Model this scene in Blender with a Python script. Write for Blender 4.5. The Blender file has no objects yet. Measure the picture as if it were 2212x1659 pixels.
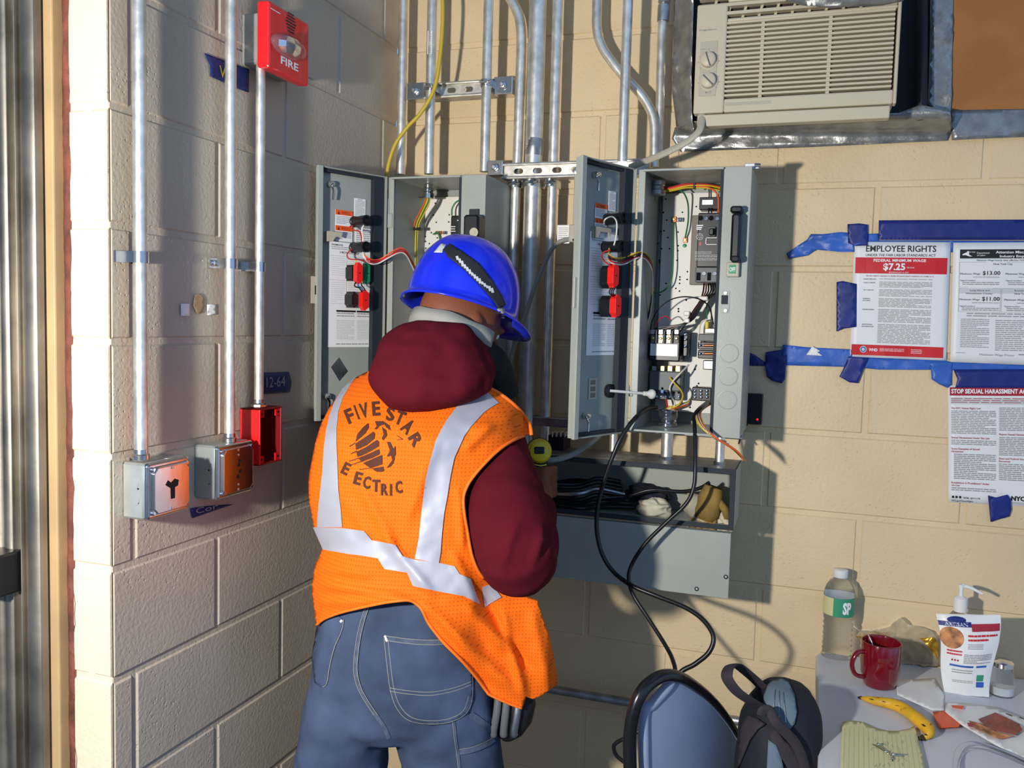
import bpy, math, random
from mathutils import Vector, Matrix, noise
from mathutils.geometry import delaunay_2d_cdt
from mathutils.bvhtree import BVHTree
random.seed(7)
S = bpy.context.scene
COL = S.collection
# ------------------------------------------------------------------ camera
F = 1874.0; YAW = .3312; PIT = -.0730; ROL = .0269
CAM = Vector((.0951, -2.2832, 1.5802))
_c, _s = math.cos(YAW), math.sin(YAW)
FW = Vector((-_s*math.cos(PIT), _c*math.cos(PIT), math.sin(PIT)))
_rt = Vector((_c, _s, 0)); _up = _rt.cross(FW)
RT = _rt*math.cos(ROL) + _up*math.sin(ROL); UP = -_rt*math.sin(ROL) + _up*math.cos(ROL)
cd = bpy.data.cameras.new('camera'); cam = bpy.data.objects.new('camera', cd); COL.objects.link(cam)
cam.matrix_world = Matrix(((RT.x, UP.x, -FW.x, CAM.x), (RT.y, UP.y, -FW.y, CAM.y), (RT.z, UP.z, -FW.z, CAM.z), (0, 0, 0, 1)))
cd.sensor_width = 36; cd.lens = 36*F/2212; cd.clip_start = .05
S.camera = cam
# ------------------------------------------------------------------ light
S.view_settings.view_transform = 'Standard'; S.view_settings.look = 'None'
S.view_settings.exposure = 0.0; S.view_settings.gamma = 1
S.view_settings.use_curve_mapping = False
w = bpy.data.worlds.new('world'); S.world = w; w.use_nodes = True
wn = w.node_tree; wn.nodes.clear()
def _n(t, k): return t.nodes.new(k)
wo = _n(wn, 'ShaderNodeOutputWorld'); wb = _n(wn, 'ShaderNodeBackground'); tc = _n(wn, 'ShaderNodeTexCoord')
wz = _n(wn, 'ShaderNodeTexNoise'); wz.inputs['Scale'].default_value = 1.6; wz.inputs['Detail'].default_value = 1
wr = _n(wn, 'ShaderNodeValToRGB'); wr.color_ramp.elements[0].position = .38; wr.color_ramp.elements[1].position = .66
wr.color_ramp.elements[0].color = (.06, .11, .19, 1); wr.color_ramp.elements[1].color = (.60, 1.0, 1.75, 1)
wn.links.new(tc.outputs['Generated'], wz.inputs['Vector']); wn.links.new(wz.outputs['Fac'], wr.inputs['Fac'])
wn.links.new(wr.outputs['Color'], wb.inputs['Color']); wb.inputs['Strength'].default_value = .62
wn.links.new(wb.outputs[0], wo.inputs[0])
ld = bpy.data.lights.new('work_lamp', 'POINT'); ld.energy = 155; ld.color = (1.0, .97, .92); ld.shadow_soft_size = .04
lo = bpy.data.objects.new('work_lamp', ld); COL.objects.link(lo); lo.location = (-.72, -2.30, 1.59)
# ------------------------------------------------------------------ pixel rays -> points
def ray(x, y): return FW + RT*((x-1106)/F) - UP*((y-829.5)/F)
def at(x, y, Y):
    d = ray(x, y); return CAM + d*((Y-CAM.y)/d.y)
def atx(x, y, X):
    d = ray(x, y); return CAM + d*((X-CAM.x)/d.x)
def atz(x, y, Z):
    d = ray(x, y); return CAM + d*((Z-CAM.z)/d.z)
def atd(x, y, D): return CAM + ray(x, y)*D
def proj(P):
    d = Vector(P)-CAM; z = d.dot(FW); return 1106+F*d.dot(RT)/z, 829.5-F*d.dot(UP)/z, z
V = Vector
class Fr:
    """flat frame: origin o, axes u,v, normal n"""
    def __init__(s, o, u, v):
        s.o = V(o); s.u = V(u).normalized(); s.v = V(v).normalized(); s.n = s.u.cross(s.v).normalized()
    def P(s, u, v, w=0): return s.o + s.u*u + s.v*v + s.n*w
    def uv(s, x, y, w=0):
        d = ray(x, y); o = s.o + s.n*w
        t = (o-CAM).dot(s.n)/d.dot(s.n); p = CAM + d*t - s.o
        return p.dot(s.u), p.dot(s.v)
    def at(s, x, y, w=0):
        a, b = s.uv(x, y, w); return s.P(a, b, w)
    def rect(s, x0, y0, x1, y1, w=0):
        a = s.uv(x0, y0, w); b = s.uv(x1, y1, w)
        return min(a[0], b[0]), max(a[0], b[0]), min(a[1], b[1]), max(a[1], b[1])
# ------------------------------------------------------------------ materials
def lin(c):
    return tuple(((x/255)/12.92 if x/255 <= .04045 else ((x/255+.055)/1.055)**2.4) for x in c) + (1,)
def mat(name, rgb, rough=.6, metal=0., bump=0., bscale=60., var=0., vscale=8., spec=.5, trans=0., alpha=1., coat=0., emit=0., rvar=0., pits=0., stain=None, sheen=0., ior=1.45):
    m = bpy.data.materials.new(name); m.use_nodes = True; t = m.node_tree; b = t.nodes['Principled BSDF']
    b.inputs['Base Color'].default_value = lin(rgb); b.inputs['Roughness'].default_value = rough
    b.inputs['Metallic'].default_value = metal; b.inputs['Specular IOR Level'].default_value = spec
    b.inputs['Transmission Weight'].default_value = trans; b.inputs['Alpha'].default_value = alpha
    b.inputs['Coat Weight'].default_value = coat; b.inputs['Sheen Weight'].default_value = sheen; b.inputs['IOR'].default_value = ior
    if emit: b.inputs['Emission Color'].default_value = lin(rgb); b.inputs['Emission Strength'].default_value = emit
    tc = _n(t, 'ShaderNodeTexCoord'); L = t.links.new
    if var or stain:
        nz = _n(t, 'ShaderNodeTexNoise'); nz.inputs['Scale'].default_value = vscale; nz.inputs['Detail'].default_value = 6
        L(tc.outputs['Object'], nz.inputs['Vector'])
        mx = _n(t, 'ShaderNodeMix'); mx.data_type = 'RGBA'
        mx.inputs[6].default_value = lin([max(0, c*(1-var)) for c in rgb]); mx.inputs[7].default_value = lin([min(255, c*(1+var*.6)) for c in rgb])
        mr = _n(t, 'ShaderNodeMapRange'); mr.inputs[1].default_value = .3; mr.inputs[2].default_value = .7
        L(nz.outputs['Fac'], mr.inputs[0]); L(mr.outputs[0], mx.inputs[0]); out = mx.outputs[2]
        if stain:
            n2 = _n(t, 'ShaderNodeTexNoise'); n2.inputs['Scale'].default_value = stain[1]; n2.inputs['Detail'].default_value = 8
            L(tc.outputs['Object'], n2.inputs['Vector']); m2 = _n(t, 'ShaderNodeMapRange')
            m2.inputs[1].default_value = stain[2]; m2.inputs[2].default_value = stain[2]+.06; m2.inputs[4].default_value = stain[3]
            L(n2.outputs['Fac'], m2.inputs[0]); mx2 = _n(t, 'ShaderNodeMix'); mx2.data_type = 'RGBA'
            L(out, mx2.inputs[6]); mx2.inputs[7].default_value = lin(stain[0]); L(m2.outputs[0], mx2.inputs[0]); out = mx2.outputs[2]
        L(out, b.inputs['Base Color'])
    if rvar:
        nz = _n(t, 'ShaderNodeTexNoise'); nz.inputs['Scale'].default_value = vscale*2; nz.inputs['Detail'].default_value = 5
        L(tc.outputs['Object'], nz.inputs['Vector']); mr = _n(t, 'ShaderNodeMapRange')
        mr.inputs[3].default_value = max(.03, rough-rvar); mr.inputs[4].default_value = min(1, rough+rvar)
        L(nz.outputs['Fac'], mr.inputs[0]); L(mr.outputs[0], b.inputs['Roughness'])
    if bump or pits:
        prev = None
        if bump:
            nz = _n(t, 'ShaderNodeTexNoise'); nz.inputs['Scale'].default_value = bscale; nz.inputs['Detail'].default_value = 4
            L(tc.outputs['Object'], nz.inputs['Vector']); bp = _n(t, 'ShaderNodeBump'); bp.inputs['Strength'].default_value = 1
            bp.inputs['Distance'].default_value = bump; L(nz.outputs['Fac'], bp.inputs['Height']); prev = bp
        if pits:
            vz = _n(t, 'ShaderNodeTexVoronoi'); vz.inputs['Scale'].default_value = 95; vz.feature = 'F1'
            nd = _n(t, 'ShaderNodeTexNoise'); nd.inputs['Scale'].default_value = 9; L(tc.outputs['Object'], nd.inputs['Vector'])
            L(tc.outputs['Object'], vz.inputs['Vector']); mr = _n(t, 'ShaderNodeMapRange')
            mr.inputs[1].default_value = .0; mr.inputs[2].default_value = .26; L(vz.outputs['Distance'], mr.inputs[0])
            m3 = _n(t, 'ShaderNodeMapRange'); m3.inputs[1].default_value = .48; m3.inputs[2].default_value = .6
            L(nd.outputs['Fac'], m3.inputs[0])
            mu = _n(t, 'ShaderNodeMath'); mu.operation = 'MULTIPLY'
            su = _n(t, 'ShaderNodeMath'); su.operation = 'SUBTRACT'; su.inputs[0].default_value = 1; L(mr.outputs[0], su.inputs[1])
            L(su.outputs[0], mu.inputs[0]); L(m3.outputs[0], mu.inputs[1])
            b2 = _n(t, 'ShaderNodeBump'); b2.inputs['Strength'].default_value = 1; b2.inputs['Distance'].default_value = -pits if pits > 0 else -pits
            L(mu.outputs[0], b2.inputs['Height'])
            if prev: L(prev.outputs[0], b2.inputs['Normal'])
            prev = b2
        L(prev.outputs[0], b.inputs['Normal'])
    return m
MT = {}
def defm(k, *a, **kw): MT[k] = mat(k, *a, **kw)
defm('wall_paint', (226, 200, 156), .5, bump=.0012, bscale=120, var=.05, vscale=3, pits=.0012)
defm('wall_paint_shaded', (184, 171, 152), .36, bump=.0012, bscale=120, var=.05, vscale=3, pits=.0012)  # same block paint, the left wall's dimness mixed into a greyer base
defm('wall_paint_lit', (230, 212, 182), .5, bump=.0012, bscale=120, var=.03, vscale=3, pits=.0012)  # same block paint, lamp brightness on the pier mixed into a paler base
defm('floor', (92, 98, 108), .7, bump=.002, var=.2)
defm('caulk', (116, 64, 50), .8, bump=.006, bscale=50, var=.3, vscale=20)
defm('trim_wood', (180, 150, 108), .5, bump=.0006, bscale=30, var=.1, vscale=5)
defm('door_steel', (150, 143, 130), .5, metal=1, bump=.0006, bscale=25, var=.25, vscale=6, rvar=.12)
defm('galv', (232, 227, 214), .4, metal=.85, bump=.0002, bscale=120, var=.12, vscale=30, rvar=.1)
defm('galv_dull', (176, 178, 180), .45, metal=1, bump=.0003, bscale=90, var=.2, vscale=24, rvar=.1)
defm('zinc', (200, 200, 196), .25, metal=1, bump=.0003, bscale=60)
defm('chrome', (225, 225, 225), .12, metal=1)
defm('enamel', (160, 163, 152), .38, bump=.00015, bscale=300, var=.03)
defm('enamel_in', (154, 157, 147), .42, bump=.00015, bscale=300, var=.03)
defm('box_grey', (180, 184, 178), .4, metal=.55, bump=.0002, bscale=100, var=.08, vscale=20)
defm('cover_steel', (205, 205, 205), .2, metal=1, bump=.0002, bscale=50)
defm('gasket', (38, 44, 50), .7)
defm('plate_white', (232, 228, 216), .45)
defm('black_pl', (22, 22, 24), .35)
defm('black_soft', (20, 20, 22), .6, bump=.0004)
defm('dark_hole', (6, 6, 6), .9)
defm('grey_pl', (96, 98, 98), .45)
defm('beige_pl', (122, 114, 100), .5)
defm('white_pl', (232, 230, 224), .4)
defm('label_white', (236, 234, 228), .35)
defm('copper', (205, 120, 80), .3, metal=1)
defm('brass', (205, 180, 110), .3, metal=1)
defm('red_pl', (224, 30, 34), .3, spec=.5, coat=.3)
defm('red_vivid', (236, 34, 30), .35)
defm('red_box', (120, 8, 14), .4)  # darker copy of the box red, shade of the open interior in the colour
defm('green_pl', (20, 140, 90), .35)
defm('blue_pl', (60, 110, 180), .4)
for k, c in dict(w_red=(190, 36, 40), w_orange=(238, 96, 40), w_yellow=(214, 186, 40), w_green=(52, 120, 72), w_black=(20, 20, 22), w_white=(226, 220, 206), w_pink=(200, 120, 110), w_brown=(96, 48, 30), w_blue=(50, 90, 160)).items():
    defm(k, c, .4)
defm('orange_label', (238, 92, 40), .4)
defm('tape_dark', (30, 42, 116), .45, bump=.0008, bscale=40, var=.1)
defm('tape_light', (54, 100, 184), .4, bump=.002, bscale=22, var=.12, vscale=16)
defm('tape_navy', (24, 40, 96), .5, bump=.0006)
defm('paper', (234, 232, 228), .45, bump=.0008, bscale=6)
defm('print_black', (24, 24, 26), .5)
defm('print_grey', (150, 150, 150), .5)
defm('print_red', (208, 34, 40), .4)
defm('print_maroon', (170, 40, 52), .4)
defm('print_white', (244, 242, 238), .5)
defm('print_lightgrey', (205, 205, 203), .5)
defm('duct_tape', (150, 150, 146), .3, metal=.6, bump=.004, bscale=18, var=.15, vscale=30, rvar=.12)
defm('plywood', (166, 106, 48), .5, bump=.0004, bscale=20, var=.12, vscale=5)
defm('ac_body', (200, 186, 158), .45)
defm('ac_panel', (184, 174, 152), .45)
defm('ac_dark', (56, 48, 40), .7)
defm('foam_black', (18, 18, 20), .5, bump=.002, bscale=20)
defm('cord_beige', (176, 168, 146), .5)
defm('cord_grey', (150, 150, 142), .45)
defm('cord_yellow', (200, 170, 50), .45)
defm('cord_black', (22, 22, 24), .35)
defm('lens', (235, 235, 240), .06, trans=.92, ior=1.2)
defm('hiviz', (255, 112, 18), .75, bump=.0003, bscale=400, spec=.2)
defm('hiviz_trim', (255, 122, 26), .6)
defm('reflective', (190, 190, 200), .5, metal=.25, bump=.0006, bscale=35, var=.04)
defm('vest_print', (84, 40, 24), .8)
defm('maroon', (90, 21, 31), .95, bump=.0005, bscale=900, var=.06, vscale=4, spec=.1)
defm('denim', (72, 84, 108), .9, bump=.0006, bscale=450, var=.22, vscale=7, spec=.15)
defm('denim_seam', (84, 94, 112), .9, bump=.0006, bscale=300, var=.15, vscale=60, spec=.15)
defm('thread', (150, 148, 134), .8)
defm('skin', (128, 74, 50), .55, bump=.0004, bscale=150, var=.08, spec=.4)
defm('hair', (20, 16, 16), .8, bump=.003, bscale=160)
defm('band_grey', (150, 148, 138), .7, bump=.0006)
defm('helmet', (24, 44, 214), .22, coat=.3, spec=.5)
defm('strap', (34, 34, 38), .7)
defm('strap_print', (200, 200, 200), .6)
defm('eye_white', (230, 226, 220), .2)
defm('lip', (110, 58, 48), .5)
defm('drill_yellow', (226, 200, 40), .4)
defm('leather', (28, 26, 26), .6, bump=.001)
defm('chair_black', (24, 22, 24), .25, coat=.2)
defm('chair_panel', (138, 150, 172), .6, var=.04)
defm('pack_black', (24, 25, 36), .75, bump=.0015, bscale=60)
defm('pack_grey', (96, 112, 122), .8, bump=.0008, bscale=200)
defm('pack_brown', (48, 42, 46), .8, bump=.0015, bscale=50)
defm('table_top', (206, 208, 212), .4, bump=.0002, bscale=200)
defm('mug_red', (116, 14, 26), .12, coat=.6)
defm('clear_pl', (250, 252, 255), .05, trans=1., ior=1.12)
defm('water', (235, 245, 250), .02, trans=1., ior=1.33)
defm('label_green', (60, 150, 110), .4)
defm('label_cream', (214, 206, 150), .4)
defm('gold_foil', (214, 160, 50), .3, metal=.7, bump=.003, bscale=40)
defm('bag_clear', (250, 240, 210), .12, trans=.75, bump=.004, bscale=30, ior=1.1)
defm('glass', (250, 252, 252), .03, trans=1., ior=1.3)
defm('salt', (245, 245, 245), .8)
defm('banana', (226, 172, 38), .5, bump=.0006, bscale=40, stain=((70, 40, 14), 60, .66, .9), var=.12, vscale=20)
defm('banana_tip', (50, 34, 16), .8)
defm('pad_yellow', (216, 210, 158), .6)
defm('pad_line', (176, 196, 150), .6)
defm('meat', (150, 66, 50), .35, var=.3, vscale=30, bump=.001)
defm('cookie', (196, 132, 84), .7, var=.35, vscale=60)
defm('rag', (196, 186, 160), .9, bump=.003, bscale=30, var=.2, vscale=12)
defm('rag_brown', (150, 120, 60), .9, bump=.003, bscale=30, var=.3, vscale=12)
defm('led_red', (255, 30, 20), .5, emit=3)
def perforate(k, dark, sp=.0062):
    t = MT[k].node_tree; b = t.nodes['Principled BSDF']; L = t.links.new; tc = _n(t, 'ShaderNodeTexCoord'); mp = _n(t, 'ShaderNodeMapping'); mp.inputs['Scale'].default_value = (1/sp, 1/sp, 1/sp*.8)
    L(tc.outputs['Object'], mp.inputs[0]); se = _n(t, 'ShaderNodeSeparateXYZ'); L(mp.outputs[0], se.inputs[0])
    def mth(op, a, c=None):
        q = _n(t, 'ShaderNodeMath'); q.operation = op
        for i, z in enumerate((a, c)):
            if z is None: continue
            if isinstance(z, (int, float)): q.inputs[i].default_value = z
            else: L(z, q.inputs[i])
        return q.outputs[0]
    a = mth('ADD', se.outputs[0], se.outputs[2]); c = mth('SUBTRACT', se.outputs[0], se.outputs[2])
    f = mth('MULTIPLY', mth('SINE', mth('MULTIPLY', a, math.pi)), mth('SINE', mth('MULTIPLY', c, math.pi))); f = mth('GREATER_THAN', f, .72); f = mth('MULTIPLY', f, .55)
    mx = _n(t, 'ShaderNodeMix'); mx.data_type = 'RGBA'; L(f, mx.inputs[0]); mx.inputs[6].default_value = b.inputs['Base Color'].default_value; mx.inputs[7].default_value = lin(dark); L(mx.outputs[2], b.inputs['Base Color'])
perforate('hiviz', (150, 50, 10))
# ------------------------------------------------------------------ mesh builder
class M:
    def __init__(s): s.v = []; s.f = []; s.m = []; s.mats = []
    def mi(s, k):
        if k not in s.mats: s.mats.append(k)
        return s.mats.index(k)
    def add(s, vs, fs, k):
        o = len(s.v); i = s.mi(k); s.v += [tuple(p) for p in vs]
        for f in fs: s.f.append(tuple(o+j for j in f)); s.m.append(i)
    def hexa(s, p, k):  # p: 8 pts, bottom 4 then top 4 (same order)
        s.add(p, [(3, 2, 1, 0), (4, 5, 6, 7), (0, 1, 5, 4), (1, 2, 6, 5), (2, 3, 7, 6), (3, 0, 4, 7)], k)
    def box(s, x0, x1, y0, y1, z0, z1, k):
        s.hexa([(x0, y0, z0), (x1, y0, z0), (x1, y1, z0), (x0, y1, z0), (x0, y0, z1), (x1, y0, z1), (x1, y1, z1), (x0, y1, z1)], k)
    def fbox(s, f, u0, u1, v0, v1, w0, w1, k):
        s.hexa([f.P(u0, v0, w0), f.P(u1, v0, w0), f.P(u1, v1, w0), f.P(u0, v1, w0), f.P(u0, v0, w1), f.P(u1, v0, w1), f.P(u1, v1, w1), f.P(u0, v1, w1)], k)
    def bb(s, f, r, w0, w1, k, b=.0015):   # bevelled box on frame
        u0, u1, v0, v1 = r; b = min(b, (u1-u0)*.3, (v1-v0)*.3, abs(w1-w0)*.45)
        ring = lambda d, w: [f.P(u0+d, v0, w), f.P(u1-d, v0, w), f.P(u1, v0+d, w), f.P(u1, v1-d, w), f.P(u1-d, v1, w), f.P(u0+d, v1, w), f.P(u0, v1-d, w), f.P(u0, v0+d, w)]
        inn = [f.P(u0+b*1.5, v0+b, w1), f.P(u1-b*1.5, v0+b, w1), f.P(u1-b, v0+b*1.5, w1), f.P(u1-b, v1-b*1.5, w1), f.P(u1-b*1.5, v1-b, w1), f.P(u0+b*1.5, v1-b, w1), f.P(u0+b, v1-b*1.5, w1), f.P(u0+b, v0+b*1.5, w1)]
        R = ring(b, w0)+ring(b, w1-b)+inn; fs = [tuple(range(7, -1, -1)), tuple(range(16, 24))]
        for q in (0, 8):
            for i in range(8): j = (i+1) % 8; fs.append((q+i, q+j, q+8+j, q+8+i))
        s.add(R, fs, k)
    def poly(s, pts, k): s.add(pts, [tuple(range(len(pts)))], k)
    def prism(s, a, b, k):  # two loops of equal count
        n = len(a); s.add(list(a)+list(b), [tuple(range(n-1, -1, -1)), tuple(range(n, 2*n))]+[(i, (i+1) % n, n+(i+1) % n, n+i) for i in range(n)], k)
    def fprism(s, f, uv, w0, w1, k): s.prism([f.P(u, v, w0) for u, v in uv], [f.P(u, v, w1) for u, v in uv], k)
    def lathe(s, prof, o, ax, k, n=24, cap=True):  # prof (r,h)
        o = V(o); ax = V(ax).normalized(); a = ax.orthogonal().normalized(); b = ax.cross(a)
        vs = []; fs = []
        for r, h in prof:
            for i in range(n):
                t = 2*math.pi*i/n; vs.append(o+ax*h+(a*math.cos(t)+b*math.sin(t))*r)
        for q in range(len(prof)-1):
            for i in range(n): j = (i+1) % n; fs.append((q*n+i, q*n+j, q*n+n+j, q*n+n+i))
        if cap: fs.append(tuple(range(n-1, -1, -1))); fs.append(tuple((len(prof)-1)*n+i for i in range(n)))
        s.add(vs, fs, k)
    def cyl(s, a, b, r, k, n=20, r2=None):
        a = V(a); b = V(b); s.lathe([(r, 0), (r if r2 is None else r2, (b-a).length)], a, b-a, k, n)
    def tube(s, pts, r, k, n=10, cap=True, flat=None):
        pts = [V(p) for p in pts]; N = len(pts)
        rs = r if isinstance(r, (list, tuple)) else [r]*N
        T = [(pts[min(i+1, N-1)]-pts[max(i-1, 0)]).normalized() for i in range(N)]
        a = T[0].orthogonal().normalized()
        if flat: a = (V(flat[0])-T[0]*V(flat[0]).dot(T[0])).normalized()
        vs = []; fs = []
        for i in range(N):
            a = (a-T[i]*a.dot(T[i])).normalized(); b = T[i].cross(a)
            for j in range(n):
                t = 2*math.pi*j/n; vs.append(pts[i]+a*math.cos(t)*rs[i]*(1 if not flat else flat[1])+b*math.sin(t)*rs[i])
        for i in range(N-1):
            for j in range(n): q = (j+1) % n; fs.append((i*n+j, i*n+q, (i+1)*n+q, (i+1)*n+j))
        if cap: fs.append(tuple(range(n-1, -1, -1))); fs.append(tuple((N-1)*n+j for j in range(n)))
        s.add(vs, fs, k)
    def rings(s, R, k, cap=True):
        n = len(R[0]); vs = [p for r in R for p in r]; fs = []
        for i in range(len(R)-1):
            for j in range(n): q = (j+1) % n; fs.append((i*n+j, i*n+q, (i+1)*n+q, (i+1)*n+j))
        if cap: fs.append(tuple(range(n-1, -1, -1))); fs.append(tuple((len(R)-1)*n+j for j in range(n)))
        s.add(vs, fs, k)
    def sphere(s, c, r, k, n=16, m=10, sc=(1, 1, 1), ax=None):
        c = V(c); A = ax or (V((1, 0, 0)), V((0, 1, 0)), V((0, 0, 1)))
        R = []
        for i in range(1, m):
            t = math.pi*i/m
            R.append([c+A[0]*(r*sc[0]*math.sin(t)*math.cos(2*math.pi*j/n))+A[1]*(r*sc[1]*math.sin(t)*math.sin(2*math.pi*j/n))-A[2]*(r*sc[2]*math.cos(t)) for j in range(n)])
        s.rings(R, k)
    def build(s, name, parent=None, smooth=False, bevel=0, sub=0, solid=0, kind=None, label=None, angle=40):
        me = bpy.data.meshes.new(name); me.from_pydata(s.v, [], s.f)
        for k in s.mats: me.materials.append(MT[k])
        me.polygons.foreach_set('material_index', s.m)
        if smooth: me.polygons.foreach_set('use_smooth', [True]*len(me.polygons))
        me.update(); o = bpy.data.objects.new(name, me); COL.objects.link(o)
        if smooth == 1 and not sub:
            try: me.set_sharp_from_angle(angle=math.radians(angle))
            except Exception: pass
        if parent:
            o.parent = parent
            if parent.type == 'EMPTY': o.matrix_parent_inverse = Matrix.Translation(-parent.location)
        if solid: md = o.modifiers.new('s', 'SOLIDIFY'); md.thickness = solid; md.offset = 0
        if bevel: md = o.modifiers.new('b', 'BEVEL'); md.width = bevel; md.segments = 2; md.limit_method = 'ANGLE'
        if sub: md = o.modifiers.new('u', 'SUBSURF'); md.levels = sub; md.render_levels = sub
        if kind: o['kind'] = kind
        if label: o['label'] = label
        return o
def build_each(m, name, parent, smooth=0, bevel=0, label=None):
    """one object for every connected piece of the mesh"""
    par = list(range(len(m.v)))
    def fd(a):
        while par[a] != a: par[a] = par[par[a]]; a = par[a]
        return a
    for f in m.f:
        for j in f[1:]: par[fd(f[0])] = fd(j)
    groups = {}
    for f, mi in zip(m.f, m.m): groups.setdefault(fd(f[0]), []).append((f, mi))
    out = []
    for g in groups.values():
        q = M(); q.mats = list(m.mats); idx = {}
        for f, mi in g:
            for j in f:
                if j not in idx: idx[j] = len(q.v); q.v.append(m.v[j])
            q.f.append(tuple(idx[j] for j in f)); q.m.append(mi)
        out.append(q.build(name, parent, smooth=smooth, bevel=bevel, label=label))
    return out
def tag(o, label, cat, group=None):
    o['label'] = label; o['category'] = cat
    if group: o['group'] = group
    return o
def thing(name, label, cat, loc, group=None):
    o = bpy.data.objects.new(name, None); COL.objects.link(o); o.location = V(loc); o.empty_display_size = .05
    return tag(o, label, cat, group)
def smooth_path(p, k=6):
    p = [V(q) for q in p]; out = []
    for i in range(len(p)-1):
        a = p[max(i-1, 0)]; b = p[i]; c = p[i+1]; d = p[min(i+2, len(p)-1)]
        for j in range(k):
            t = j/k; out.append(.5*((2*b)+(c-a)*t+(2*a-5*b+4*c-d)*t*t+(3*b-a-3*c+d)*t**3))
    out.append(p[-1]); return out
def pp(l, Y): return smooth_path([at(q[0], q[1], q[2] if len(q) > 2 else Y) for q in l])
_gc = {}
def glyph(s, bold=0):
    if (s, bold) not in _gc:
        c = bpy.data.curves.new('t', 'FONT'); c.body = s; c.size = 1; c.resolution_u = 2; c.offset = bold
        o = bpy.data.objects.new('t', c); me = bpy.data.meshes.new_from_object(o)
        vs = [(v.co.x, v.co.y) for v in me.vertices]; fs = [tuple(p.vertices) for p in me.polygons]
        bpy.data.objects.remove(o); bpy.data.curves.remove(c); bpy.data.meshes.remove(me)
        _gc[(s, bold)] = (vs, fs)
    return _gc[(s, bold)]
def text(m, fn, s, x0, x1, y0, y1, k, bold=.01):
    """fit string into box x0..x1,y0..y1 (y0 = baseline) mapped by fn(x,y)"""
    vs, fs = glyph(s, bold)
    if not vs: return
    a = min(v[0] for v in vs); b = max(v[0] for v in vs); h = .70
    m.add([fn(x0+(v[0]-a)/(b-a)*(x1-x0), y0+v[1]/h*(y1-y0)) for v in vs], fs, k)
def q4(fn, x0, x1, y0, y1): return [fn(x0, y0), fn(x1, y0), fn(x1, y1), fn(x0, y1)]
def fine(m, fn, x0, x1, y0, y1, rows, k, fill=.6, gap=.12, n=4):
    for i in range(rows):
        yb = y0+(y1-y0)*i/rows; h = (y1-y0)/rows*fill; x = x0; e = x1 if i % 5 != 4 else x0+(x1-x0)*random.uniform(.4, .9)
        while x < e-.001*(x1-x0):
            wd = (x1-x0)*random.uniform(.06, .22); x2 = min(x+wd, e); m.poly(q4(fn, x, x2, yb, yb+h), k); x = x2+(x1-x0)*.02
def quadfn(c, w=0, n=None):
    """c: world corners TL,TR,BR,BL -> fn(s,t) with t from the top"""
    n = n or (c[1]-c[0]).cross(c[0]-c[3]).normalized()
    return lambda s, t: (c[0]*(1-s)+c[1]*s)*(1-t)+(c[3]*(1-s)+c[2]*s)*t + n*w
def cdt(poly, step, fn=None):
    """triangulated sheet inside a 2D polygon with interior grid points"""
    b = []
    for i in range(len(poly)):
        p = V(poly[i]); q = V(poly[(i+1) % len(poly)]); k = max(1, int((q-p).length/step))
        for j in range(k): b.append(p+(q-p)*j/k)
    xs = [p.x for p in b]; ys = [p.y for p in b]; n = len(b)
    pts = list(b); y = min(ys)+step*.5; row = 0
    def inside(x, y):
        c = False
        for i in range(n):
            p = b[i]; q = b[(i+1) % n]
            if (p.y > y) != (q.y > y) and x < (q.x-p.x)*(y-p.y)/(q.y-p.y)+p.x: c = not c
        return c
    while y < max(ys):
        x = min(xs)+step*(.5 if row % 2 else .1)
        while x < max(xs):
            if inside(x, y) and all((V((x, y))-p).length > step*.45 for p in b): pts.append(V((x, y)))
            x += step
        y += step*.87; row += 1
    r = delaunay_2d_cdt(pts, [], [list(range(n))], 1, 1e-5)
    return r[0], r[2]
def sheet(m, poly, step, fn, k):
    vs, fs = cdt(poly, step); m.add([fn(p.x, p.y) for p in vs], [tuple(f) for f in fs], k)
# planes
BK = Fr((0, 0, 0), (1, 0, 0), (0, 0, 1))          # back wall, normal -Y
XL = -1.06
LW = Fr((XL, 0, 0), (0, 1, 0), (0, 0, 1))          # left wall, normal +X
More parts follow.
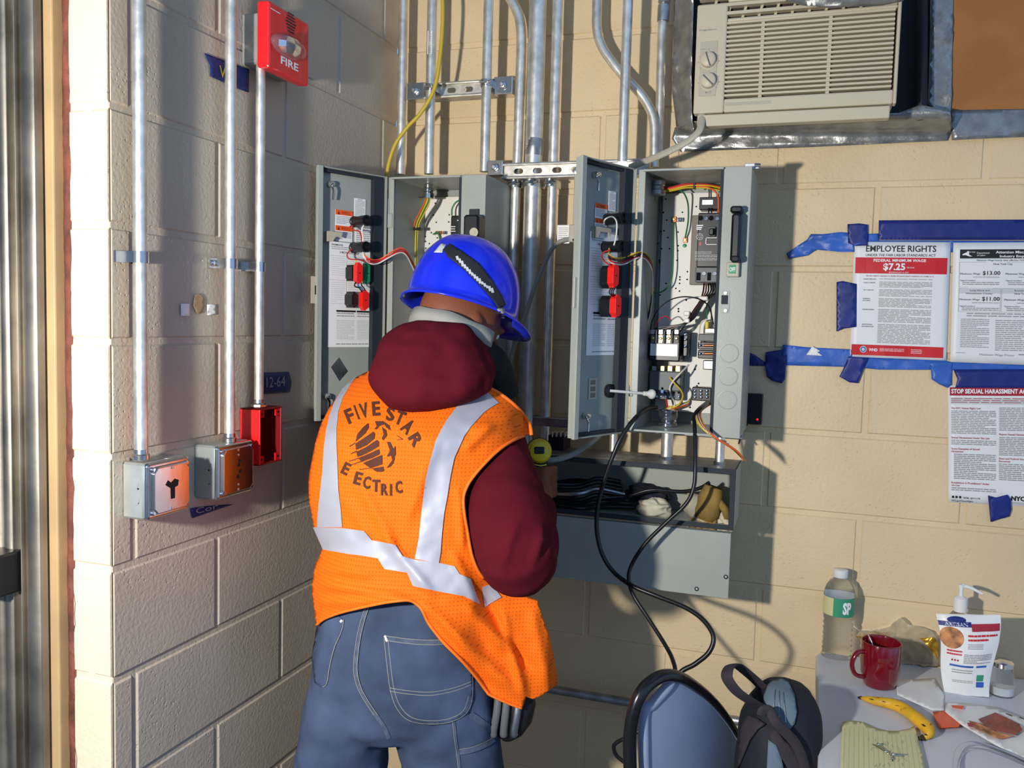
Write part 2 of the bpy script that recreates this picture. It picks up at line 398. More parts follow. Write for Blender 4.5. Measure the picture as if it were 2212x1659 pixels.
# ================================================================== SETTING
BH = .2032; Z0 = 2.1336
def block_wall(name, f, U0, U1, Vz0, Vz1, length, off0, k, holes=(), par=0, thick=.12):
    """painted concrete blocks: raised bevelled faces over a mortar plane (recess along -n)"""
    m = M(); j = .0042; dp = .0034
    def cut(r):
        out = [r]
        for h in holes:
            nx = []
            for (a, b, c, d) in out:
                if b <= h[0] or a >= h[1] or d <= h[2] or c >= h[3]: nx.append((a, b, c, d)); continue
                if a < h[0]: nx.append((a, h[0], c, d))
                if b > h[1]: nx.append((h[1], b, c, d))
                a2, b2 = max(a, h[0]), min(b, h[1])
                if c < h[2]: nx.append((a2, b2, c, h[2]))
                if d > h[3]: nx.append((a2, b2, h[3], d))
            out = nx
        return out
    for r in cut((U0, U1, Vz0, Vz1)): m.fbox(f, r[0], r[1], r[2], r[3], -thick, -dp, k)
    i0 = int(math.floor((Z0-Vz1)/BH)); i1 = int(math.ceil((Z0-Vz0)/BH))
    for i in range(i0, i1):
        zt = Z0-i*BH; zb = zt-BH; o = off0 + (length/2 if (i+par) % 2 else 0)
        n0 = int(math.floor((U0-o)/length))-1
        for n in range(n0, int((U1-o)/length)+2):
            a = o+n*length; b = a+length
            r = (max(a, U0), min(b, U1), max(zb, Vz0), min(zt, Vz1))
            if r[1]-r[0] < .02 or r[3]-r[2] < .02: continue
            ja = j if a > U0 else 0; jb = j if b < U1 else 0
            for q in cut((r[0]+ja, r[1]-jb, r[2]+j, r[3]-j)):
                e = .005; w = random.uniform(-.0006, .0006)
                if q[1]-q[0] < .02 or q[3]-q[2] < .02: continue
                ea = e if ja else 0; eb = e if jb else 0
                m.hexa([f.P(q[0], q[2], -dp-.002), f.P(q[1], q[2], -dp-.002), f.P(q[1], q[3], -dp-.002), f.P(q[0], q[3], -dp-.002),
                        f.P(q[0]+ea, q[2]+e, w), f.P(q[1]-eb, q[2]+e, w), f.P(q[1]-eb, q[3]-e, w), f.P(q[0]+ea, q[3]-e, w)], k)
    return m.build(name, kind='structure')
acz = at(1700, 300, 0).z
WIN = (at(1500, 200, 0).x-.03, 1.5, acz+.03, 2.75)
block_wall('wall_back', BK, XL-.0, 1.9, 0, 3.1, .455, 0.0, 'wall_paint', holes=[WIN], par=0)
D = -1.08
block_wall('wall_left', LW, D+.004, 0.0, 0, 3.1, .4695, -.0893, 'wall_paint_shaded', par=0, thick=.03)
PF = Fr((XL, D, 0), (1, 0, 0), (0, 0, 1))     # pier front, normal -Y
uL = at(153, 600, D).x-XL
block_wall('wall_pier', PF, uL, -.006, 0, 3.1, .9, -.5, 'wall_paint_lit', par=0, thick=.03)
# rough caulk strip, painted trim and the steel door edge left of the pier
m = M(); R = []
xa = at(126, 600, D).x; xb = XL+uL
for i in range(161):
    z = i*3.1/160; n1 = noise.noise((z*9, 1, 0))*.006+noise.noise((z*30, 5, 0))*.003; n2 = noise.noise((z*14, 9, 0))*.006+noise.noise((z*60, 9, 0))*.004
    R.append([V((xa+n1, D+.06, z)), V((xa+n1, D+.012, z)), V(((xa+xb)/2, D+.002+n2*.5, z)), V((xb+n2, D-.001, z)), V((xb+n2+.004, D+.06, z))])
m.rings(R, 'caulk'); m.build('trim_1', kind='structure', smooth=2)
m = M(); xt = at(84, 600, D-.02).x; m.box(xt, xa+.004, D-.012, D+.10, 0, 3.1, 'trim_wood'); m.build('trim_2', kind='structure', bevel=.003)
m = M(); xd = at(-260, 600, D-.05).x; z1 = 3.1
m.box(xd, xt, D-.02, D+.04, 0, z1, 'door_steel')
for (a, b, dp) in ((-260, -110, .04), (-105, -8, .034), (-6, 17, .03), (19, 22, .032), (37, 40, .032), (43, 78, .03), (81, 84, .034)):
    a = at(a, 600, D-.03).x; b = at(b, 600, D-.03).x; c = (a+b)/2; r = (b-a)/2; R = []
    for z in (0.001, z1-.001): R.append([V((c+r*math.cos(t*math.pi/12), D-.019-(dp-.019)*math.sin(t*math.pi/12)**.8, z)) for t in range(13)])
    m.rings(R, 'door_steel')
m.box(-3.2, xd, D-.02, D+.04, 0, z1, 'door_steel')
d1 = m.build('door_1', kind='structure', smooth=1, angle=50)
m = M(); a = at(-8, 1285, D-.06); b = at(11, 1198, D-.06); m.box(a.x-.03, b.x, D-.085, D-.02, a.z, b.z, 'black_pl'); m.build('latch', d1, bevel=.004)
m = M(); m.box(-3.2, 2.6, -4.2, .12, -.1, 0, 'floor'); m.build('floor', kind='structure')
# ================================================================== AIR CONDITIONER + WINDOW INFILL
AY = -.20
AF = Fr((0, AY, 0), (1, 0, 0), (0, 0, 1))
a0, a1, b0, b1 = AF.rect(1497, 243, 1951, -30)
b0 = (AF.uv(1497, 243)[1]+AF.uv(1950, 226)[1])/2
ac = thing('air_conditioner', 'cream window air conditioner with slatted grille and two round knobs', 'air conditioner', ((a0+a1)/2, AY, b0))
m = M()
# front panel as bars around the grille opening
g0, g1, gt = AF.uv(1564, 209)[0], AF.uv(1930, 193)[0], AF.uv(1700, 36)[1]
gb = (AF.uv(1564, 211)[1]+AF.uv(1930, 195)[1])/2
m.fbox(AF, a0, g0, b0, b1, -.03, 0, 'ac_body'); m.fbox(AF, g1, a1, b0, b1, -.03, 0, 'ac_body')
m.fbox(AF, g0, g1, b0, gb, -.03, 0, 'ac_body')
ut = AF.uv(1700, 28)[1]
ug0, ug1 = AF.uv(1512, 20)[0], AF.uv(1905, 20)[0]
m.fbox(AF, g0, g1, gt, ut, -.03, 0, 'ac_body')
m.fbox(AF, ug1, g1, ut, b1, -.03, 0, 'ac_body')
m.fbox(AF, g0, ug1, ut+.075, b1, -.03, 0, 'ac_body')
m.build('front_panel', ac, bevel=.004)
m = M(); m.box(a0+.006, a1-.006, AY+.031, -.004, b0+.0, b1+.03, 'ac_body')
m.box(a0+.01, a1-.012, AY-.0, AY+.03, b0-.03, b0-.003, 'ac_body'); m.build('case', ac, bevel=.003)
m = M(); m.fbox(AF, g0, g1, gb, ut, -.0305, -.029, 'ac_dark'); m.fbox(AF, ug0, ug1, ut+.001, ut+.074, -.0305, -.029, 'ac_dark'); m.build('filter', ac)
m = M(); N = 17; ph = (gt-gb)/N
for i in range(N):
    z = gb+ph*(i+.55)
    m.fbox(AF, g0-.001, g1-.004, z, z+ph*.52, -.022, -.003, 'ac_body')
for x in (1645, 1791):
    u = AF.uv(x, 120)[0]; m.fbox(AF, u-.004, u+.004, gb, gt, -.024, -.006, 'ac_body')
m.build('grille', ac, bevel=.0008)
m = M()
for i in range(4): z = ut+.008+i*.019; m.fbox(AF, ug0-.002, ug1+.002, z, z+.007, -.02, -.001, 'ac_body')
for i in range(10): u = ug0+.02+i*(ug1-ug0-.03)/10; m.fprism(AF, [(u, ut+.002), (u+.006, ut+.002), (u+.026, ut+.072), (u+.020, ut+.072)], -.024, -.014, 'ac_body')
m.build('top_louver', ac)
m = M(); r = AF.rect(1509, 209, 1551, 88); m.bb(AF, r, 0, .0012, 'ac_panel', .001); m.build('control_panel', ac)
for y in (131, 176):
    m = M(); c = AF.at(1531, y); m.lathe([(.0215, 0), (.0215, .001), (.019, .0015)], c+V((0, -.001, 0)), (0, -1, 0), 'ac_panel', 28)
    m.lathe([(.0175, .001), (.0165, .014), (.012, .017)], c, (0, -1, 0), 'ac_body', 28)
    f2 = Fr(c, (math.cos(1.9), 0, math.sin(1.9)), (-math.sin(1.9), 0, math.cos(1.9))) if y < 150 else Fr(c, (math.cos(2.35), 0, math.sin(2.35)), (-math.sin(2.35), 0, math.cos(2.35)))
    m.fbox(f2, -.016, .016, -.0016, .0016, .014, .0178, 'grey_pl'); m.build('knob', ac, smooth=1)
m = M(); fA = lambda s, t: AF.P(s, t, .0016)
r = AF.rect(1511, 68, 1547, 60); text(m, fA, 'Frigidaire', r[0], r[1], r[2], r[3]-.001, 'print_grey', .005)
r = AF.rect(1512, 108, 1549, 104); text(m, fA, 'TEMPERATURE', r[0], r[1], r[2], r[3], 'print_grey', .01)
r = AF.rect(1524, 202, 1537, 197); text(m, fA, 'MODE', r[0], r[1], r[2], r[3], 'print_grey', .01)
r = AF.rect(1566, 229, 1665, 216); fine(m, fA, r[0], r[1], r[2], r[3], 4, 'print_grey', .4)
for y in (131, 176):
    c = AF.uv(1531, y)
    for i in range(9):
        a = math.radians(-40+i*32.5); m.poly([fA(c[0]+math.cos(a+e)*rr, c[1]+math.sin(a+e)*rr) for e, rr in ((-.03, .0225), (.03, .0225), (.03, .025), (-.03, .025))], 'print_grey')
m.build('printed_text', ac)
# plywood infill, foam gap, duct tape
m = M(); xpl = at(2030, 120, -.0).x; m.box(xpl, 1.5, -.009, -.001, acz+.03, 2.75, 'plywood')
tag(m.build('plywood_panel'), 'brown plywood board filling the window right of the air conditioner', 'board')
m = M(); xg0 = at(1953, 120, -.02).x; m.box(WIN[0], xpl, -.0035, -.001, WIN[2], 2.75, 'foam_black')
pth = [at(1990, y, -.05) for y in (-400, -200, -60, 0, 80, 160, 215, 262)]; m.tube(smooth_path(pth), .013, 'foam_black', 12)
tag(m.build('foam_seal', smooth=1), 'black foam gap seal between the air conditioner and the taped plywood', 'seal')
def wrinkle(P, a=.006, s=14):
    n = noise.noise((P.x*s, P.z*s*2.2, 3)); n2 = noise.noise((P.x*s*3, P.z*s*3, 8)); return a*n+a*.35*n2
def tape_sheet(name, label, poly, Y, k, amp=.004, step=14, s=16, grp=None, cat='tape', thick=.0006, fnY=None):
    mm = M()
    def fn(x, y):
        P = at(x, y, Y if fnY is None else fnY(x, y)); P.y -= abs(wrinkle(P, amp, s)); return P
    sheet(mm, poly, step, fn, k); o = mm.build(name, smooth=2, solid=thick); tag(o, label, cat, grp); return o
lerp = lambda a, b, t: a+(b-a)*t
tape_sheet('duct_tape', 'wrinkled silver duct tape strip down the left side of the air conditioner', [(1462, -220), (1506, -220), (1500, -40), (1497, 60), (1494, 200), (1496, 262), (1500, 285), (1462, 280), (1452, 200)], -.02, 'duct_tape', .016, 10, 9, 'silver duct tape around the window', fnY=lambda x, y: -.012-.05*max(0, min(1, (x-1465)/30)))
tape_sheet('duct_tape', 'long silver duct tape band under the air conditioner, running to the plywood', [(1458, 276), (1500, 262), (1700, 262), (1940, 244), (1990, 226), (2012, 232), (2052, 240), (2056, 276), (2046, 304), (1900, 311), (1700, 320), (1470, 328), (1452, 300)], -.02, 'duct_tape', .010, 11, 7, 'silver duct tape around the window', fnY=lambda x, y: -.006-.07*max(0, min(1, (290-y)/40)))
tape_sheet('duct_tape', 'silver duct tape strip along the left edge of the plywood', [(2012, -220), (2064, -220), (2060, -40), (2057, 120), (2054, 244), (2020, 246), (2004, 225), (2008, 100)], -.012, 'duct_tape', .008, 11, 12, 'silver duct tape around the window')
tape_sheet('duct_tape', 'silver duct tape strip along the bottom edge of the plywood', [(2050, 238), (2300, 234), (2300, 294), (2212, 296), (2056, 303)], -.010, 'duct_tape', .005, 12, 8, 'silver duct tape around the window')
tape_sheet('duct_tape', 'silver duct tape bulging over the top of the air conditioner', [(1700, -60), (1955, -60), (1952, 2), (1900, 12), (1800, 18), (1740, 14), (1698, 4)], -.20, 'duct_tape', .012, 11, 9, 'silver duct tape around the window', fnY=lambda x, y: AY-.012-.02*max(0, min(1, -y/40+.3)))
# ================================================================== BACK-WALL CONDUITS AND STRUT
def conduit(name, label, pts, dia_px, Y, k='galv', coup=(), cat='conduit', grp='steel conduits rising up the back wall', n=20):
    P = [at(q[0], q[1], q[2] if len(q) > 2 else Y) for q in pts]
    if len(P) > 2: P = smooth_path(P, 8)
    r = dia_px/2*proj(P[len(P)//2])[2]/F
    t = thing(name, label, cat, P[-1], grp); mm = M(); mm.tube(P, r, k, n); mm.build('pipe', t, smooth=1)
    for (a, b, f) in coup:
        mm = M(); A = at(a[0], a[1], Y); B = at(b[0], b[1], Y); d = (B-A).length; ax = B-A
        mm.lathe([(r*1.02, 0), (r*f, .001), (r*f, d*.46), (r*1.04, d*.5), (r*f, d*.54), (r*f, d-.001), (r*1.02, d)], A, ax, 'galv_dull', n)
        mm.build('coupling', t, smooth=1)
    return t
CY = -.085
def vert(x, y, Y, ya, yb):
    p = at(x, y, Y)
    def f(yy):
        q = at(x, yy, Y); return (p.x, q.z)
    out = []
    for yy in (ya, yb):
        q = V((p.x, Y, f(yy)[1])); a = proj(q); out.append((a[0], yy))
    return out
conduit('conduit', 'steel conduit tight in the room corner, leftmost on the back wall', vert(867, 270, CY, -300, 377), 20, CY)
conduit('conduit', 'steel conduit with a small white sticker, entering the top of the left open enclosure', vert(928, 300, -.12, -300, 376), 21, -.12)
conduit('conduit', 'steel conduit held by the right-hand clamp of the upper strut', vert(1049, 270, -.12, -300, 371), 21, -.12)
conduit('conduit', 'bent steel conduit curving in from the top, left of the thick pipe', [(1030, -300), (1034, -150), (1055, -75), (1088, -25), (1110, 10), (1123, 45), (1126, 100), (1122, 220), (1118, 338), (1114, 405), (1108, 585), (1100, 800), (1096, 1000)], 22, -.085)
conduit('conduit', 'thickest steel conduit of the bundle beside the helmet', vert(1150, 439, -.09, -300, 1000), 37, -.09, coup=[((1156, 300), (1153, 336), 1.03)])
conduit('conduit', 'steel conduit just right of the thickest pipe', vert(1192, 439, -.085, -300, 1000), 22, -.085)
conduit('conduit', 'S-bent steel conduit crossing behind the straight one above the right enclosure', [(1294, -300), (1290, -60), (1289.5, 0), (1289.5, 63), (1300, 100), (1325, 138), (1351, 169), (1382, 201), (1404, 235), (1413, 266), (1414, 300), (1413, 362)], 20.5, -.07)
conduit('conduit', 'straight steel conduit in front of the S-bend, ending above the right enclosure door', vert(1350, 188, -.13, -300, 350), 21.5, -.13)
conduit('conduit', 'steel conduit with a dark coupling at the top, nearest the air conditioner', [(1444, -300), (1436, -40), (1434, 0), (1429, 94), (1426, 219), (1422, 330)], 19, -.05, coup=[((1437, -30), (1432, 47), 1.35)])
def strut(label, x0, x1, ytop0, ybot0, ytop1, ybot1, Y, slots, br):
    t = thing('strut_channel', label, 'bracket', at((x0+x1)/2, ybot0, Y), 'slotted strut channels across the conduits')
    z0 = (at(x0, ybot0, Y).z+at(x1, ybot1, Y).z)/2; z1 = (at(x0, ytop0, Y).z+at(x1, ytop1, Y).z)/2
    X0 = at(x0, ytop0, Y).x; X1 = at(x1, ytop1, Y).x; mm = M(); fr = Fr((0, Y, 0), (1, 0, 0), (0, 0, 1))
    mm.box(X0, X1, Y-.004, Y+.038, z1-.004, z1, 'galv_dull'); mm.box(X0, X1, Y-.004, Y+.038, z0, z0+.004, 'galv_dull')
    mm.tube([(X0, Y-.003, z1-.003), (X1, Y-.003, z1-.003)], .004, 'galv', 8); mm.tube([(X0, Y-.003, z0+.003), (X1, Y-.003, z0+.003)], .004, 'galv', 8)
    # web with slots
    h0 = z0+.004; h1 = z1-.004; zc = (z0+z1)/2; sl = [fr.uv(s, (ytop0+ybot0)/2)[0] for s in slots]; hw = .0125; hh = .007
    xs = X0
    for c in sl:
        mm.box(xs, c-hw, Y+.004, Y+.0065, h0, h1, 'galv'); mm.box(c-hw, c+hw, Y+.004, Y+.0065, h0, zc-hh, 'galv'); mm.box(c-hw, c+hw, Y+.004, Y+.0065, zc+hh, h1, 'galv'); xs = c+hw
        for sg in (-1, 1):
            for q in range(4):
                t0 = math.pi/2*q/4; t1 = math.pi/2*(q+1)/4; e = c+sg*(hw-hh)
                for ss in (-1, 1):
                    pts = [(c+sg*hw, zc+ss*hh), (e+sg*hh*math.cos(t0), zc+ss*hh*math.sin(t0)), (e+sg*hh*math.cos(t1), zc+ss*hh*math.sin(t1))]
                    mm.poly([V((p[0], Y+.0041, p[1])) for p in pts], 'galv')
    mm.box(xs, X1, Y+.004, Y+.0065, h0, h1, 'galv'); mm.build('channel', t, smooth=1)
    for (bx0, by0, bx1, by1) in br:
        r = fr.rect(bx0, by1, bx1, by0, .006); mm = M()
        mm.bb(fr, r, .004, .008, 'zinc', .002); mm.fbox(fr, r[0], r[1], r[2], r[2]+.003, -.03, .008, 'zinc'); mm.fbox(fr, r[0], r[1], r[3]-.003, r[3], -.03, .008, 'zinc')
        mm.build('end_plate', t, bevel=.001)
        c = fr.P((r[0]+r[1])/2, (r[2]+r[3])/2, .008); mm = M(); mm.lathe([(.0125, 0), (.0125, .0015), (.009, .0016)], c, (0, -1, 0), 'chrome', 20)
        mm.lathe([(.0085, 0), (.0085, .007), (.007, .008)], c, (0, -1, 0), 'zinc', 6); mm.cyl(c, c+V((0, -.013, 0)), .0045, 'galv_dull', 10); mm.build('bolt', t, smooth=1)
    return t, z0, z1
s1, sa, sb = strut('upper strut channel with two slots, holding two conduits left of the bent pipe', 917, 1068, 183, 214, 170, 205, -.09, [974, 1011], [(879, 178, 917, 216), (1067, 164, 1108, 205)])
s2, sc, sd = strut('lower strut channel with a row of slots, running between the two enclosures', 1086, 1400, 350, 384, 347, 381, -.125, [1119, 1160, 1202, 1243, 1320], [(1053, 346, 1087, 379)])
def clampc(px, z, Y, rpx, par):
    c = at(px, 200, Y); 
    mm = M(); r = rpx*proj(c)[2]/F; c = V((c.x, Y, z)); N = 14
    R = []
    for i in range(N+1):
        a = math.pi*i/N; d = V((math.cos(a), -math.sin(a), 0)); R.append([c+d*r+V((0, 0, -.009)), c+d*r+V((0, 0, .009)), c+d*(r+.002)+V((0, 0, .009)), c+d*(r+.002)+V((0, 0, -.009))])
    mm.rings(R, 'zinc')
    for sx in (-1, 1): mm.box(c.x+sx*(r+.001)-.001, c.x+sx*(r+.001)+.001, Y-.0, Y+.04, z-.010, z+.010, 'zinc')
    mm.cyl(c+V((r*.5, -r-.012, .0)), c+V((r*.5, -r+.004, .0)), .006, 'chrome', 6); mm.cyl(c+V((r*.5-.018, -r-.006, 0)), c+V((r*.5+.014, -r-.006, 0)), .003, 'zinc', 8)
    mm.build('pipe_clamp', par, smooth=1)
clampc(930.5, (sa+sb)/2, -.12, 11, s1); clampc(1050, (sa+sb)/2+.002, -.12, 11, s1)
clampc(1117, (sc+sd)/2-.028, -.085, 12.5, s2); clampc(1153, (sc+sd)/2-.028, -.09, 20, s2); clampc(1195, (sc+sd)/2-.028, -.085, 12.5, s2)
m = M(); m.tube(pp([(930, -300), (948, -40), (956, 0), (955, 70), (947, 150), (935, 200), (908, 245), (880, 275), (855, 310), (842, 345), (836, 374), (832, 400)], -.16), .0052, 'cord_yellow', 10)
tag(m.build('yellow_cable', smooth=1), 'thin yellow cord hanging from above behind the left enclosure door', 'cord')
m = M(); fr = Fr((0, -.12-.0118, 0), (1, 0, 0), (0, 0, 1)); m.bb(fr, fr.rect(923, 117, 934, 66), 0, .0006, 'label_white', .0002)
r = fr.rect(925, 115, 932, 70); fine(m, lambda a, b: fr.P(a, b, .0009), r[0], r[1], r[2], r[3], 9, 'print_grey', .4)
tag(m.build('conduit_sticker'), 'small white sticker on the conduit above the left enclosure', 'sticker')
# AC cord
m = M(); m.tube(pp([(1516, 246, -.19), (1515, 265, -.205), (1510, 283, -.215), (1492, 300, -.215), (1465, 317, -.21), (1425, 336, -.20), (1390, 350, -.18), (1360, 362, -.16)], -.2), .0085, 'cord_beige', 14, flat=((0, 1, 0), .55))
tag(m.build('beige_cable', smooth=1), 'flat beige cord drooping from the air conditioner to behind the right enclosure door', 'cord')
t = thing('hanging_cable', 'grey cable hung from a flat beige bar on the lower strut beside the pipes', 'cable', at(1240, 520, -.16))
fr = Fr((0, -.15, 0), (1, 0, 0), (0, 0, 1)); m = M(); m.bb(fr, fr.rect(1238, 492, 1251, 362), 0, .006, 'cord_beige', .002); m.build('flat_bar', t)
m = M(); c = fr.at(1244, 369, .006); m.lathe([(.008, 0), (.008, .003), (.006, .0035)], c, (0, -1, 0), 'zinc', 16); m.build('bolt', t, smooth=1)
m = M(); m.bb(fr, fr.rect(1231, 524, 1247, 486), -.006, .014, 'cord_beige', .002); m.cyl(fr.at(1239, 518, .014), fr.at(1239, 518, .017), .003, 'dark_hole', 10); m.build('plug', t)
m = M(); m.tube(pp([(1234, 516, -.155), (1210, 522, -.165), (1190, 542, -.17), (1170, 585, -.17), (1150, 635, -.17), (1132, 690, -.17), (1110, 750, -.16), (1099, 800, -.16), (1097, 850, -.16), (1099, 900, -.16)], -.15), .0058, 'cord_grey', 12); m.build('cable', t, smooth=1)
f3 = Fr((0, -.152, 0), (1, 0, 0), (0, 0, 1)); m = M(); m.bb(f3, f3.rect(1203, 526, 1231, 486), 0, .0006, 'label_white', .0002); r = f3.rect(1206, 522, 1228, 489)
fine(m, lambda a, b: f3.P(b, a, .001) if False else f3.P(a, b, .001), r[0], r[1], r[2], r[3], 8, 'print_grey', .35); m.build('tag', t, label='white printed cord tag')
# ================================================================== LEFT WALL: CONDUITS, BOXES, ALARM
def lconduit(label, px, py, ya, yb, dia, grp='conduits down the left wall'):
    XC = XL+.034; p = atx(px, py, XC); r = dia/2*proj(p)[2]/F
    def zz(y):
        q = atx(px, y, XC); return q.z
    t = thing('conduit', label, 'conduit', (p.x, p.y, zz(yb)), grp); mm = M()
    mm.tube([(p.x, p.y, zz(yb)), (p.x, p.y, zz(ya)+.1)], r, 'galv', 28); mm.build('pipe', t, smooth=1)
    mm = M(); zb = zz(yb); mm.lathe([(r*1.02, 0), (r*1.25, .002), (r*1.28, .010), (r*1.08, .012), (r*1.05, .02)], (p.x, p.y, zb-.002), (0, 0, 1), 'zinc', 24); mm.build('connector', t, smooth=1)
    return p, r
pA, rA = lconduit('thickest-looking conduit on the left wall, nearest the pier edge, ending in the left box', 303, 600, -60, 992, 29)
pB, rB = lconduit('middle of the three left-wall conduits, ending in the second grey box', 497, 600, -60, 954, 24)
pC, rC = lconduit('conduit from the red fire alarm down to the open red box', 560.5, 600, 140, 880, 20)
def lstrap(p, r, y, px, label, side):
    z = atx(px, y, XL+.03).z; t = thing('conduit_strap', label, 'strap', (XL, p.y, z), 'straps on the left-wall conduits'); mm = M(); N = 12; R = []
    for i in range(N+1):
        a = -math.pi/2+math.pi*i/N; d = V((math.cos(a), math.sin(a), 0)); c = V((p.x, p.y, z))
        R.append([c+d*r*1.02+V((0, 0, -.010)), c+d*r*1.02+V((0, 0, .010)), c+d*(r+.0028)+V((0, 0, .010)), c+d*(r+.0028)+V((0, 0, -.010))])
    mm.rings(R, 'zinc')
    for sg in (-1, 1):
        y0 = p.y+sg*(r+.001); y1 = y0+sg*.014; mm.box(XL+.001, p.x, min(y0, y0+sg*.002), max(y0, y0+sg*.002), z-.010, z+.010, 'zinc')
        if sg == side or side == 0: mm.box(XL+.001, XL+.006, min(y0, y1), max(y0, y1), z-.010, z+.010, 'zinc'); 
    mm.build('band', t, smooth=1)
    sg = side or 1; c = V((XL+.006, p.y+sg*(r+.009), z)); mm = M(); mm.lathe([(.0065, 0), (.0065, .004), (.004, .006)], c, (1, 0, 0), 'chrome', 6); mm.build('screw', t, smooth=1)
lstrap(pA, rA, 556, 303, 'metal strap holding the conduit nearest the pier edge', 0)
lstrap(pB, rB, 570, 497, 'metal strap holding the middle left-wall conduit', -1)
lstrap(pC, rC, 577, 560, 'metal strap holding the conduit below the fire alarm', 0)
def wallbox(xb, xf, xr, yt, yb, ym):
    """returns (Y0,Y1,Z0,Z1,Xf) : xb px of the back edge at the wall, xf px front-near edge, xr px far front edge"""
    Y0 = atx(xb, ym, XL).y; Xf = at(xf, ym, Y0).x; Y1 = atx(xr, ym, Xf).y
    Z1 = atx(xf, yt, Xf).z; Zb = atx(xf, yb, Xf).z; return Y0, Y1, Zb, Z1, Xf
def junction(label, dims, slot):
    Y0, Y1, Zb, Z1, Xf = dims; t = thing('junction_box', label, 'junction box', (XL, (Y0+Y1)/2, Zb), 'grey metal boxes on the left wall')
    mm = M(); ff = Fr((Xf, Y0, Zb), (0, 1, 0), (0, 0, 1)); W = Y1-Y0; H = Z1-Zb; dpt = Xf-XL
    mm.bb(ff, (0, W, 0, H), -dpt+.001, -.010, 'box_grey', .004)
    for q in (.36, .66):
        mm.lathe([(.0125, 0), (.0125, .0006), (.0112, .0006)], V((XL+dpt*.42, Y0-.0002, Zb+H*q)), (0, -1, 0), 'box_grey', 22)
    mm.lathe([(.0125, 0), (.0125, .0006), (.0112, .0006)], V((XL+dpt*.62, (Y0+Y1)/2+.02, Z1-.0002)), (0, 0, 1), 'box_grey', 22)
    for q in (.30, .55): mm.cyl((Xf-.022, Y0-.0006, Zb+H*q), (Xf-.022, Y0+.001, Zb+H*q), .0018, 'dark_hole', 8)
    mm.build('box_body', t, smooth=1)
    mm = M(); mm.bb(ff, (0, W, 0, H), -.0095, -.001, 'cover_steel', .004)
    c = .016; oct_ = [(c, .006), (W-c, .006), (W-.006, c), (W-.006, H-c), (W-c, H-.006), (c, H-.006), (.006, H-c), (.006, c)]
    def sc(f): return [(W/2+(a-W/2)*f, H/2+(b-H/2)*f) for a, b in oct_]
    mm.prism([ff.P(a, b, -.001) for a, b in sc(.97)], [ff.P(a, b, .006) for a, b in sc(.93)], 'cover_steel')
    cv = mm.build('cover', t, bevel=.002, label='bright raised steel cover')
    mm = M()
    for (a, b) in ((.012, .012), (.012, H-.012), (W-.012, H-.012), (W-.012, .012)): mm.lathe([(.005, 0), (.005, .003), (.003, .005)], ff.P(a, b, -.001), (1, 0, 0), 'chrome', 12)
    build_each(mm, 'screw', t, smooth=1)
    mm = M(); cx, cz = W/2, H/2
    if slot == 0:
        mm.poly([ff.P(cx+a, cz+b, .0066) for a, b in ((-.018, .008), (-.012, .016), (-.004, .010), (.006, .016), (.016, .012), (.014, .002), (.006, 0), (.006, -.020), (-.004, -.020), (-.005, 0))], 'dark_hole')
    else:
        for a, b in ((0, .010), (.004, -.004), (-.003, -.014), (.003, .018)): mm.poly([ff.P(cx+a-.004, cz+b-.0035, .0066), ff.P(cx+a+.004, cz+b-.0025, .0066), ff.P(cx+a+.003, cz+b+.004, .0066), ff.P(cx+a-.003, cz+b+.003, .0066)], 'dark_hole')
    mm.build('knockout_slot', cv)
    mm = M()
    for b in (-.042, .042) if slot == 0 else (-.045, -.034, .034, .045): mm.lathe([(.003, 0), (.003, .001), (.0015, .0015)], ff.P(cx, cz+b*.9, .006), (1, 0, 0), 'chrome', 10)
    build_each(mm, 'cover_screw', cv, smooth=1)
junction('grey metal junction box nearest the pier edge, cover reflecting the orange vest', wallbox(266, 320, 411, 1003, 1126, 1060), 0)
junction('grey metal junction box in the middle, cover half in shadow, beside the red box', wallbox(421, 471, 548, 965, 1082, 1025), 1)
# open red box
Y0, Y1, Zb, Z1, Xf = wallbox(517, 561, 609, 884, 1007, 945)
t = thing('red_box', 'open empty red metal back box under the third conduit', 'box', (XL, (Y0+Y1)/2, Zb))
m = M(); th = .004
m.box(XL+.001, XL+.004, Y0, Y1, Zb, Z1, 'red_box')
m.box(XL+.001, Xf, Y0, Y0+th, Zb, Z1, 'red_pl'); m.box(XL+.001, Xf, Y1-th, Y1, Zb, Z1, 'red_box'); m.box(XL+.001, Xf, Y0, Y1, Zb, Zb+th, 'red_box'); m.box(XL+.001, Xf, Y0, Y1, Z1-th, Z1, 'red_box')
m.build('box_body', t, bevel=.002)
m = M(); rf = Fr((Xf, Y0, Zb), (0, 1, 0), (0, 0, 1)); W = Y1-Y0; H = Z1-Zb
for a, b in ((.012, .012), (.012, H-.012), (W-.012, H-.012), (W-.012, .012)):
    m.fbox(rf, a-.008, a+.008, b-.008, b+.008, -.006, -.003, 'red_pl'); m.cyl(rf.P(a, b, -.003), rf.P(a, b, -.002), .0028, 'dark_hole', 10)
build_each(m, 'screw_tab', t)
m = M(); m.lathe([(.014, 0), (.017, .003), (.017, .008), (.012, .010)], (pC.x, pC.y, Z1), (0, 0, 1), 'zinc', 8); m.build('locknut', t, smooth=1)
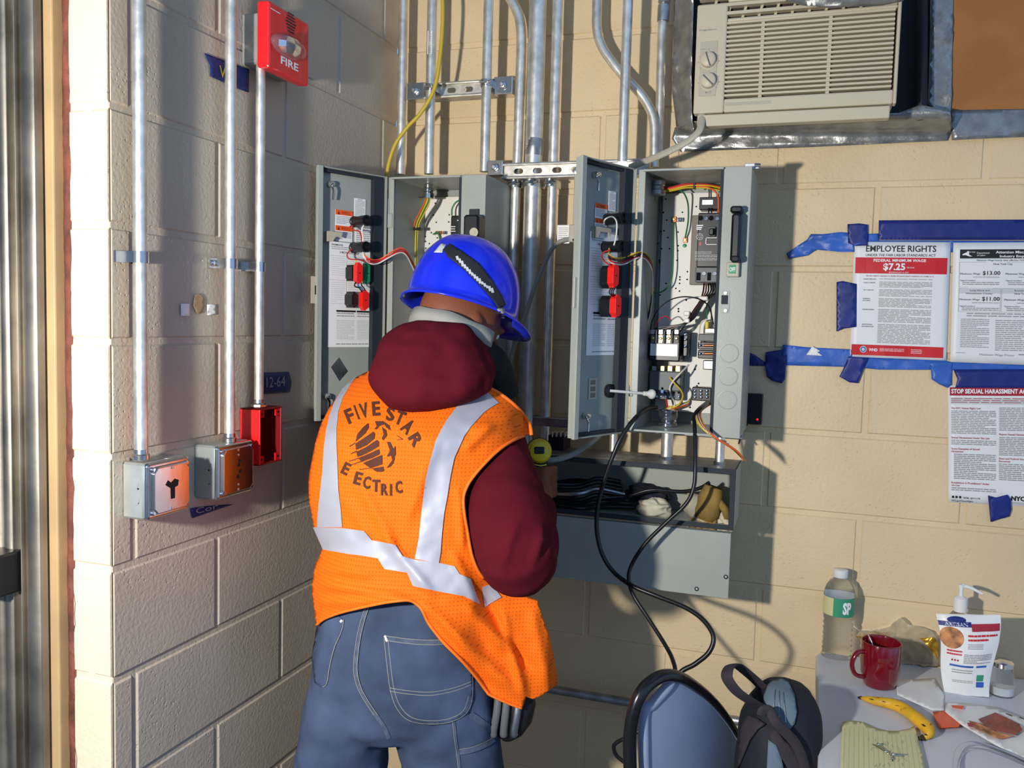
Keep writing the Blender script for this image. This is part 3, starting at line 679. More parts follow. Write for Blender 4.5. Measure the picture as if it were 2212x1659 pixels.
# fire alarm
Y0, Y1, Zb, Z1, Xf = wallbox(523, 558, 640, 26, 137, 80)
t = thing('fire_alarm', 'red wall fire alarm sounder with a clear strobe, marked FIRE', 'fire alarm', (XL, (Y0+Y1)/2, Zb))
m = M(); gf = Fr((XL, Y0, Zb), (0, 1, 0), (0, 0, 1)); m.bb(gf, (0, Y1-Y0, 0, Z1-Zb), .001, Xf-XL, 'box_grey', .003)
for q in (.18, .45, .72): m.lathe([(.0115, 0), (.0115, .0005), (.0104, .0005)], V((XL+(Xf-XL)*.5, Y0-.0002, Zb+(Z1-Zb)*q)), (0, -1, 0), 'box_grey', 20)
m.build('back_box', t, smooth=1)
Xh = at(582, 80, Y0-.004).x; hf = Fr((Xf, Y0-.006, Zb-.014), (0, 1, 0), (0, 0, 1)); HW = Y1-Y0+.012; HH = atx(582, -2, Xh).z-(Zb-.014)
zbot = atx(600, 162, Xh).z-(Zb-.014)
m = M(); hd = Xh-Xf
m.prism([hf.P(a, b, 0) for a, b in ((0, .004), (HW, .004), (HW, HH), (0, HH))], [hf.P(a, b, hd) for a, b in ((0, zbot+.006), (HW, zbot+.006), (HW, HH-.002), (0, HH-.002))], 'red_pl')
m.build('housing', t, bevel=.005)
h0 = m; gfn = lambda a, b: hf.P(a, b, hd+.0006)
c = hf.uv(628, 50, hd)
m = M()
for i in range(7):
    a = -.020+i*.0062; hh = .019-abs(i-3)*.0025; m.poly([gfn(c[0]-hh, c[1]+a), gfn(c[0]+hh, c[1]+a), gfn(c[0]+hh, c[1]+a+.003), gfn(c[0]-hh, c[1]+a+.003)], 'gasket')
m.build('speaker_slots', t)
l0 = hf.uv(586, 92, hd); l1 = hf.uv(652, 112, hd); m = M()
lc = hf.P((l0[0]+l1[0])/2, (l0[1]+l1[1])/2, hd)
m.sphere(lc, 1, 'lens', 14, 10, (.030, abs(l1[0]-l0[0])/2+.004, .0235), (V((1, 0, 0)), V((0, 1, 0)), V((0, 0, 1)))); m.build('strobe_lens', t, smooth=2, label='clear strobe lens')
m = M(); m.sphere(lc+V((.002, 0, 0)), 1, 'chrome', 8, 5, (.016, .036, .017)); m.build('reflector', t)
m = M(); r0 = hf.uv(606, 148, hd); r1 = hf.uv(644, 130, hd); zt = hf.uv(622, 128, hd)[1]; zl = hf.uv(622, 144, hd)[1]
text(m, gfn, 'FIRE', r0[0], r1[0], zl, zt, 'print_white', .03)
r0 = hf.uv(584, 12, hd); r1 = hf.uv(604, 18, hd); fine(m, gfn, r0[0], r1[0]+.002, r0[1]-.006, r0[1]-.002, 1, 'print_white', .5); m.build('lettering', t)
# marks and tapes on the left wall
def ltape(name, label, poly, k, writing=None, cat='tape', grp=None):
    mm = M()
    def fn(x, y):
        P = atx(x, y, XL+.0022); P.x += abs(noise.noise((P.y*30, P.z*30, 2)))*.002; return P
    sheet(mm, poly, 8, fn, k); o = mm.build(name, smooth=2, solid=.0006); tag(o, label, cat, grp)
    if writing:
        m2 = M()
        for s, x0, y0, x1, y1, h, kk in writing:
            g = lambda a, b, x0=x0, y0=y0, x1=x1, y1=y1, h=h: atx(x0+(x1-x0)*a, y0+(y1-y0)*a-h*b, XL+.0048)
            text(m2, g, s, 0, 1, 0, 1, kk, .0)
        m2.build('handwriting', o)
ltape('painters_tape', 'torn blue tape behind the middle conduit, below the fire alarm', [(441, 114), (465, 124), (538, 150), (537, 200), (515, 192), (454, 165), (452, 140)], 'tape_navy', [('V', 474, 166, 488, 170, 26, 'w_yellow')])
ltape('painters_tape', 'small blue tape reading 12-64 beside the third conduit', [(566, 805), (624, 803), (630, 825), (626, 847), (574, 851), (566, 850)], 'tape_navy', [('12-64', 576, 837, 616, 834, 22, 'print_grey')])
ltape('painters_tape', 'wedge of blue tape under the two grey boxes', [(411, 1098), (450, 1093), (504, 1089), (460, 1104), (416, 1119)], 'tape_navy', [('Cor', 423, 1110, 470, 1099, 12, 'print_grey')])
ltape('wall_mark', 'left of two small white paper squares stuck on the left wall', [(390, 656), (409, 656), (409, 683), (390, 682)], 'label_white', cat='sticker', grp='white squares on the left wall')
ltape('wall_mark', 'right of two small white paper squares stuck on the left wall', [(447, 658), (466, 657), (466, 679), (448, 681)], 'label_white', cat='sticker', grp='white squares on the left wall')
ltape('wall_mark', 'dried beige glue blob with a hole between the two white squares', [(420, 637), (432, 634), (441, 645), (442, 662), (436, 675), (424, 678), (417, 660)], 'trim_wood', cat='glue mark')
# ================================================================== ENCLOSURES
YB, YF = -.06, -.27
def zat(px, py, Y): return at(px, py, Y).z
ZT = zat(1050, 377, YF); ZBm = (zat(1540, 944, YF)+zat(1599, 944, YF))/2
def enclosure(label, X0, X1, XD, ZBt, ZTp, grp='open grey starter enclosures'):
    t = thing('electrical_enclosure', label, 'electrical enclosure', ((X0+X1)/2, YB, ZBt), grp)
    th = .003; mm = M()
    mm.box(X0, X1, YB-th, YB, ZBt, ZTp, 'enamel_in')
    mm.box(X0, X0+th, YF, YB-th, ZBt, ZTp, 'enamel_in'); mm.box(X1-th, X1, YF, YB-th, ZBt, ZTp, 'enamel')
    mm.box(X0+th, X1-th, YF, YB-th, ZTp-th, ZTp, 'enamel'); mm.box(X0+th, X1-th, YF, YB-th, ZBt, ZBt+th, 'enamel')
    mm.box(X0-.012, X0+.004, YF-.002, YF+.001, ZBt, ZTp, 'enamel'); mm.box(X0, XD, YF-.012, YF+.0, ZTp-.006, ZTp-.001, 'enamel'); mm.box(X0, XD, YF-.016, YF+.0, ZBt+.001, ZBt+.006, 'enamel')
    mm.build('cabinet', t, bevel=.0012)
    mm = M(); mm.box(XD, X1, YF-.002, YF+.001, ZBt-.002, ZTp, 'enamel'); mm.box(XD, XD+.003, YF, YF+.045, ZBt, ZTp, 'enamel')
    mm.build('front_strip', t, bevel=.001); mm = M(); mm.box(XD-.007, XD-.0005, YF-.001, YF+.012, ZBt+.004, ZTp-.006, 'gasket'); mm.build('gasket', t)
    return t
def bxf(t, name, fr, x0, y0, x1, y1, w0, w1, k, b=.0015, label=None):
    mm = M(); mm.bb(fr, fr.rect(x0, y0, x1, y1, w1), w0, w1, k, b); return mm.build(name, t, label=label)
def wires(t, name, fr, pts, rpx, k, label=None):
    """pts: (px,py,height above frame)"""
    P = smooth_path([fr.at(a, b, c) for a, b, c in pts], 6); mm = M(); r = rpx*proj(P[0])[2]/F; mm.tube(P, r, k, 8); return mm.build(name, t, smooth=1, label=label)
def bundle(t, fr, pts, cols, rpx=1.4, sp=2.2, names=None):
    for i, k in enumerate(cols):
        o = (i-(len(cols)-1)/2)*sp; ph = i*1.7
        q = []
        for j, (a, b, c) in enumerate(pts):
            a2, b2 = pts[min(j+1, len(pts)-1)][:2]; a1, b1 = pts[max(j-1, 0)][:2]; L = math.hypot(a2-a1, b2-b1) or 1
            q.append((a-(b2-b1)/L*o+math.sin(ph+j)*.7, b+(a2-a1)/L*o+math.cos(ph+j)*.7, c+.003*((i*7) % 3)))
        wires(t, 'wire', fr, q, rpx, k, label=k[2:]+' insulated wire')
# ---- right enclosure
RX0 = at(1383, 600, YF).x; RX1 = (at(1624, 365, YF).x+at(1599, 944, YF).x)/2; RXD = (at(1564, 400, YF).x+at(1540, 900, YF).x)/2
ER = enclosure('right open grey enclosure full of wiring, its lever labelled OFF', RX0, RX1, RXD, ZBm, ZT)
PB = Fr((0, YB-.018, 0), (1, 0, 0), (0, 0, 1))      # back plate face
FS = Fr((0, YF-.002, 0), (1, 0, 0), (0, 0, 1))      # front strip face
m = M(); pz0, pz1 = PB.uv(1450, 888)[1], PB.uv(1450, 418)[1]
m.box(RX0+.014, RX1-.012, YB-.018, YB-.014, pz0, pz1, 'plate_white'); BP = m.build('back_plate', ER, label='white perforated mounting plate')
m = M()
for x, y in [(432, 498), (403, 658), (443, 750), (631, 656), (797, 587), (410, 877), (372, 885), (285, 937), (458, 957), (287, 998), (340, 1027), (235, 1114), (288, 1090), (383, 1090), (477, 1090), (280, 1150), (355, 1228), (357, 1250), (277, 1225), (578, 892), (580, 1055), (577, 1114), (565, 1230), (690, 1365), (600, 1428), (600, 1460), (597, 1505), (687, 1458), (435, 1505), (363, 1643), (595, 1597), (552, 1565)]:
    c = PB.at(1360+x/5.529, 340+y/5.529, .0005); m.lathe([(.0021, 0), (.0001, .0002)], c, (0, -1, 0), 'dark_hole', 10)
for x, y in [(515, 230), (515, 257), (597, 137), (727, 1017), (710, 1043), (690, 868), (637, 1268)]:
    c = PB.at(1360+x/4.879, 620+y/4.879, .0005); m.lathe([(.0024, 0), (.0001, .0002)], c, (0, -1, 0), 'dark_hole', 10)
build_each(m, 'hole', BP)
bxf(ER, 'control_transformer', PB, 1510, 453, 1556, 425, 0, .045, 'black_pl'); 
o = bxf(ER, 'terminal_label', PB, 1516, 443, 1541, 431, .045, .047, 'galv'); 
br = bxf(ER, 'breaker_plate', PB, 1489, 615, RXD and 1562, 464, 0, .02, 'beige_pl')
bk = bxf(ER, 'circuit_breaker', PB, 1504, 577, 1562, 459, .02, .07, 'black_pl', .002)
bxf(ER, 'breaker_terminal_cover', PB, 1501, 610, 1562, 577, .02, .062, 'grey_pl', .002)
m = M()
for x, y, w_ in ((917, 733, .0705), (1047, 733, .0705), (890, 1387, .0625), (1018, 1387, .0625)):
    m.lathe([(.0052, 0), (.0052, .001), (.0044, .003), (.0022, .003), (.0022, .001)], PB.at(1360+x/5.529, 340+y/5.529, w_), (0, -1, 0), 'chrome', 16)
build_each(m, 'terminal_screw', bk, smooth=1)
m = M()
for x, y in ((850, 725), (975, 725)): m.lathe([(.006, 0), (.0001, .0003)], PB.at(1360+x/5.529, 340+y/5.529, .0702), (0, -1, 0), 'dark_hole', 16)
for r in ((795, 1375, 850, 1470), (925, 1375, 975, 1470)): m.bb(PB, PB.rect(1360+r[0]/5.529, 340+r[3]/5.529, 1360+r[2]/5.529, 340+r[1]/5.529, .0625), .0621, .0626, 'dark_hole', .0001)
build_each(m, 'terminal_recess', bk)
m = M(); m.bb(PB, PB.rect(1529, 512, 1547, 490, .07), .07, .078, 'grey_pl', .002); m.bb(PB, PB.rect(1532, 509, 1543, 494, .078), .078, .090, 'black_pl', .002); m.build('toggle', bk)
m = M(); fp = lambda a, b: PB.P(a, b, .0708)
for i, y in enumerate((813, 837, 858)): r = PB.rect(1504+0.5, 340+(y+7)/5.529, 1519-i*2, 340+(y-7)/5.529, .0708); m.poly(q4(fp, *r), 'print_white')
for y, x1 in ((1125, 980), (1142, 980), (1165, 1060), (1182, 1060), (1205, 1060), (1222, 1060)):
    r = PB.rect(1360+780/5.529, 340+(y+5)/5.529, 1360+x1/5.529, 340+(y-2)/5.529, .0708); fine(m, fp, r[0], r[1], r[2], r[3], 1, 'print_lightgrey', .7)
cx, cy = PB.uv(1360+838/5.529, 340+948/5.529, .0708)
for i in range(12):
    a = i*math.pi/6; m.poly([fp(cx+math.cos(a+e)*rr, cy+math.sin(a+e)*rr) for e, rr in ((-.2, .0070), (.2, .0070), (.2, .0082), (-.2, .0082))], 'print_lightgrey')
    if i % 2: m.poly([fp(cx+math.cos(a+e)*rr, cy+math.sin(a+e)*rr) for e, rr in ((-.25, .002), (.25, .002), (.08, .007), (-.08, .007))], 'print_lightgrey')
m.poly(q4(fp, *PB.rect(1510, 530, 1515, 523, .0708)), 'print_red')
m.build('breaker_printing', bk)
m = M(); fo = lambda a, b: PB.P(a, b, .0712); r = PB.rect(1524, 529, 1549, 513, .071)
for (a, b, c, d) in ((r[0], r[1], r[2], r[2]+.0015), (r[0], r[1], r[3]-.0015, r[3]), (r[0], r[0]+.0018, r[2], r[3])): m.fbox(PB, a, b, c, d, .07, .073, 'print_white')
m.build('trip_window', bk)
def lug(t, x0, y0, x1, y1, k='copper', w=.006):
    mm = M(); r = PB.rect(x0, y1, x1, y0, w); mm.bb(PB, r, 0, w, k, .001); mm.lathe([(.0042, 0), (.0042, .002), (.003, .003)], PB.P((r[0]+r[1])/2, (r[2]+r[3])/2, w), (0, -1, 0), 'chrome' if k != 'copper' else 'brass', 12); mm.build('ground_lug', t, smooth=1)
lug(ER, 1450, 468, 1461, 480); lug(ER, 1463, 470, 1477, 479, 'chrome'); lug(ER, 1475, 513, 1485, 524); 
mm = M(); mm.lathe([(.0045, 0), (.0045, .004), (.003, .0045)], PB.at(1479, 531, 0), (0, -1, 0), 'green_pl', 14); mm.build('ground_screw', ER, smooth=1)
m = M(); c = PB.at(1419, 398, .09)
for i, (dy) in enumerate((0,)):
    m.lathe([(.017, 0), (.021, .002), (.021, .012), (.017, .014), (.017, .022), (.020, .024), (.020, .034)], V((c.x, c.y+.0, ZT-.045)), (0, 0, 1), 'galv_dull', 20)
m.build('conduit_connector', ER, smooth=1)
bundle(ER, PB, [(1415, 398, .085), (1413, 406, .08), (1425, 412, .07), (1450, 409, .06), (1480, 402, .06), (1502, 401, .06), (1530, 402, .06), (1560, 408, .05)], ['w_red', 'w_orange', 'w_yellow', 'w_black', 'w_yellow'], 1.5, 2.0)
wires(ER, 'wire', PB, [(1500, 402, .06), (1525, 404, .062), (1543, 412, .062), (1551, 425, .062), (1552, 445, .062), (1551, 460, .06)], 1.8, 'w_orange', 'orange-red wire to the breaker')
bxf(ER, 'wire_tie', PB, 1497, 408, 1502, 396, .05, .068, 'black_pl', .001)
for x in (1532, 1536): wires(ER, 'wire', PB, [(x-1, 404, .055), (x, 415, .05), (x, 426, .05)], 1.3, 'w_black', 'black wire')
for x in (1531, 1537): wires(ER, 'wire', PB, [(x, 450, .05), (x, 460, .06)], 1.3, 'w_black', 'black wire')
wires(ER, 'wire', PB, [(1468, 410, .06), (1479, 420, .05), (1486, 440, .03), (1487, 470, .02), (1484, 495, .02), (1480, 514, .012)], 1.8, 'w_green', 'green earth wire from the top')
wires(ER, 'wire', PB, [(1456, 480, .01), (1455, 500, .02), (1454, 560, .03), (1452, 595, .03), (1445, 617, .03), (1430, 630, .03), (1412, 632, .03), (1398, 624, .03), (1392, 612, .04)], 1.6, 'w_green', 'long green earth wire')
wires(ER, 'wire', PB, [(1415, 412, .06), (1412, 440, .05), (1402, 465, .05), (1393, 495, .05), (1390, 560, .05), (1388, 640, .05), (1386, 720, .05), (1385, 800, .04)], 2.8, 'w_black', 'thick black cable down the left side')
# contactor
cn = bxf(ER, 'contactor', PB, 1401, 779, 1470, 722, 0, .085, 'black_pl', .003)
bxf(cn, 'rating_label', PB, 1404, 768, 1464, 744, .0855, .0865, 'label_white', .0005, label='blank white rating label')
m = M()
for i in range(4):
    x = 1404+i*17; 
    for y0, y1, k in ((712, 722, 'zinc'), (724, 741, 'brass' if i % 3 else 'beige_pl')): m.bb(PB, PB.rect(x+1, y1, x+11, y0, .09), .06, .088, k, .001)
    m.lathe([(.004, 0), (.004, .003), (.002, .004)], PB.at(x+6, 731, .088), (0, -1, 0), 'brass', 12)
build_each(m, 'contactor_terminal', cn)
m = M()
for i in range(3): m.bb(PB, PB.rect(1416+i*17, 742, 1420+i*17, 714, .09), .06, .094, 'grey_pl', .001)
build_each(m, 'barrier', cn)
m = M(); m.bb(PB, PB.rect(1474, 770, 1486, 718, .07), .0, .065, 'black_pl', .002); m.bb(PB, PB.rect(1391, 775, 1398, 715, .06), 0, .05, 'black_pl', .002)
for y in (723, 733, 748): m.lathe([(.0042, 0), (.0042, .003), (.002, .004)], PB.at(1480, y, .065), (0, -1, 0), 'chrome', 12)
for y in (720, 732, 744, 766): m.lathe([(.0036, 0), (.0036, .003), (.002, .004)], PB.at(1393, y, .05), (0, -1, 0), 'galv_dull', 12)
m.build('auxiliary_contacts', cn, smooth=1)
m = M()
for i in range(4): m.bb(PB, PB.rect(1409+i*17, 803, 1420+i*17, 790, .04), .02, .05, 'brass' if i else 'galv_dull', .001)
build_each(m, 'link_terminal', ER)
ov = bxf(ER, 'overload_relay', PB, 1401, 843, 1472, 803, 0, .06, 'grey_pl', .003)
bxf(ER, 'overload_terminals', PB, 1403, 861, 1470, 843, 0, .05, 'grey_pl', .002)
m = M()
for i in range(7):
    for y in (848, 857): m.lathe([(.0028, 0), (.0028, .0015), (.001, .002)], PB.at(1409+i*9.5, y, .05), (0, -1, 0), 'chrome' if y > 850 else 'dark_hole', 10)
build_each(m, 'relay_screw', ov, smooth=1); bxf(ov, 'reset_button', PB, 1427, 850, 1434, 836, .05, .06, 'blue_pl', .001)
tb = bxf(ER, 'terminal_block', PB, 1494, 865, 1537, 838, 0, .035, 'black_pl', .002); m = M()
for i in range(3):
    for y in (844, 851, 858): m.lathe([(.0042, 0), (.0042, .002), (.002, .003)], PB.at(1501+i*13, y, .035), (0, -1, 0), 'chrome', 10)
build_each(m, 'block_screw', tb, smooth=1)
for y0, y1 in ((739, 754), (757, 774)):
    fb = bxf(ER, 'fuse_block', PB, 1507, y1, 1545, y0, 0, .03, 'black_pl', .002); mm = M()
    for x in (1512, 1519, 1530): mm.lathe([(.0038, 0), (.0038, .003), (.002, .004)], PB.at(x, y0+7, .03), (0, -1, 0), 'chrome', 10)
    build_each(mm, 'fuse_clip', fb, smooth=1); mm = M(); mm.cyl(PB.at(1522, y0+7, .036), PB.at(1545, y0+7, .036), .0035, 'copper', 12); mm.build('fuse', fb, smooth=1)
bxf(ER, 'control_relay', PB, 1508, 737, 1547, 722, 0, .035, 'grey_pl', .002); bxf(ER, 'wire_lugs', PB, 1522, 720, 1546, 709, 0, .03, 'zinc', .002)
bxf(ER, 'wire_connector', PB, 1522, 711, 1531, 694, .02, .035, 'w_yellow', .002, label='yellow crimp connector'); bxf(ER, 'lower_terminals', PB, 1518, 798, 1545, 779, 0, .025, 'galv_dull', .002)
wires(ER, 'wire', PB, [(1527, 696, .028), (1527, 680, .03), (1526, 662, .03), (1532, 650, .03)], 1.4, 'w_green', 'green wire'); 
wires(ER, 'wire', PB, [(1512, 742, .035), (1511, 715, .03), (1516, 695, .03), (1530, 690, .03)], 1.4, 'w_white', 'white wire')
for i in range(7):
    x = 1521+i*4.4; wires(ER, 'wire', PB, [(x, 612, .05), (x-2+i, 630, .06), (1512+i*2, 650, .065), (1500+i*2.0, 668, .065), (1487+i*2.0, 688, .07), (1474+i*1.2, 700, .08), (1422+i*9, 708+(i % 2)*3, .08), (1412+i*9.5, 716, .075)], 1.7, 'w_black' if i != 1 else 'w_brown', 'black power wire')
bxf(ER, 'wire_tie', PB, 1476, 682, 1490, 672, .06, .085, 'w_white', .002, label='white cable tie'); bxf(ER, 'wire_tie', PB, 1508, 649, 1529, 640, .05, .078, 'w_white', .002, label='white cable tie'); bxf(ER, 'wire_tie', PB, 1478, 697, 1489, 688, .06, .088, 'label_white', .002, label='white cable tie')
wires(ER, 'wire', PB, [(1405, 712, .07), (1410, 690, .08), (1425, 665, .085), (1450, 647, .085), (1480, 641, .085), (1510, 646, .08), (1530, 660, .07), (1537, 680, .05), (1541, 700, .03)], 1.4, 'w_black', 'long arching black wire')
wires(ER, 'wire', PB, [(1418, 705, .08), (1424, 690, .085), (1438, 683, .085), (1450, 692, .08)], 1.2, 'w_red', 'small red looping wire')
wires(ER, 'wire', PB, [(1488, 788, .05), (1470, 806, .075), (1455, 822, .075), (1447, 838, .07), (1450, 856, .065), (1457, 868, .05), (1456, 880, .05)], 1.9, 'w_white', 'white wire over the relay')
wires(ER, 'wire', PB, [(1446, 815, .07), (1457, 828, .075), (1470, 842, .07), (1475, 855, .06), (1468, 872, .05), (1455, 880, .05), (1444, 878, .05)], 1.8, 'w_yellow', 'yellow wire over the relay')
for k, dx in (('w_yellow', 0), ('w_white', 3), ('w_orange', 6)): wires(ER, 'wire', PB, [(1438+dx, 884, .05), (1450, 878+dx, .05), (1466, 874+dx, .04), (1485, 868+dx, .02), (1490, 862, .01)], 1.4, k)
wires(ER, 'wire', PB, [(1438, 860, .04), (1442, 880, .045), (1445, 905, .06)], 2, 'w_red', 'red wire')
m = M(); c = PB.at(1442, 915, .09); m.lathe([(.019, 0), (.024, .003), (.024, .010), (.018, .012), (.018, .018), (.022, .020), (.024, .026), (.024, .040), (.018, .042)], (c.x, c.y, ZBm+.003), (0, 0, 1), 'chrome', 12); m.build('conduit_connector', ER, smooth=1)
# front strip hardware
for x, y in ((1575, 763), (1573, 813), (1571, 864)):
    m = M(); c = FS.at(x, y, 0); r = 20.5*proj(c)[2]/F; m.lathe([(r, -.0002), (r, .0010), (r-.0015, .0012), (r-.002, .0004), (.001, .0004)], c, (0, -1, 0), 'enamel', 40); m.build('knockout', ER, smooth=1)
m = M(); m.bb(FS, FS.rect(1558, 676, 1577, 628), 0, .0015, 'enamel', .0005); m.bb(FS, FS.rect(1558, 657, 1573, 638), .0015, .003, 'gasket', .0005)
for y in (633, 671): m.lathe([(.0045, 0), (.0045, .002), (.003, .0025)], FS.at(1568, y, .0015), (0, -1, 0), 'galv', 14)
m.build('latch_plate', ER, smooth=1)
LV = bxf(ER, 'lever', FS, 1576, 566, 1601, 460, .012, .040, 'black_pl', .005, label='black disconnect lever')
bxf(LV, 'lever_pivot', FS, 1577, 460, 1604, 444, 0, .034, 'black_pl', .004); bxf(LV, 'lever_foot', FS, 1578, 566, 1597, 552, 0, .045, 'black_soft', .003)
ol = bxf(ER, 'indicator_block', FS, 1568, 598, 1597, 566, 0, .016, 'ac_panel', .002, label='beige block with green OFF sign')
bxf(ol, 'off_sign', FS, 1574, 591, 1590, 572, .016, .0166, 'green_pl', .0002)
m = M(); r = FS.rect(1575.5, 586, 1588.5, 577.5, .017); text(m, lambda a, b: FS.P(a, b, .0172), 'OFF', r[0], r[1], r[2], r[3], 'print_white', .02); m.build('off_text', ol)
m = M(); m.bb(FS, FS.rect(1608, 366, 1640, 352, -.02), -.03, -.02, 'galv_dull', .001); m.cyl(FS.at(1630, 357, -.02), FS.at(1643, 357, -.02), .004, 'zinc', 8); m.build('top_lug', ER)
# hinges on the left edge
def hinge(t, x, y0, y1, Y):
    mm = M(); f = Fr((0, Y, 0), (1, 0, 0), (0, 0, 1)); mm.bb(f, f.rect(x-7, y1, x+7, (y0+y1)/2, .004), -.006, .006, 'enamel', .002); mm.cyl(f.at(x-3, y1, .003), f.at(x-3, y0, .003), .0035, 'enamel', 12); mm.build('hinge', t, smooth=1)
hinge(ER, 1372, 460, 486, YF); hinge(ER, 1360, 832, 856, YF)
# ---- doors
def door(t, hx, hy, hY, fx, fy, fY, label):
    H0 = at(hx, hy, hY); F0 = at(fx, fy, fY)
    u = V((F0.x-H0.x, F0.y-H0.y, 0)); L = u.length; u.normalize()
    nn = V((-u.y, u.x, 0)); 
    if nn.dot(V((1, -.3, 0))) < 0: nn = -nn
    # frame with u from free edge to hinge so that n faces the camera side
    fr = Fr(V((F0.x, F0.y, ZBm-.004)), -u, (0, 0, 1))
    if fr.n.dot(nn) < 0: fr.n = -fr.n
    HT = ZT-ZBm+.004; mm = M(); fl = .022; th = .0025
    mm.fbox(fr, 0, L, 0, HT, -fl-th, -fl, 'enamel_in')
    mm.fbox(fr, -th, 0, 0, HT, -fl-th, .004, 'enamel'); mm.fbox(fr, 0, L, HT-th, HT, -fl, .0, 'enamel'); mm.fbox(fr, 0, L, 0, th, -fl, .0, 'enamel'); mm.fbox(fr, L-th, L, 0, HT, -fl, .002, 'enamel_in')
    mm.fbox(fr, -th-.012, -th, 0, HT, -.004, .004, 'enamel')
    d = mm.build('door', t, bevel=.0008, label=label)
    fr.o = fr.o-fr.n*fl
    mm = M(); mm.fbox(fr, .001, .008, .004, HT-.004, .0005, .014, 'gasket'); mm.fbox(fr, L-.034, L-.003, .004, HT-.004, .0005, .016, 'gasket'); mm.fbox(fr, .008, L-.034, HT-.010, HT-.004, .0005, .012, 'gasket'); mm.fbox(fr, .008, L-.034, .004, .010, .0005, .012, 'gasket'); mm.build('door_gasket', d)
    return d, fr, L, HT
def label_sheet(par, name, fr, x0, y0, x1, y1, w, draw, k='label_white'):
    r = fr.rect(x0, y0, x1, y1, w); mm = M(); mm.bb(fr, r, w-.0008, w, k, .0002); o = mm.build(name, par); m2 = M()
    fn = lambda s, t: fr.P(r[0]+(r[1]-r[0])*s, r[3]-(r[3]-r[2])*t, w+.0004)
    draw(m2, fn); m2.build(name+'_print', o)
    return o
def txt(m, fn, s, s0, s1, t0, t1, k, b=.01): text(m, fn, s, s0, s1, t1, t0, k, b)
def d_warn(m, fn):
    for a in (0, .5):
        m.poly(q4(fn, 0, 1, a+.0, a+.16), 'orange_label'); txt(m, fn, 'WARNING', .35, .85, a+.03, a+.13, 'print_black', .02)
        m.poly([fn(.12, a+.14), fn(.25, a+.14), fn(.185, a+.02)], 'print_black'); fine(m, fn, .05, .92, a+.2, a+.46, 5, 'print_grey', .4)
def d_small(m, fn): txt(m, fn, 'NOTICE', .3, .7, .04, .10, 'print_grey'); fine(m, fn, .08, .92, .14, .96, 11, 'print_grey', .35)
def d_tiny(m, fn): fine(m, fn, .08, .92, .06, .94, 8, 'print_grey', .35)
def d_big(m, fn, code='14DUS92NF'):
    txt(m, fn, 'SIEMENS', .05, .28, .02, .035, 'print_black'); fine(m, fn, .05, .4, .045, .08, 2, 'print_grey', .4)
    txt(m, fn, code, .22, .62, .085, .105, 'print_black', .005)
    for tt in (.13, .36): m.poly(q4(fn, .02, .98, tt, tt+.002), 'print_grey')
    for ss in (.36, .66): m.poly(q4(fn, ss, ss+.003, .13, .62), 'print_grey')
    random.seed(3)
    for c0, c1 in ((.05, .33), (.4, .63), (.7, .96)):
        for (a, b, n) in ((.15, .33, 9), (.38, .60, 11)): fine(m, fn, c0, c1, a, b, n, 'print_lightgrey' if n % 2 else 'print_grey', .28)
    m.poly(q4(fn, .16, .56, .645, .662), 'print_black'); m.poly(q4(fn, .58, .98, .645, .662), 'print_black')
    for c0 in (.17, .59): fine(m, fn, c0, c0+.36, .67, .72, 2, 'print_grey', .4); fine(m, fn, c0, c0+.36, .74, .93, 12, 'print_lightgrey', .6)
    fine(m, fn, .16, .9, .965, .975, 1, 'print_grey', .9)
def latch(par, fr, x, y, side=1, dy=34):
    mm = M(); c = fr.at(x, y, .002); mm.lathe([(.007, 0), (.007, .012), (.005, .016)], c, fr.n, 'galv', 14)
    d = fr.at(x+8, y+dy, .018); p = smooth_path([c+fr.n*.016, fr.at(x+5, y+3, .020), fr.at(x+9, y+dy*.4, .020), d]); mm.tube(p, .0028, 'chrome', 8); mm.build('latch_hook', par, smooth=1)
def tubepilot(par, fr, x, y, L, r=.0135):
    mm = M(); c = fr.at(x, y, .001); mm.lathe([(r, 0), (r, L*.1), (r*.92, L*.12), (r*.92, L*.7), (r, L*.72), (r, L), (r*.75, L), (r*.75, L*.9)], c, fr.n, 'black_pl', 22); mm.build('pilot_lamp_socket', par, smooth=1)
def cblock(par, fr, x0, y0, x1, y1, w0, w1, k, label):
    r = fr.rect(x0, y0, x1, y1, w1); u0, u1, v0, v1 = r; c = min(u1-u0, v1-v0)*.3
    mm = M(); oc = [(u0+c, v0), (u1-c, v0), (u1, v0+c), (u1, v1-c), (u1-c, v1), (u0+c, v1), (u0, v1-c), (u0, v0+c)]
    mm.fprism(fr, oc, w0, w1, k); mm.fbox(fr, (u0+u1)/2-.004, (u0+u1)/2+.004, v0-.003, v0, w0, w1-.004, k); mm.fbox(fr, (u0+u1)/2-.004, (u0+u1)/2+.004, v1, v1+.003, w0, w1-.004, k)
    mm.cyl(fr.P((u0+u1)/2, (v0+v1)/2, w1), fr.P((u0+u1)/2, (v0+v1)/2, w1+.0005), .002, 'dark_hole', 8)
    return mm.build('contact_block', par, bevel=.001, label=label)
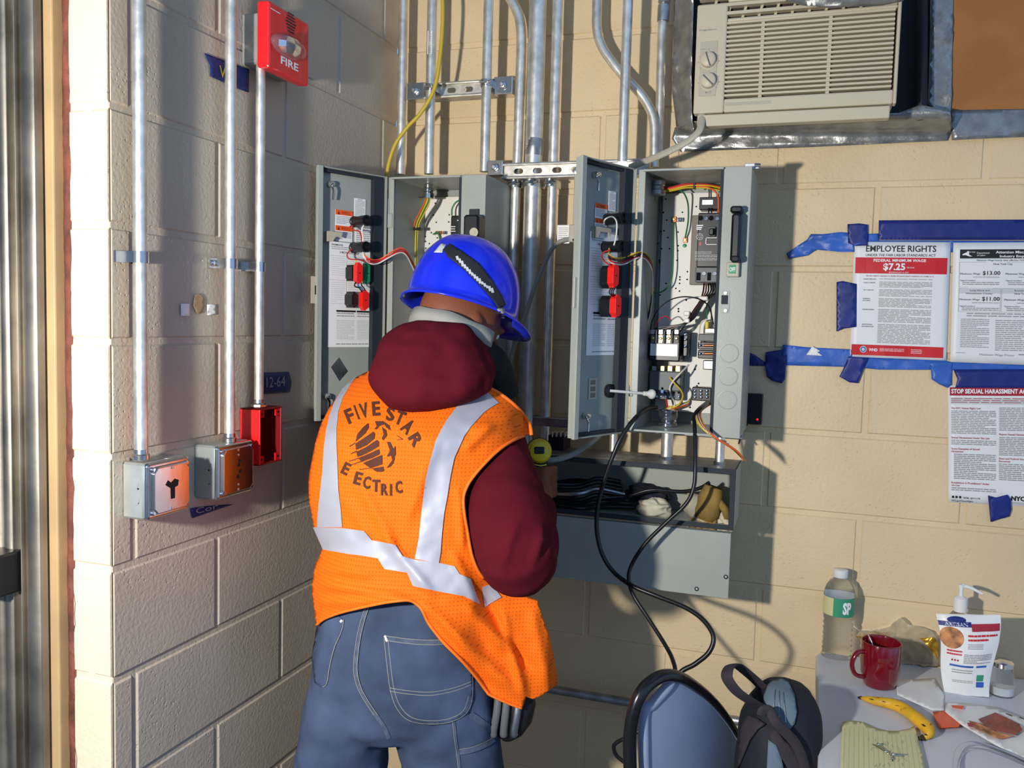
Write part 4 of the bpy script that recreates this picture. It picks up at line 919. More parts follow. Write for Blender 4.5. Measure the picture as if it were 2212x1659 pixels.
# right door
dR, fR, LR, HR = door(ER, 1365, 640, YF-.012, 1256, 640, YF-.185, 'open grey door with labels and red contact blocks')
latch(dR, fR, 1284, 378); latch(dR, fR, 1262, 898)
label_sheet(dR, 'warning_label', fR, 1284, 502, 1312, 443, .0022, d_warn); label_sheet(dR, 'notice_label', fR, 1314, 455, 1331, 415, .002, d_small)
label_sheet(dR, 'wiring_sheet', fR, 1266, 768, 1347, 510, .0015, lambda m, fn: d_big(m, fn, '14DUS92NF'))
label_sheet(dR, 'terminal_card', fR, 1271, 864, 1290, 816, .002, lambda m, fn: [m.poly(q4(fn, .2, .8, .1+i*.3, .3+i*.3), 'beige_pl') for i in range(3)], 'ac_panel')
m = M(); r = fR.rect(1286, 513, 1320, 494, .012); m.fprism(fR, [(r[0], r[3]), (r[1], r[3]), (r[1], r[3]-.008), (r[1]-.004, r[2]+.004), (r[1]-.009, r[3]-.010), (r[0]+.018, r[3]-.010), (r[0]+.010, r[2]), (r[0], r[2])], .010, .0125, 'ac_panel'); m.fbox(fR, r[0], r[0]+.003, r[2], r[3], 0, .012, 'ac_panel'); m.build('bracket', dR)
tubepilot(dR, fR, 1309, 474, .05); tubepilot(dR, fR, 1305, 534, .05)
cblock(dR, fR, 1318, 620, 1330, 577, .006, .034, 'black_pl', 'black selector body'); cblock(dR, fR, 1324, 618, 1338, 573, .036, .052, 'red_vivid', 'upper red contact block')
cblock(dR, fR, 1316, 682, 1329, 642, .006, .034, 'black_pl', 'black selector body'); cblock(dR, fR, 1329, 683, 1343, 639, .036, .052, 'red_vivid', 'lower red contact block')
m = M(); c = fR.at(1314, 844, .001); m.lathe([(.016, 0), (.016, .006), (.012, .008)], c, fR.n, 'black_pl', 20); m.build('rod_grommet', dR, smooth=1)
m = M(); a = fR.at(1318, 844, .009); b = at(1402, 851, YF+.02); m.cyl(a, a+(b-a)*.93, .0034, 'w_white', 12); e = (b-a).normalized(); m.lathe([(.005, 0), (.006, .012), (.011, .018), (.012, .024), (.010, .028)], a+(b-a)*.86, e, 'w_white', 18); m.build('reset_rod', dR, smooth=1, label='long white reset rod')
m = M(); f4 = Fr(fR.P(-.0145, 0, .0), -fR.u*1, (0, 0, 1)); 
u0, u1, v0, v1 = fR.rect(1239, 665, 1256, 600, .02); m.fbox(fR, u0, u1, v0, v1, .018, .021, 'ac_panel'); m.build('catch_plate', dR, bevel=.001)
# harness right
HB = Fr((0, YF+.005, 0), (1, 0, 0), (0, 0, 1))
def harness(t, P, cols, r=.0018, sp=.0034):
    P = smooth_path(P, 6)
    for i, k in enumerate(cols):
        off = V((0, 0, (i-(len(cols)-1)/2)*sp)); mm = M(); mm.tube([p+off+V((0, .0022*math.sin(j*.25+i), .0012*math.sin(j*.3+2*i))) for j, p in enumerate(P)], r, k, 8); mm.build('wire', t, smooth=1, label=k[2:]+' insulated wire')
harness(ER, [fR.at(1316, 545, .03), fR.at(1316, 556, .04), fR.at(1328, 563, .05), at(1350, 563, YF-.03), at(1372, 554, YF-.02), at(1385, 550, YF), at(1398, 556, YF+.03), at(1408, 575, YF+.06), at(1410, 600, YF+.08), at(1408, 640, YF+.09), at(1402, 680, YF+.10), at(1395, 712, YF+.12), at(1390, 760, YF+.12)], ['w_white', 'w_red', 'w_black', 'w_brown', 'w_yellow'])
wires(dR, 'wire', fR, [(1318, 573, .045), (1308, 566, .03), (1300, 555, .03), (1304, 545, .04), (1318, 540, .05)], 1.5, 'w_red', 'red wire'); wires(dR, 'wire', fR, [(1328, 575, .045), (1320, 566, .04), (1313, 562, .03)], 1.5, 'w_yellow', 'yellow wire')
wires(dR, 'wire', fR, [(1305, 484, .03), (1307, 474, .05), (1322, 468, .05), (1332, 480, .05), (1331, 510, .05), (1326, 530, .05)], 1.6, 'w_white', 'white wire')
for i in range(3): wires(dR, 'wire', fR, [(1322+i*4, 620, .04), (1316+i*4, 632, .05), (1326+i*3, 642, .04)], 1.3, 'w_black', 'black wire')
# bundle leaving bottom right
for i, k in enumerate(['w_yellow', 'w_white', 'w_red', 'w_black', 'w_white', 'w_yellow', 'w_black', 'w_orange']):
    o = i*1.6-5; mm = M(); mm.tube(pp([(1543, 866+o*.4, YF+.14), (1525, 876+o*.5, YF+.12), (1511+o*.4, 890, YF+.06), (1509+o*.9, 905, YF-.01), (1520+o*.9, 925+o*.4, YF-.035), (1545+o, 946+o*.5, YF-.035), (1568+o*3.4, 960+o*2.0, YF-.01), (1586+o*3.6, 972+o*3.6, YF+.02)], YF), .0022, k, 8); mm.build('wire', ER, smooth=1, label=k[2:]+' wire spilling out of the bottom')
# ---- left enclosure
LX0 = at(848, 450, YF).x; LX1 = at(1050, 400, YF).x; LXD = at(997, 430, YF).x
EL = enclosure('left open grey enclosure behind the worker, its door swung to the left wall', LX0, LX1, LXD, ZBm, ZT)
m = M(); x0 = PB.uv(908, 450)[0]; m.box(x0, LX1-.012, YB-.018, YB-.014, pz0, PB.uv(908, 427)[1], 'plate_white'); BL = m.build('back_plate', EL, label='white perforated mounting plate')
m = M()
for x, y in [(857, 706), (828, 890), (872, 1000), (797, 1160), (707, 1220), (708, 1295), (767, 1328), (711, 1400), (657, 1432), (817, 1400), (707, 1473), (1073, 885), (1066, 995), (890, 1240), (690, 1550), (760, 1560)]:
    m.lathe([(.0022, 0), (.0001, .0002)], PB.at(820+x/7.135, 340+y/7.135, .0005), (0, -1, 0), 'dark_hole', 10)
build_each(m, 'hole', BL)
cc = at(926, 400, -.17); m = M(); m.lathe([(.011, 0), (.0165, .001), (.0165, .014), (.0135, .016), (.0165, .018), (.0165, .026), (.013, .028), (.013, .036)], (cc.x, cc.y, ZT-.041), (0, 0, 1), 'chrome', 18)
for s_ in (-1, 1): m.cyl((cc.x+.012*s_, cc.y-.012, ZT-.03+.008*s_), (cc.x+.018*s_, cc.y-.019, ZT-.03+.008*s_), .0035, 'chrome', 8)
m.build('conduit_connector', EL, smooth=1)
bundle(EL, PB, [(926, 418, .10), (921, 440, .09), (910, 462, .08), (900, 485, .07), (897, 515, .06), (896, 560, .055), (895, 620, .05), (894, 690, .05)], ['w_yellow', 'w_green', 'w_yellow', 'w_green', 'w_orange'], 1.5, 2.4)
bxf(EL, 'wire_tie', PB, 889, 497, 908, 491, .06, .075, 'black_pl', .001); bxf(EL, 'adhesive_mount', PB, 888, 503, 900, 483, .045, .05, 'enamel', .001)
wires(EL, 'wire', PB, [(936, 506, .01), (945, 503, .012), (950, 515, .012), (950, 530, .012), (955, 545, .012)], 1.8, 'w_green', 'green earth wire'); 
wires(EL, 'wire', PB, [(976, 466, .03), (977, 450, .03), (985, 437, .03), (996, 432, .03)], 1.8, 'w_green', 'green earth wire'); lug(EL, 940, 499, 954, 506); lug(EL, 956, 499, 966, 506, 'chrome')
m = M(); m.lathe([(.004, 0), (.004, .012), (.002, .014)], PB.at(915, 472, 0), (0, -1, 0), 'galv', 12); m.cyl(PB.at(916, 484, .001), PB.at(916, 476, .001), .002, 'dark_hole', 8); m.build('stud', EL, smooth=1)
bl = bxf(EL, 'circuit_breaker', PB, 971, 590, 1010, 465, 0, .07, 'black_pl', .003); m = M(); fp = lambda a, b: PB.P(a, b, .0708)
for y in (489, 494, 499): m.poly(q4(fp, *PB.rect(972, y+1.6, 984-(y == 494), y-.6, .0708)), 'print_lightgrey')
m.build('breaker_printing', bl); m = M(); m.lathe([(.005, 0), (.005, .001), (.002, .003)], PB.at(989, 476, .0702), (0, -1, 0), 'chrome', 14); build_each(m, 'terminal_screw', bl, smooth=1)
LV = bxf(EL, 'lever', FS, 999, 545, 1034, 463, 0, .045, 'black_pl', .005, label='black disconnect lever'); bxf(LV, 'lever_pivot', FS, 1013, 466, 1035, 451, -.001, .004, 'gasket', .001)
m = M(); m.lathe([(.011, 0), (.011, .002), (.004, .002), (.004, .004)], FS.at(1024, 502, .045), (0, -1, 0), 'ac_panel', 24); m.build('lever_disc', LV, smooth=1)
hinge(EL, 841, 430, 492, YF)
dL, fL, LL, HL = door(EL, 832, 640, YF-.012, 694, 640, YF-.185, 'open grey door with paper wiring sheet and contact blocks')
latch(dL, fL, 712, 398); latch(dL, fL, 703, 855)
label_sheet(dL, 'warning_label', fL, 724, 520, 762, 457, .002, d_warn); label_sheet(dL, 'notice_label', fL, 765, 468, 790, 431, .002, d_small)
label_sheet(dL, 'small_label', fL, 766, 532, 808, 496, .0018, d_tiny)
label_sheet(dL, 'wiring_sheet', fL, 708, 750, 815, 531, .0015, lambda m, fn: d_big(m, fn, '14DUS92NF'))
m = M(); r = fL.rect(710, 521, 740, 502, .02); m.fprism(fL, [(r[0], r[3]), (r[1], r[3]), (r[1]-.004, r[2]+.010), (r[1]-.010, r[3]-.012), (r[0]+.020, r[3]-.012), (r[0]+.012, r[2]), (r[0], r[2])], .018, .0205, 'ac_panel'); m.fbox(fL, r[0], r[0]+.003, r[2], r[3], 0, .02, 'ac_panel'); m.build('bracket', dL)
tubepilot(dL, fL, 764, 479, .055); tubepilot(dL, fL, 763, 535, .055)
cblock(dL, fL, 760, 604, 770, 575, .003, .030, 'black_pl', 'black selector body'); cblock(dL, fL, 771, 610, 784, 570, .032, .048, 'red_vivid', 'upper red contact block'); cblock(dL, fL, 790, 610, 800, 572, .012, .030, 'green_pl', 'green contact block')
cblock(dL, fL, 760, 662, 774, 633, .003, .034, 'black_pl', 'black selector body'); cblock(dL, fL, 783, 668, 797, 629, .036, .052, 'red_vivid', 'lower red contact block')
m = M(); m.prism([fL.at(x, y, .0005) for x, y in ((733, 823), (715, 793), (732, 772), (751, 802))], [fL.at(x, y, .0015) for x, y in ((733, 823), (715, 793), (732, 772), (751, 802))], 'galv_dull'); m.build('diamond_sticker', dL, label='dull silver diamond sticker')
m = M(); u0, u1, v0, v1 = fL.rect(672, 655, 694, 598, .02); m.fbox(fL, u0, u1, v0, v1, .018, .021, 'ac_panel'); u0, u1, v0, v1 = fL.rect(680, 636, 688, 617, .0212); m.fbox(fL, u0, u1, v0, v1, .021, .0215, 'dark_hole'); m.build('catch_plate', dL)
harness(EL, [fL.at(783, 547, .04), fL.at(790, 558, .045), fL.at(802, 565, .05), at(820, 563, YF-.06), at(840, 553, YF-.05), at(864, 541, YF-.03), at(878, 547, YF-.01), at(888, 565, YF+.02), at(897, 590, YF+.05), at(899, 640, YF+.08), at(899, 720, YF+.10)], ['w_white', 'w_red', 'w_red', 'w_orange'])
wires(dL, 'wire', fL, [(762, 488, .03), (756, 490, .03), (764, 497, .035), (776, 500, .04), (781, 515, .04), (782, 540, .04), (788, 556, .04)], 1.5, 'w_red', 'red wire'); wires(dL, 'wire', fL, [(787, 485, .05), (782, 495, .05), (784, 515, .045), (784, 545, .045), (790, 560, .045)], 1.8, 'w_white', 'white wire')
wires(dL, 'wire', fL, [(760, 538, .03), (750, 548, .03), (754, 559, .03), (775, 561, .04), (790, 566, .04)], 1.4, 'w_red', 'red wire'); wires(dL, 'wire', fL, [(768, 562, .03), (774, 571, .04)], 1.4, 'w_yellow', 'yellow wire')
for i in range(3): wires(dL, 'wire', fL, [(768+i*6, 610, .04), (766+i*8, 618, .05), (776+i*5, 622, .05), (782+i*4, 631, .045)], 1.4, 'w_black' if i != 1 else 'w_blue')
# ================================================================== WIREWAY TROUGH
TY0, TY1 = -.10, -.255
TX1 = (at(1591, 1015, TY1).x+at(1577, 1290, TY1).x)/2; TX0 = -.93; TZ1 = zat(1591, 1015, TY1); TZm = zat(1587, 1147, TY1); TZb = zat(1577, 1291, TY1)
t = thing('wireway_trough', 'long grey wireway trough with its front cover hanging open, stuffed with cable', 'cable trough', ((TX0+TX1)/2, TY0, TZb)); th = .003; m = M()
m.box(TX0, TX1, TY0-th, TY0, TZm, TZ1, 'enamel_in'); m.box(TX0, TX1, TY1, TY0, TZ1-th, TZ1, 'galv_dull'); m.box(TX0, TX1, TY1, TY0, TZm, TZm+th, 'enamel_in')
m.box(TX1-th, TX1, TY1, TY0, TZm, TZ1, 'enamel_in'); m.box(TX0, TX0+th, TY1, TY0, TZm, TZ1, 'enamel_in')
fl = .012; m.box(TX0, TX1, TY1-.001, TY1+.001, TZ1-fl, TZ1, 'gasket'); m.box(TX0, TX1, TY1-.001, TY1+.001, TZm, TZm+fl, 'gasket'); m.box(TX1-fl, TX1, TY1-.0012, TY1+.0012, TZm, TZ1, 'gasket'); m.build('channel', t, bevel=.001)
m = M(); m.box(TX0, TX1-.004, TY1-.012, TY1-.009, TZb, TZm-.002, 'enamel'); m.box(TX0, TX1-.004, TY1-.012, TY1-.001, TZm-.005, TZm-.002, 'enamel'); m.build('cover', t, bevel=.001, label='hinged grey cover hanging down')
fT = Fr((0, TY1-.012, 0), (1, 0, 0), (0, 0, 1)); m = M()
for x, y in ((1568, 1246), (1505, 1272)): m.lathe([(.0052, 0), (.0052, .001), (.0045, .0015)], fT.at(x, y), (0, -1, 0), 'gasket', 14); m.lathe([(.0025, 0), (.0025, .0008)], fT.at(x, y, .0015), (0, -1, 0), 'galv', 10)
build_each(m, 'screw', t, smooth=1)
def nipple(px, y0, y1, Y, dia, label):
    tt = thing('conduit_nipple', label, 'conduit', at(px, y1, Y), 'short conduits between the right enclosure and the trough'); P = at(px, (y0+y1)/2, Y); r = dia/2*proj(P)[2]/F
    mm = M(); mm.cyl((P.x, P.y, TZ1), (P.x, P.y, ZBm), r, 'galv', 24); mm.build('pipe', tt, smooth=1); mm = M(); mm.lathe([(r*1.25, 0), (r*1.25, .006), (r, .007)], (P.x, P.y, TZ1), (0, 0, 1), 'zinc', 8); mm.lathe([(r*1.25, 0), (r*1.25, .006), (r, .007)], (P.x, P.y, ZBm), (0, 0, -1), 'zinc', 8); mm.build('locknut', tt)
nipple(1441, 945, 985, -.17, 26, 'thick short conduit under the silver connector of the right enclosure'); nipple(1555, 960, 1000, -.19, 20, 'short conduit at the right end under the right enclosure'); nipple(1325, 940, 975, -.15, 18, 'short conduit under the right enclosure door')
# lower strut behind and clutter
m = M(); a = at(1190, 912, -.10); b = at(1500, 935, -.10); m.box(a.x-.15, TX1+.0, -.10, -.06, a.z-.012, a.z+.012, 'galv_dull'); tag(m.build('strut_channel', bevel=.002), 'dark horizontal strut behind and below the two enclosures', 'bracket')
m = M(); f5 = Fr((0, -.14, 0), (1, 0, 0), (0, 0, 1)); m.bb(f5, f5.rect(1190, 975, 1226, 938), -.03, .03, 'black_pl', .002); o = m.build('lug_block'); tag(o, 'black terminal lug block beside the drill above the trough', 'terminal block'); m = M()
for i in range(4): m.bb(f5, f5.rect(1191+i*9, 944, 1195+i*9, 934, .03), .0, .031, 'galv', .001)
build_each(m, 'lug_tooth', o)
m = M(); m.tube(pp([(1180, 994, -.30), (1205, 992, -.29), (1235, 983, -.27), (1262, 967, -.24), (1285, 950, -.2), (1300, 935, -.17)], -.25), .0068, 'cord_grey', 12); tag(m.build('grey_cable', smooth=1), 'grey cable running from the drill hand up under the right enclosure door', 'cable')
# cables in the trough
ci = thing('coiled_cables', 'bundle of black cables coiled inside the trough beside the sleeve', 'cable', at(1250, 1125, -.18)); random.seed(5)
def inT(P): return V((min(P.x, TX1-.02), max(min(P.y, TY0-.012), TY1+.012), max(min(P.z, TZ1-.016), TZm+.014)))
for i in range(11):
    y = 1040+i*7.2; k = 'cord_black' if i not in (3,) else 'galv_dull'; mm = M()
    P = pp([(1120, y-8, -.20+.03*math.sin(i)), (1190, y+4, -.225), (1250, y+6-i*.4, -.225+.02*math.cos(i)), (1290, y-6, -.20), (1340+i*3, y-2+random.uniform(-9, 9), -.17)], -.2)
    mm.tube([inT(p) for p in P], .0052, k, 10); mm.build('cable_strand', ci, smooth=1)
for i in range(7):
    c = at(1215+i*3, 1062+i*3, -.185); mm = M(); r_ = .085-i*.003; P = []
    for j in range(37):
        a = 2*math.pi*j/36; P.append(inT(c+V((r_*math.cos(a), .034*math.sin(a)+.004*math.sin(i), .020*math.sin(a+.4)+i*.0045))))
    mm.tube(P, .0048, 'cord_black' if i != 2 else 'galv_dull', 10, cap=False); mm.build('cable_coil', ci, smooth=1)  # one pale loop paints a highlight on the black coil
m = M(); m.tube([inT(p) for p in pp([(1290, 1090, -.2), (1330, 1085, -.21), (1370, 1068, -.22), (1410, 1058, -.22), (1470, 1062, -.21), (1510, 1055, -.2), (1533, 1042, -.19)], -.2)], [.004]*25+[.005]*6+[.004]*6 if False else .0045, 'cord_black', 10); tag(m.build('black_cable', smooth=1), 'thin black cable snaking across the trough to the gloves', 'cable')
def lump(name, label, cat, c, r, k, sc, amp=.25, fs=18, seed=0, grp=None):
    mm = M(); n, q = 28, 18; R = []
    for i in range(1, q):
        th = math.pi*i/q; ring = []
        for j in range(n):
            ph = 2*math.pi*j/n; d = V((math.sin(th)*math.cos(ph), math.sin(th)*math.sin(ph), -math.cos(th)))
            s_ = 1+amp*noise.noise(d*1.8+V((seed, 0, 0)))+amp*.5*noise.noise(d*fs*.3+V((0, seed, 0))); ring.append(V(c)+V((d.x*sc[0], d.y*sc[1], d.z*sc[2]))*r*s_)
        R.append(ring)
    mm.rings(R, k); o = mm.build(name, smooth=2, sub=1); return tag(o, label, cat, grp)
lump('work_rag', 'crumpled white rag in the middle of the trough', 'rag', at(1410, 1096, -.19), .04, 'rag', (1.15, .8, .55), .45, seed=3)
lump('work_rag', 'dark blue crumpled rag behind the white rag in the trough', 'rag', at(1400, 1065, -.15), .045, 'pack_black', (1.2, .6, .5), .4, seed=9)
# worn work gloves (folded): cuff and five fingers
def glove(label, k, base, d1, d2, seed):
    tt = thing('work_glove', label, 'glove', base, 'old work gloves in the trough'); mm = M(); B = V(base); d1 = V(d1).normalized(); d2 = (V(d2)-d1*V(d2).dot(d1)).normalized()
    mm.tube([B, B+d1*.03, B+d1*.06, B+d1*.08], [.018, .024, .027, .022], k, 14, flat=(d2, 1.25)); mm.build('palm', tt, smooth=2)
    for i in range(4):
        o = (i-1.5)*.0135; c = B+d1*.07+d2*o; q = d1+d2*(o*9)+V((0, -.12*(i % 2), -.5)); mm = M(); mm.tube([c, c+q*.018, c+q*.034+V((0, 0, -.006)), c+q*.046+V((0, -.004, -.014))], [.009, .0088, .008, .006], k, 10); mm.build('finger', tt, smooth=2)
    mm = M(); c = B+d1*.03+d2*.022; mm.tube([c, c+d2*.02+d1*.012, c+d2*.03+d1*.03], [.010, .009, .007], k, 10); mm.build('thumb', tt, smooth=2)
glove('pale stained work glove folded at the right end of the trough', 'rag', at(1478, 1078, -.19), (1, 0, -.5), (0, -.2, 1), 1)
glove('brown work glove lying against the right wall of the trough', 'rag_brown', at(1542, 1052, -.20), (-.25, 0, -1), (1, -.2, .1), 2)
m = M(); m.bb(BK, BK.rect(1609, 916, 1648, 852, .03), .001, .028, 'black_pl', .002); o = tag(m.build('control_box'), 'small black wall box with a red light, right of the right enclosure', 'control box')
m = M(); m.lathe([(.0025, 0), (.0025, .001), (.001, .002)], BK.at(1636, 906, .028), (0, -1, 0), 'led_red', 12); m.build('indicator_light', o)
m = M(); m.tube(pp([(1614, 917, -.02), (1606, 930, -.04), (1600, 945, -.08), (1596, 958, -.12)], -.05), .002, 'cord_black', 8); m.build('lead', o, smooth=1)
# long black leads
m = M(); m.tube(pp([(1530, 868, YF+.12), (1512, 882, YF+.05), (1500, 899, YF+.02), (1501, 930, YF-.01), (1502, 1000, YF-.04), (1499, 1050, YF-.05), (1482, 1088, YF-.055), (1440, 1128, YF-.06), (1396, 1172, YF-.065), (1367, 1215, YF-.07), (1358, 1248, YF-.08), (1368, 1285, YF-.09), (1400, 1335, YF-.11), (1435, 1390, YF-.14), (1453, 1425, YF-.17), (1460, 1462, YF-.20), (1462, 1560, YF-.22)], YF), .0046, 'cord_black', 12)
tag(m.build('long_black_cable', smooth=1), 'black cord dropping from the right end of the right enclosure to the chair', 'cord')
m = M(); m.tube(pp([(1418, 880, YF+.10), (1400, 882, YF+.06), (1375, 900, YF-.02), (1345, 940, YF-.05), (1322, 990, YF-.06), (1303, 1045, YF-.06), (1291, 1095, YF-.065), (1289, 1145, YF-.07), (1300, 1195, YF-.075), (1325, 1235, YF-.08), (1365, 1265, YF-.10), (1420, 1288, YF-.11), (1480, 1312, YF-.13), (1520, 1340, YF-.15), (1541, 1375, YF-.17), (1532, 1408, YF-.18), (1502, 1434, YF-.19), (1466, 1458, YF-.20), (1458, 1520, YF-.22)], YF), .0052, 'cord_black', 12)
tag(m.build('long_black_cable', smooth=1), 'black cord leaving the left side of the right enclosure and looping wide to the chair', 'cord')
m = M(); m.tube(pp([(1440, 1560, -.45), (1400, 1570, -.47), (1360, 1590, -.48), (1331, 1605, -.48), (1326, 1618, -.48), (1335, 1635, -.48), (1365, 1658, -.48), (1400, 1690, -.48)], -.48), .0045, 'cord_black', 10)
tag(m.build('thin_cord', smooth=1), 'thin dark cord loop sticking out left of the chair back', 'cord')
# low horizontal pipe on the wall
PZ = zat(1280, 1504, -.05); m = M(); m.tube([(XL+.02, -.05, PZ), (at(1599, 1555, -.05).x, -.05, PZ)], 19/2*proj(at(1300, 1505, -.05))[2]/F, 'galv_dull', 20); tag(m.build('wall_pipe', smooth=1), 'horizontal steel conduit low on the back wall behind the chair', 'conduit')
# ================================================================== THE WORKER
def interp(tab, y):
    if y <= tab[0][0]: return tab[0][1]
    for (a, b), (c, d) in zip(tab, tab[1:]):
        if y <= c: return b+(d-b)*(y-a)/(c-a)
    return tab[-1][1]
def sst(a, b, x):
    t = max(0, min(1, (x-a)/(b-a))); return t*t*(3-2*t)
def cring(y, xl, xr, d, b, n=40, p=1.0):
    C = atd((xl+xr)/2, y, d); a = (xr-xl)/2*d/F
    def s_(v): return math.copysign(abs(v)**p, v)
    return [C+RT*a*s_(math.cos(2*math.pi*i/n))+FW*b*s_(math.sin(2*math.pi*i/n)) for i in range(n)]
def cloth(o, vox=.007, it=6, disp=0, dscale=.05, sub=0):
    md = o.modifiers.new('r', 'REMESH'); md.mode = 'VOXEL'; md.voxel_size = vox; md.use_smooth_shade = True
    md = o.modifiers.new('s', 'SMOOTH'); md.iterations = it; md.factor = .6
    if disp:
        tx = bpy.data.textures.new('folds', 'CLOUDS'); tx.noise_scale = dscale; tx.noise_depth = 1
        md = o.modifiers.new('d', 'DISPLACE'); md.texture = tx; md.strength = disp; md.mid_level = .5; md.texture_coords = 'GLOBAL'
def bvh_of(o):
    bpy.context.view_layer.update(); dg = bpy.context.evaluated_depsgraph_get(); e = o.evaluated_get(dg); me = e.to_mesh()
    b = BVHTree.FromPolygons([o.matrix_world@v.co for v in me.vertices], [tuple(p.vertices) for p in me.polygons]); e.to_mesh_clear(); return b
def projector(bvh, off, dflt=1.8):
    def fn(x, y):
        d = ray(x, y).normalized(); h = bvh.ray_cast(CAM, d)
        if h[0] is None: return atd(x, y, dflt)
        return h[0]-d*off
    return fn
P0 = atd(860, 1500, 1.80)
W = thing('person', 'person seen from behind in orange vest, blue hard hat and jeans, leaning into the enclosures', 'person', (P0.x, P0.y, 0))
# head frame
HC = atd(1002, 652, 1.86); _e1 = RT*math.cos(math.radians(13))-UP*math.sin(math.radians(13))
hu = (RT*.21+UP*.94+FW*.17).normalized(); hf = (_e1*.80+FW*.60); hf = (hf-hu*hf.dot(hu)).normalized(); hs = hu.cross(hf)
hc = HC-hu*.035
# --- body: one continuous skin surface
m = M()
m.sphere(hc, 1, 'skin', 36, 26, (.094, .074, .105), (hf, hs, hu))                      # cranium
m.sphere(hc+hf*.030-hu*.068, 1, 'skin', 24, 16, (.058, .056, .060), (hf, hs, hu))      # jaw
m.sphere(hc+hf*.095-hu*.035, 1, 'skin', 14, 10, (.018, .014, .024), (hf, hs, hu))      # nose
m.sphere(hc+hf*.088-hu*.004, 1, 'skin', 18, 10, (.012, .050, .012), (hf, hs, hu))      # brow
m.sphere(hc+hf*.086-hu*.074, 1, 'skin', 14, 8, (.010, .024, .010), (hf, hs, hu))       # mouth
m.sphere(hc+hf*.072-hu*.108, 1, 'skin', 14, 8, (.020, .024, .016), (hf, hs, hu))       # chin
for sg in (-1, 1):
    m.sphere(hc+hs*.076*sg-hf*.004-hu*.030, 1, 'skin', 16, 12, (.017, .009, .031), (hf, (hs*sg+hf*-.3).normalized(), hu))
NB = atd(915, 815, 1.86)
m.tube(smooth_path([hc-hu*.03-hf*.01, hc-hu*.085-hf*.02, NB+UP*.05, NB-UP*.05], 5), .056, 'skin', 24)
tor = [(800, 800, 1000, 1.90, .06), (840, 745, 1060, 1.89, .08), (900, 715, 1090, 1.87, .10), (990, 700, 1075, 1.84, .105), (1100, 690, 1060, 1.83, .10), (1200, 715, 1040, 1.83, .08), (1300, 725, 1025, 1.83, .075), (1400, 715, 1035, 1.82, .08), (1500, 710, 1040, 1.82, .08)]
m.rings([cring(*q) for q in tor], 'skin')
m.tube(smooth_path([atd(760, 1440, 1.81), atd(745, 1650, 1.81), atd(742, 1900, 1.80), atd(745, 2180, 1.84), atd(745, 2330, 1.85)], 5), [.082]*6+[.075]*5+[.052]*5+[.045]*5, 'skin', 20)
m.tube(smooth_path([atd(960, 1440, 1.81), atd(975, 1650, 1.80), atd(980, 1900, 1.78), atd(985, 2180, 1.80), atd(985, 2330, 1.82)], 5), [.082]*6+[.075]*5+[.052]*5+[.045]*5, 'skin', 20)
ARM = [(1030, 905, 1.92), (1068, 965, 1.88), (1088, 1025, 1.79), (1094, 1090, 1.71), (1108, 1165, 1.65), (1118, 1215, 1.65), (1136, 1190, 1.76), (1152, 1130, 1.87), (1163, 1085, 1.95)]
m.tube(smooth_path([atd(*q) for q in ARM]+[atd(1168, 1060, 1.985)], 4), [.036]*8+[.044]*12+[.040]*8+[.030]*9, 'skin', 16)
# right hand on the drill grip: palm, four fingers and a thumb
GR = atd(1170, 1022, 2.02); gu = (UP*.95-FW*.15).normalized()
pal = atd(1174, 1045, 2.0)
m.sphere(pal, 1, 'skin', 18, 12, (.020, .034, .042), (RT, FW, UP))
for i in range(4):
    b0 = pal+UP*(.030-i*.019)+RT*.012+FW*(.004+.004*i); q = [b0, b0+FW*.028+RT*.014, b0+FW*.044-RT*.006, b0+FW*.036-RT*.028, b0+FW*.018-RT*.034]
    m.tube(smooth_path(q, 4), [.0105]*5+[.0098]*5+[.009]*6+[.0075], 'skin', 12)
m.tube(smooth_path([pal+UP*.018-RT*.006, pal+UP*.040-RT*.018+FW*.006, pal+UP*.052-RT*.026+FW*.028], 4), [.012]*4+[.0105]*4+[.008], 'skin', 12)
# left arm reaching forward into the enclosure, hand with five fingers
LA = [(760, 900, 1.88), (770, 1010, 1.93), (830, 1050, 2.02), (900, 1010, 2.10), (930, 985, 2.13)]
m.tube(smooth_path([atd(*q) for q in LA], 4), [.048]*5+[.042]*4+[.034]*4+[.028]*4, 'skin', 14)
lp = atd(945, 975, 2.135); m.sphere(lp, 1, 'skin', 16, 10, (.040, .016, .036), (RT, FW, UP))
for i in range(4):
    b0 = lp+RT*.030+UP*(.026-i*.017); m.tube(smooth_path([b0, b0+RT*.028+FW*.006, b0+RT*.045+FW*.012-UP*.006, b0+RT*.055+FW*.010-UP*.016], 4), [.0095]*4+[.0088]*4+[.008]*4+[.0068], 'skin', 10)
m.tube(smooth_path([lp+UP*.024, lp+UP*.046+RT*.018, lp+UP*.056+RT*.038+FW*.008], 4), [.011]*4+[.0095]*4+[.0075], 'skin', 10)
body = m.build('body', W, smooth=2); cloth(body, .005, 3)
m = M()
for sg in (-1, 1): m.sphere(hc+hf*.079+hs*.027*sg-hu*.016, .0105, 'eye_white', 14, 10); 
m.build('eyes', W, smooth=2); m = M()
for sg in (-1, 1): m.sphere(hc+hf*.0865+hs*.028*sg-hu*.016, .0045, 'hair', 10, 8)
m.build('pupils', W, smooth=2)
m = M(); m.sphere(hc+hf*.094-hu*.074, 1, 'lip', 14, 8, (.006, .021, .005), (hf, hs, hu)); m.build('lips', W, smooth=2)
m = M(); R = []
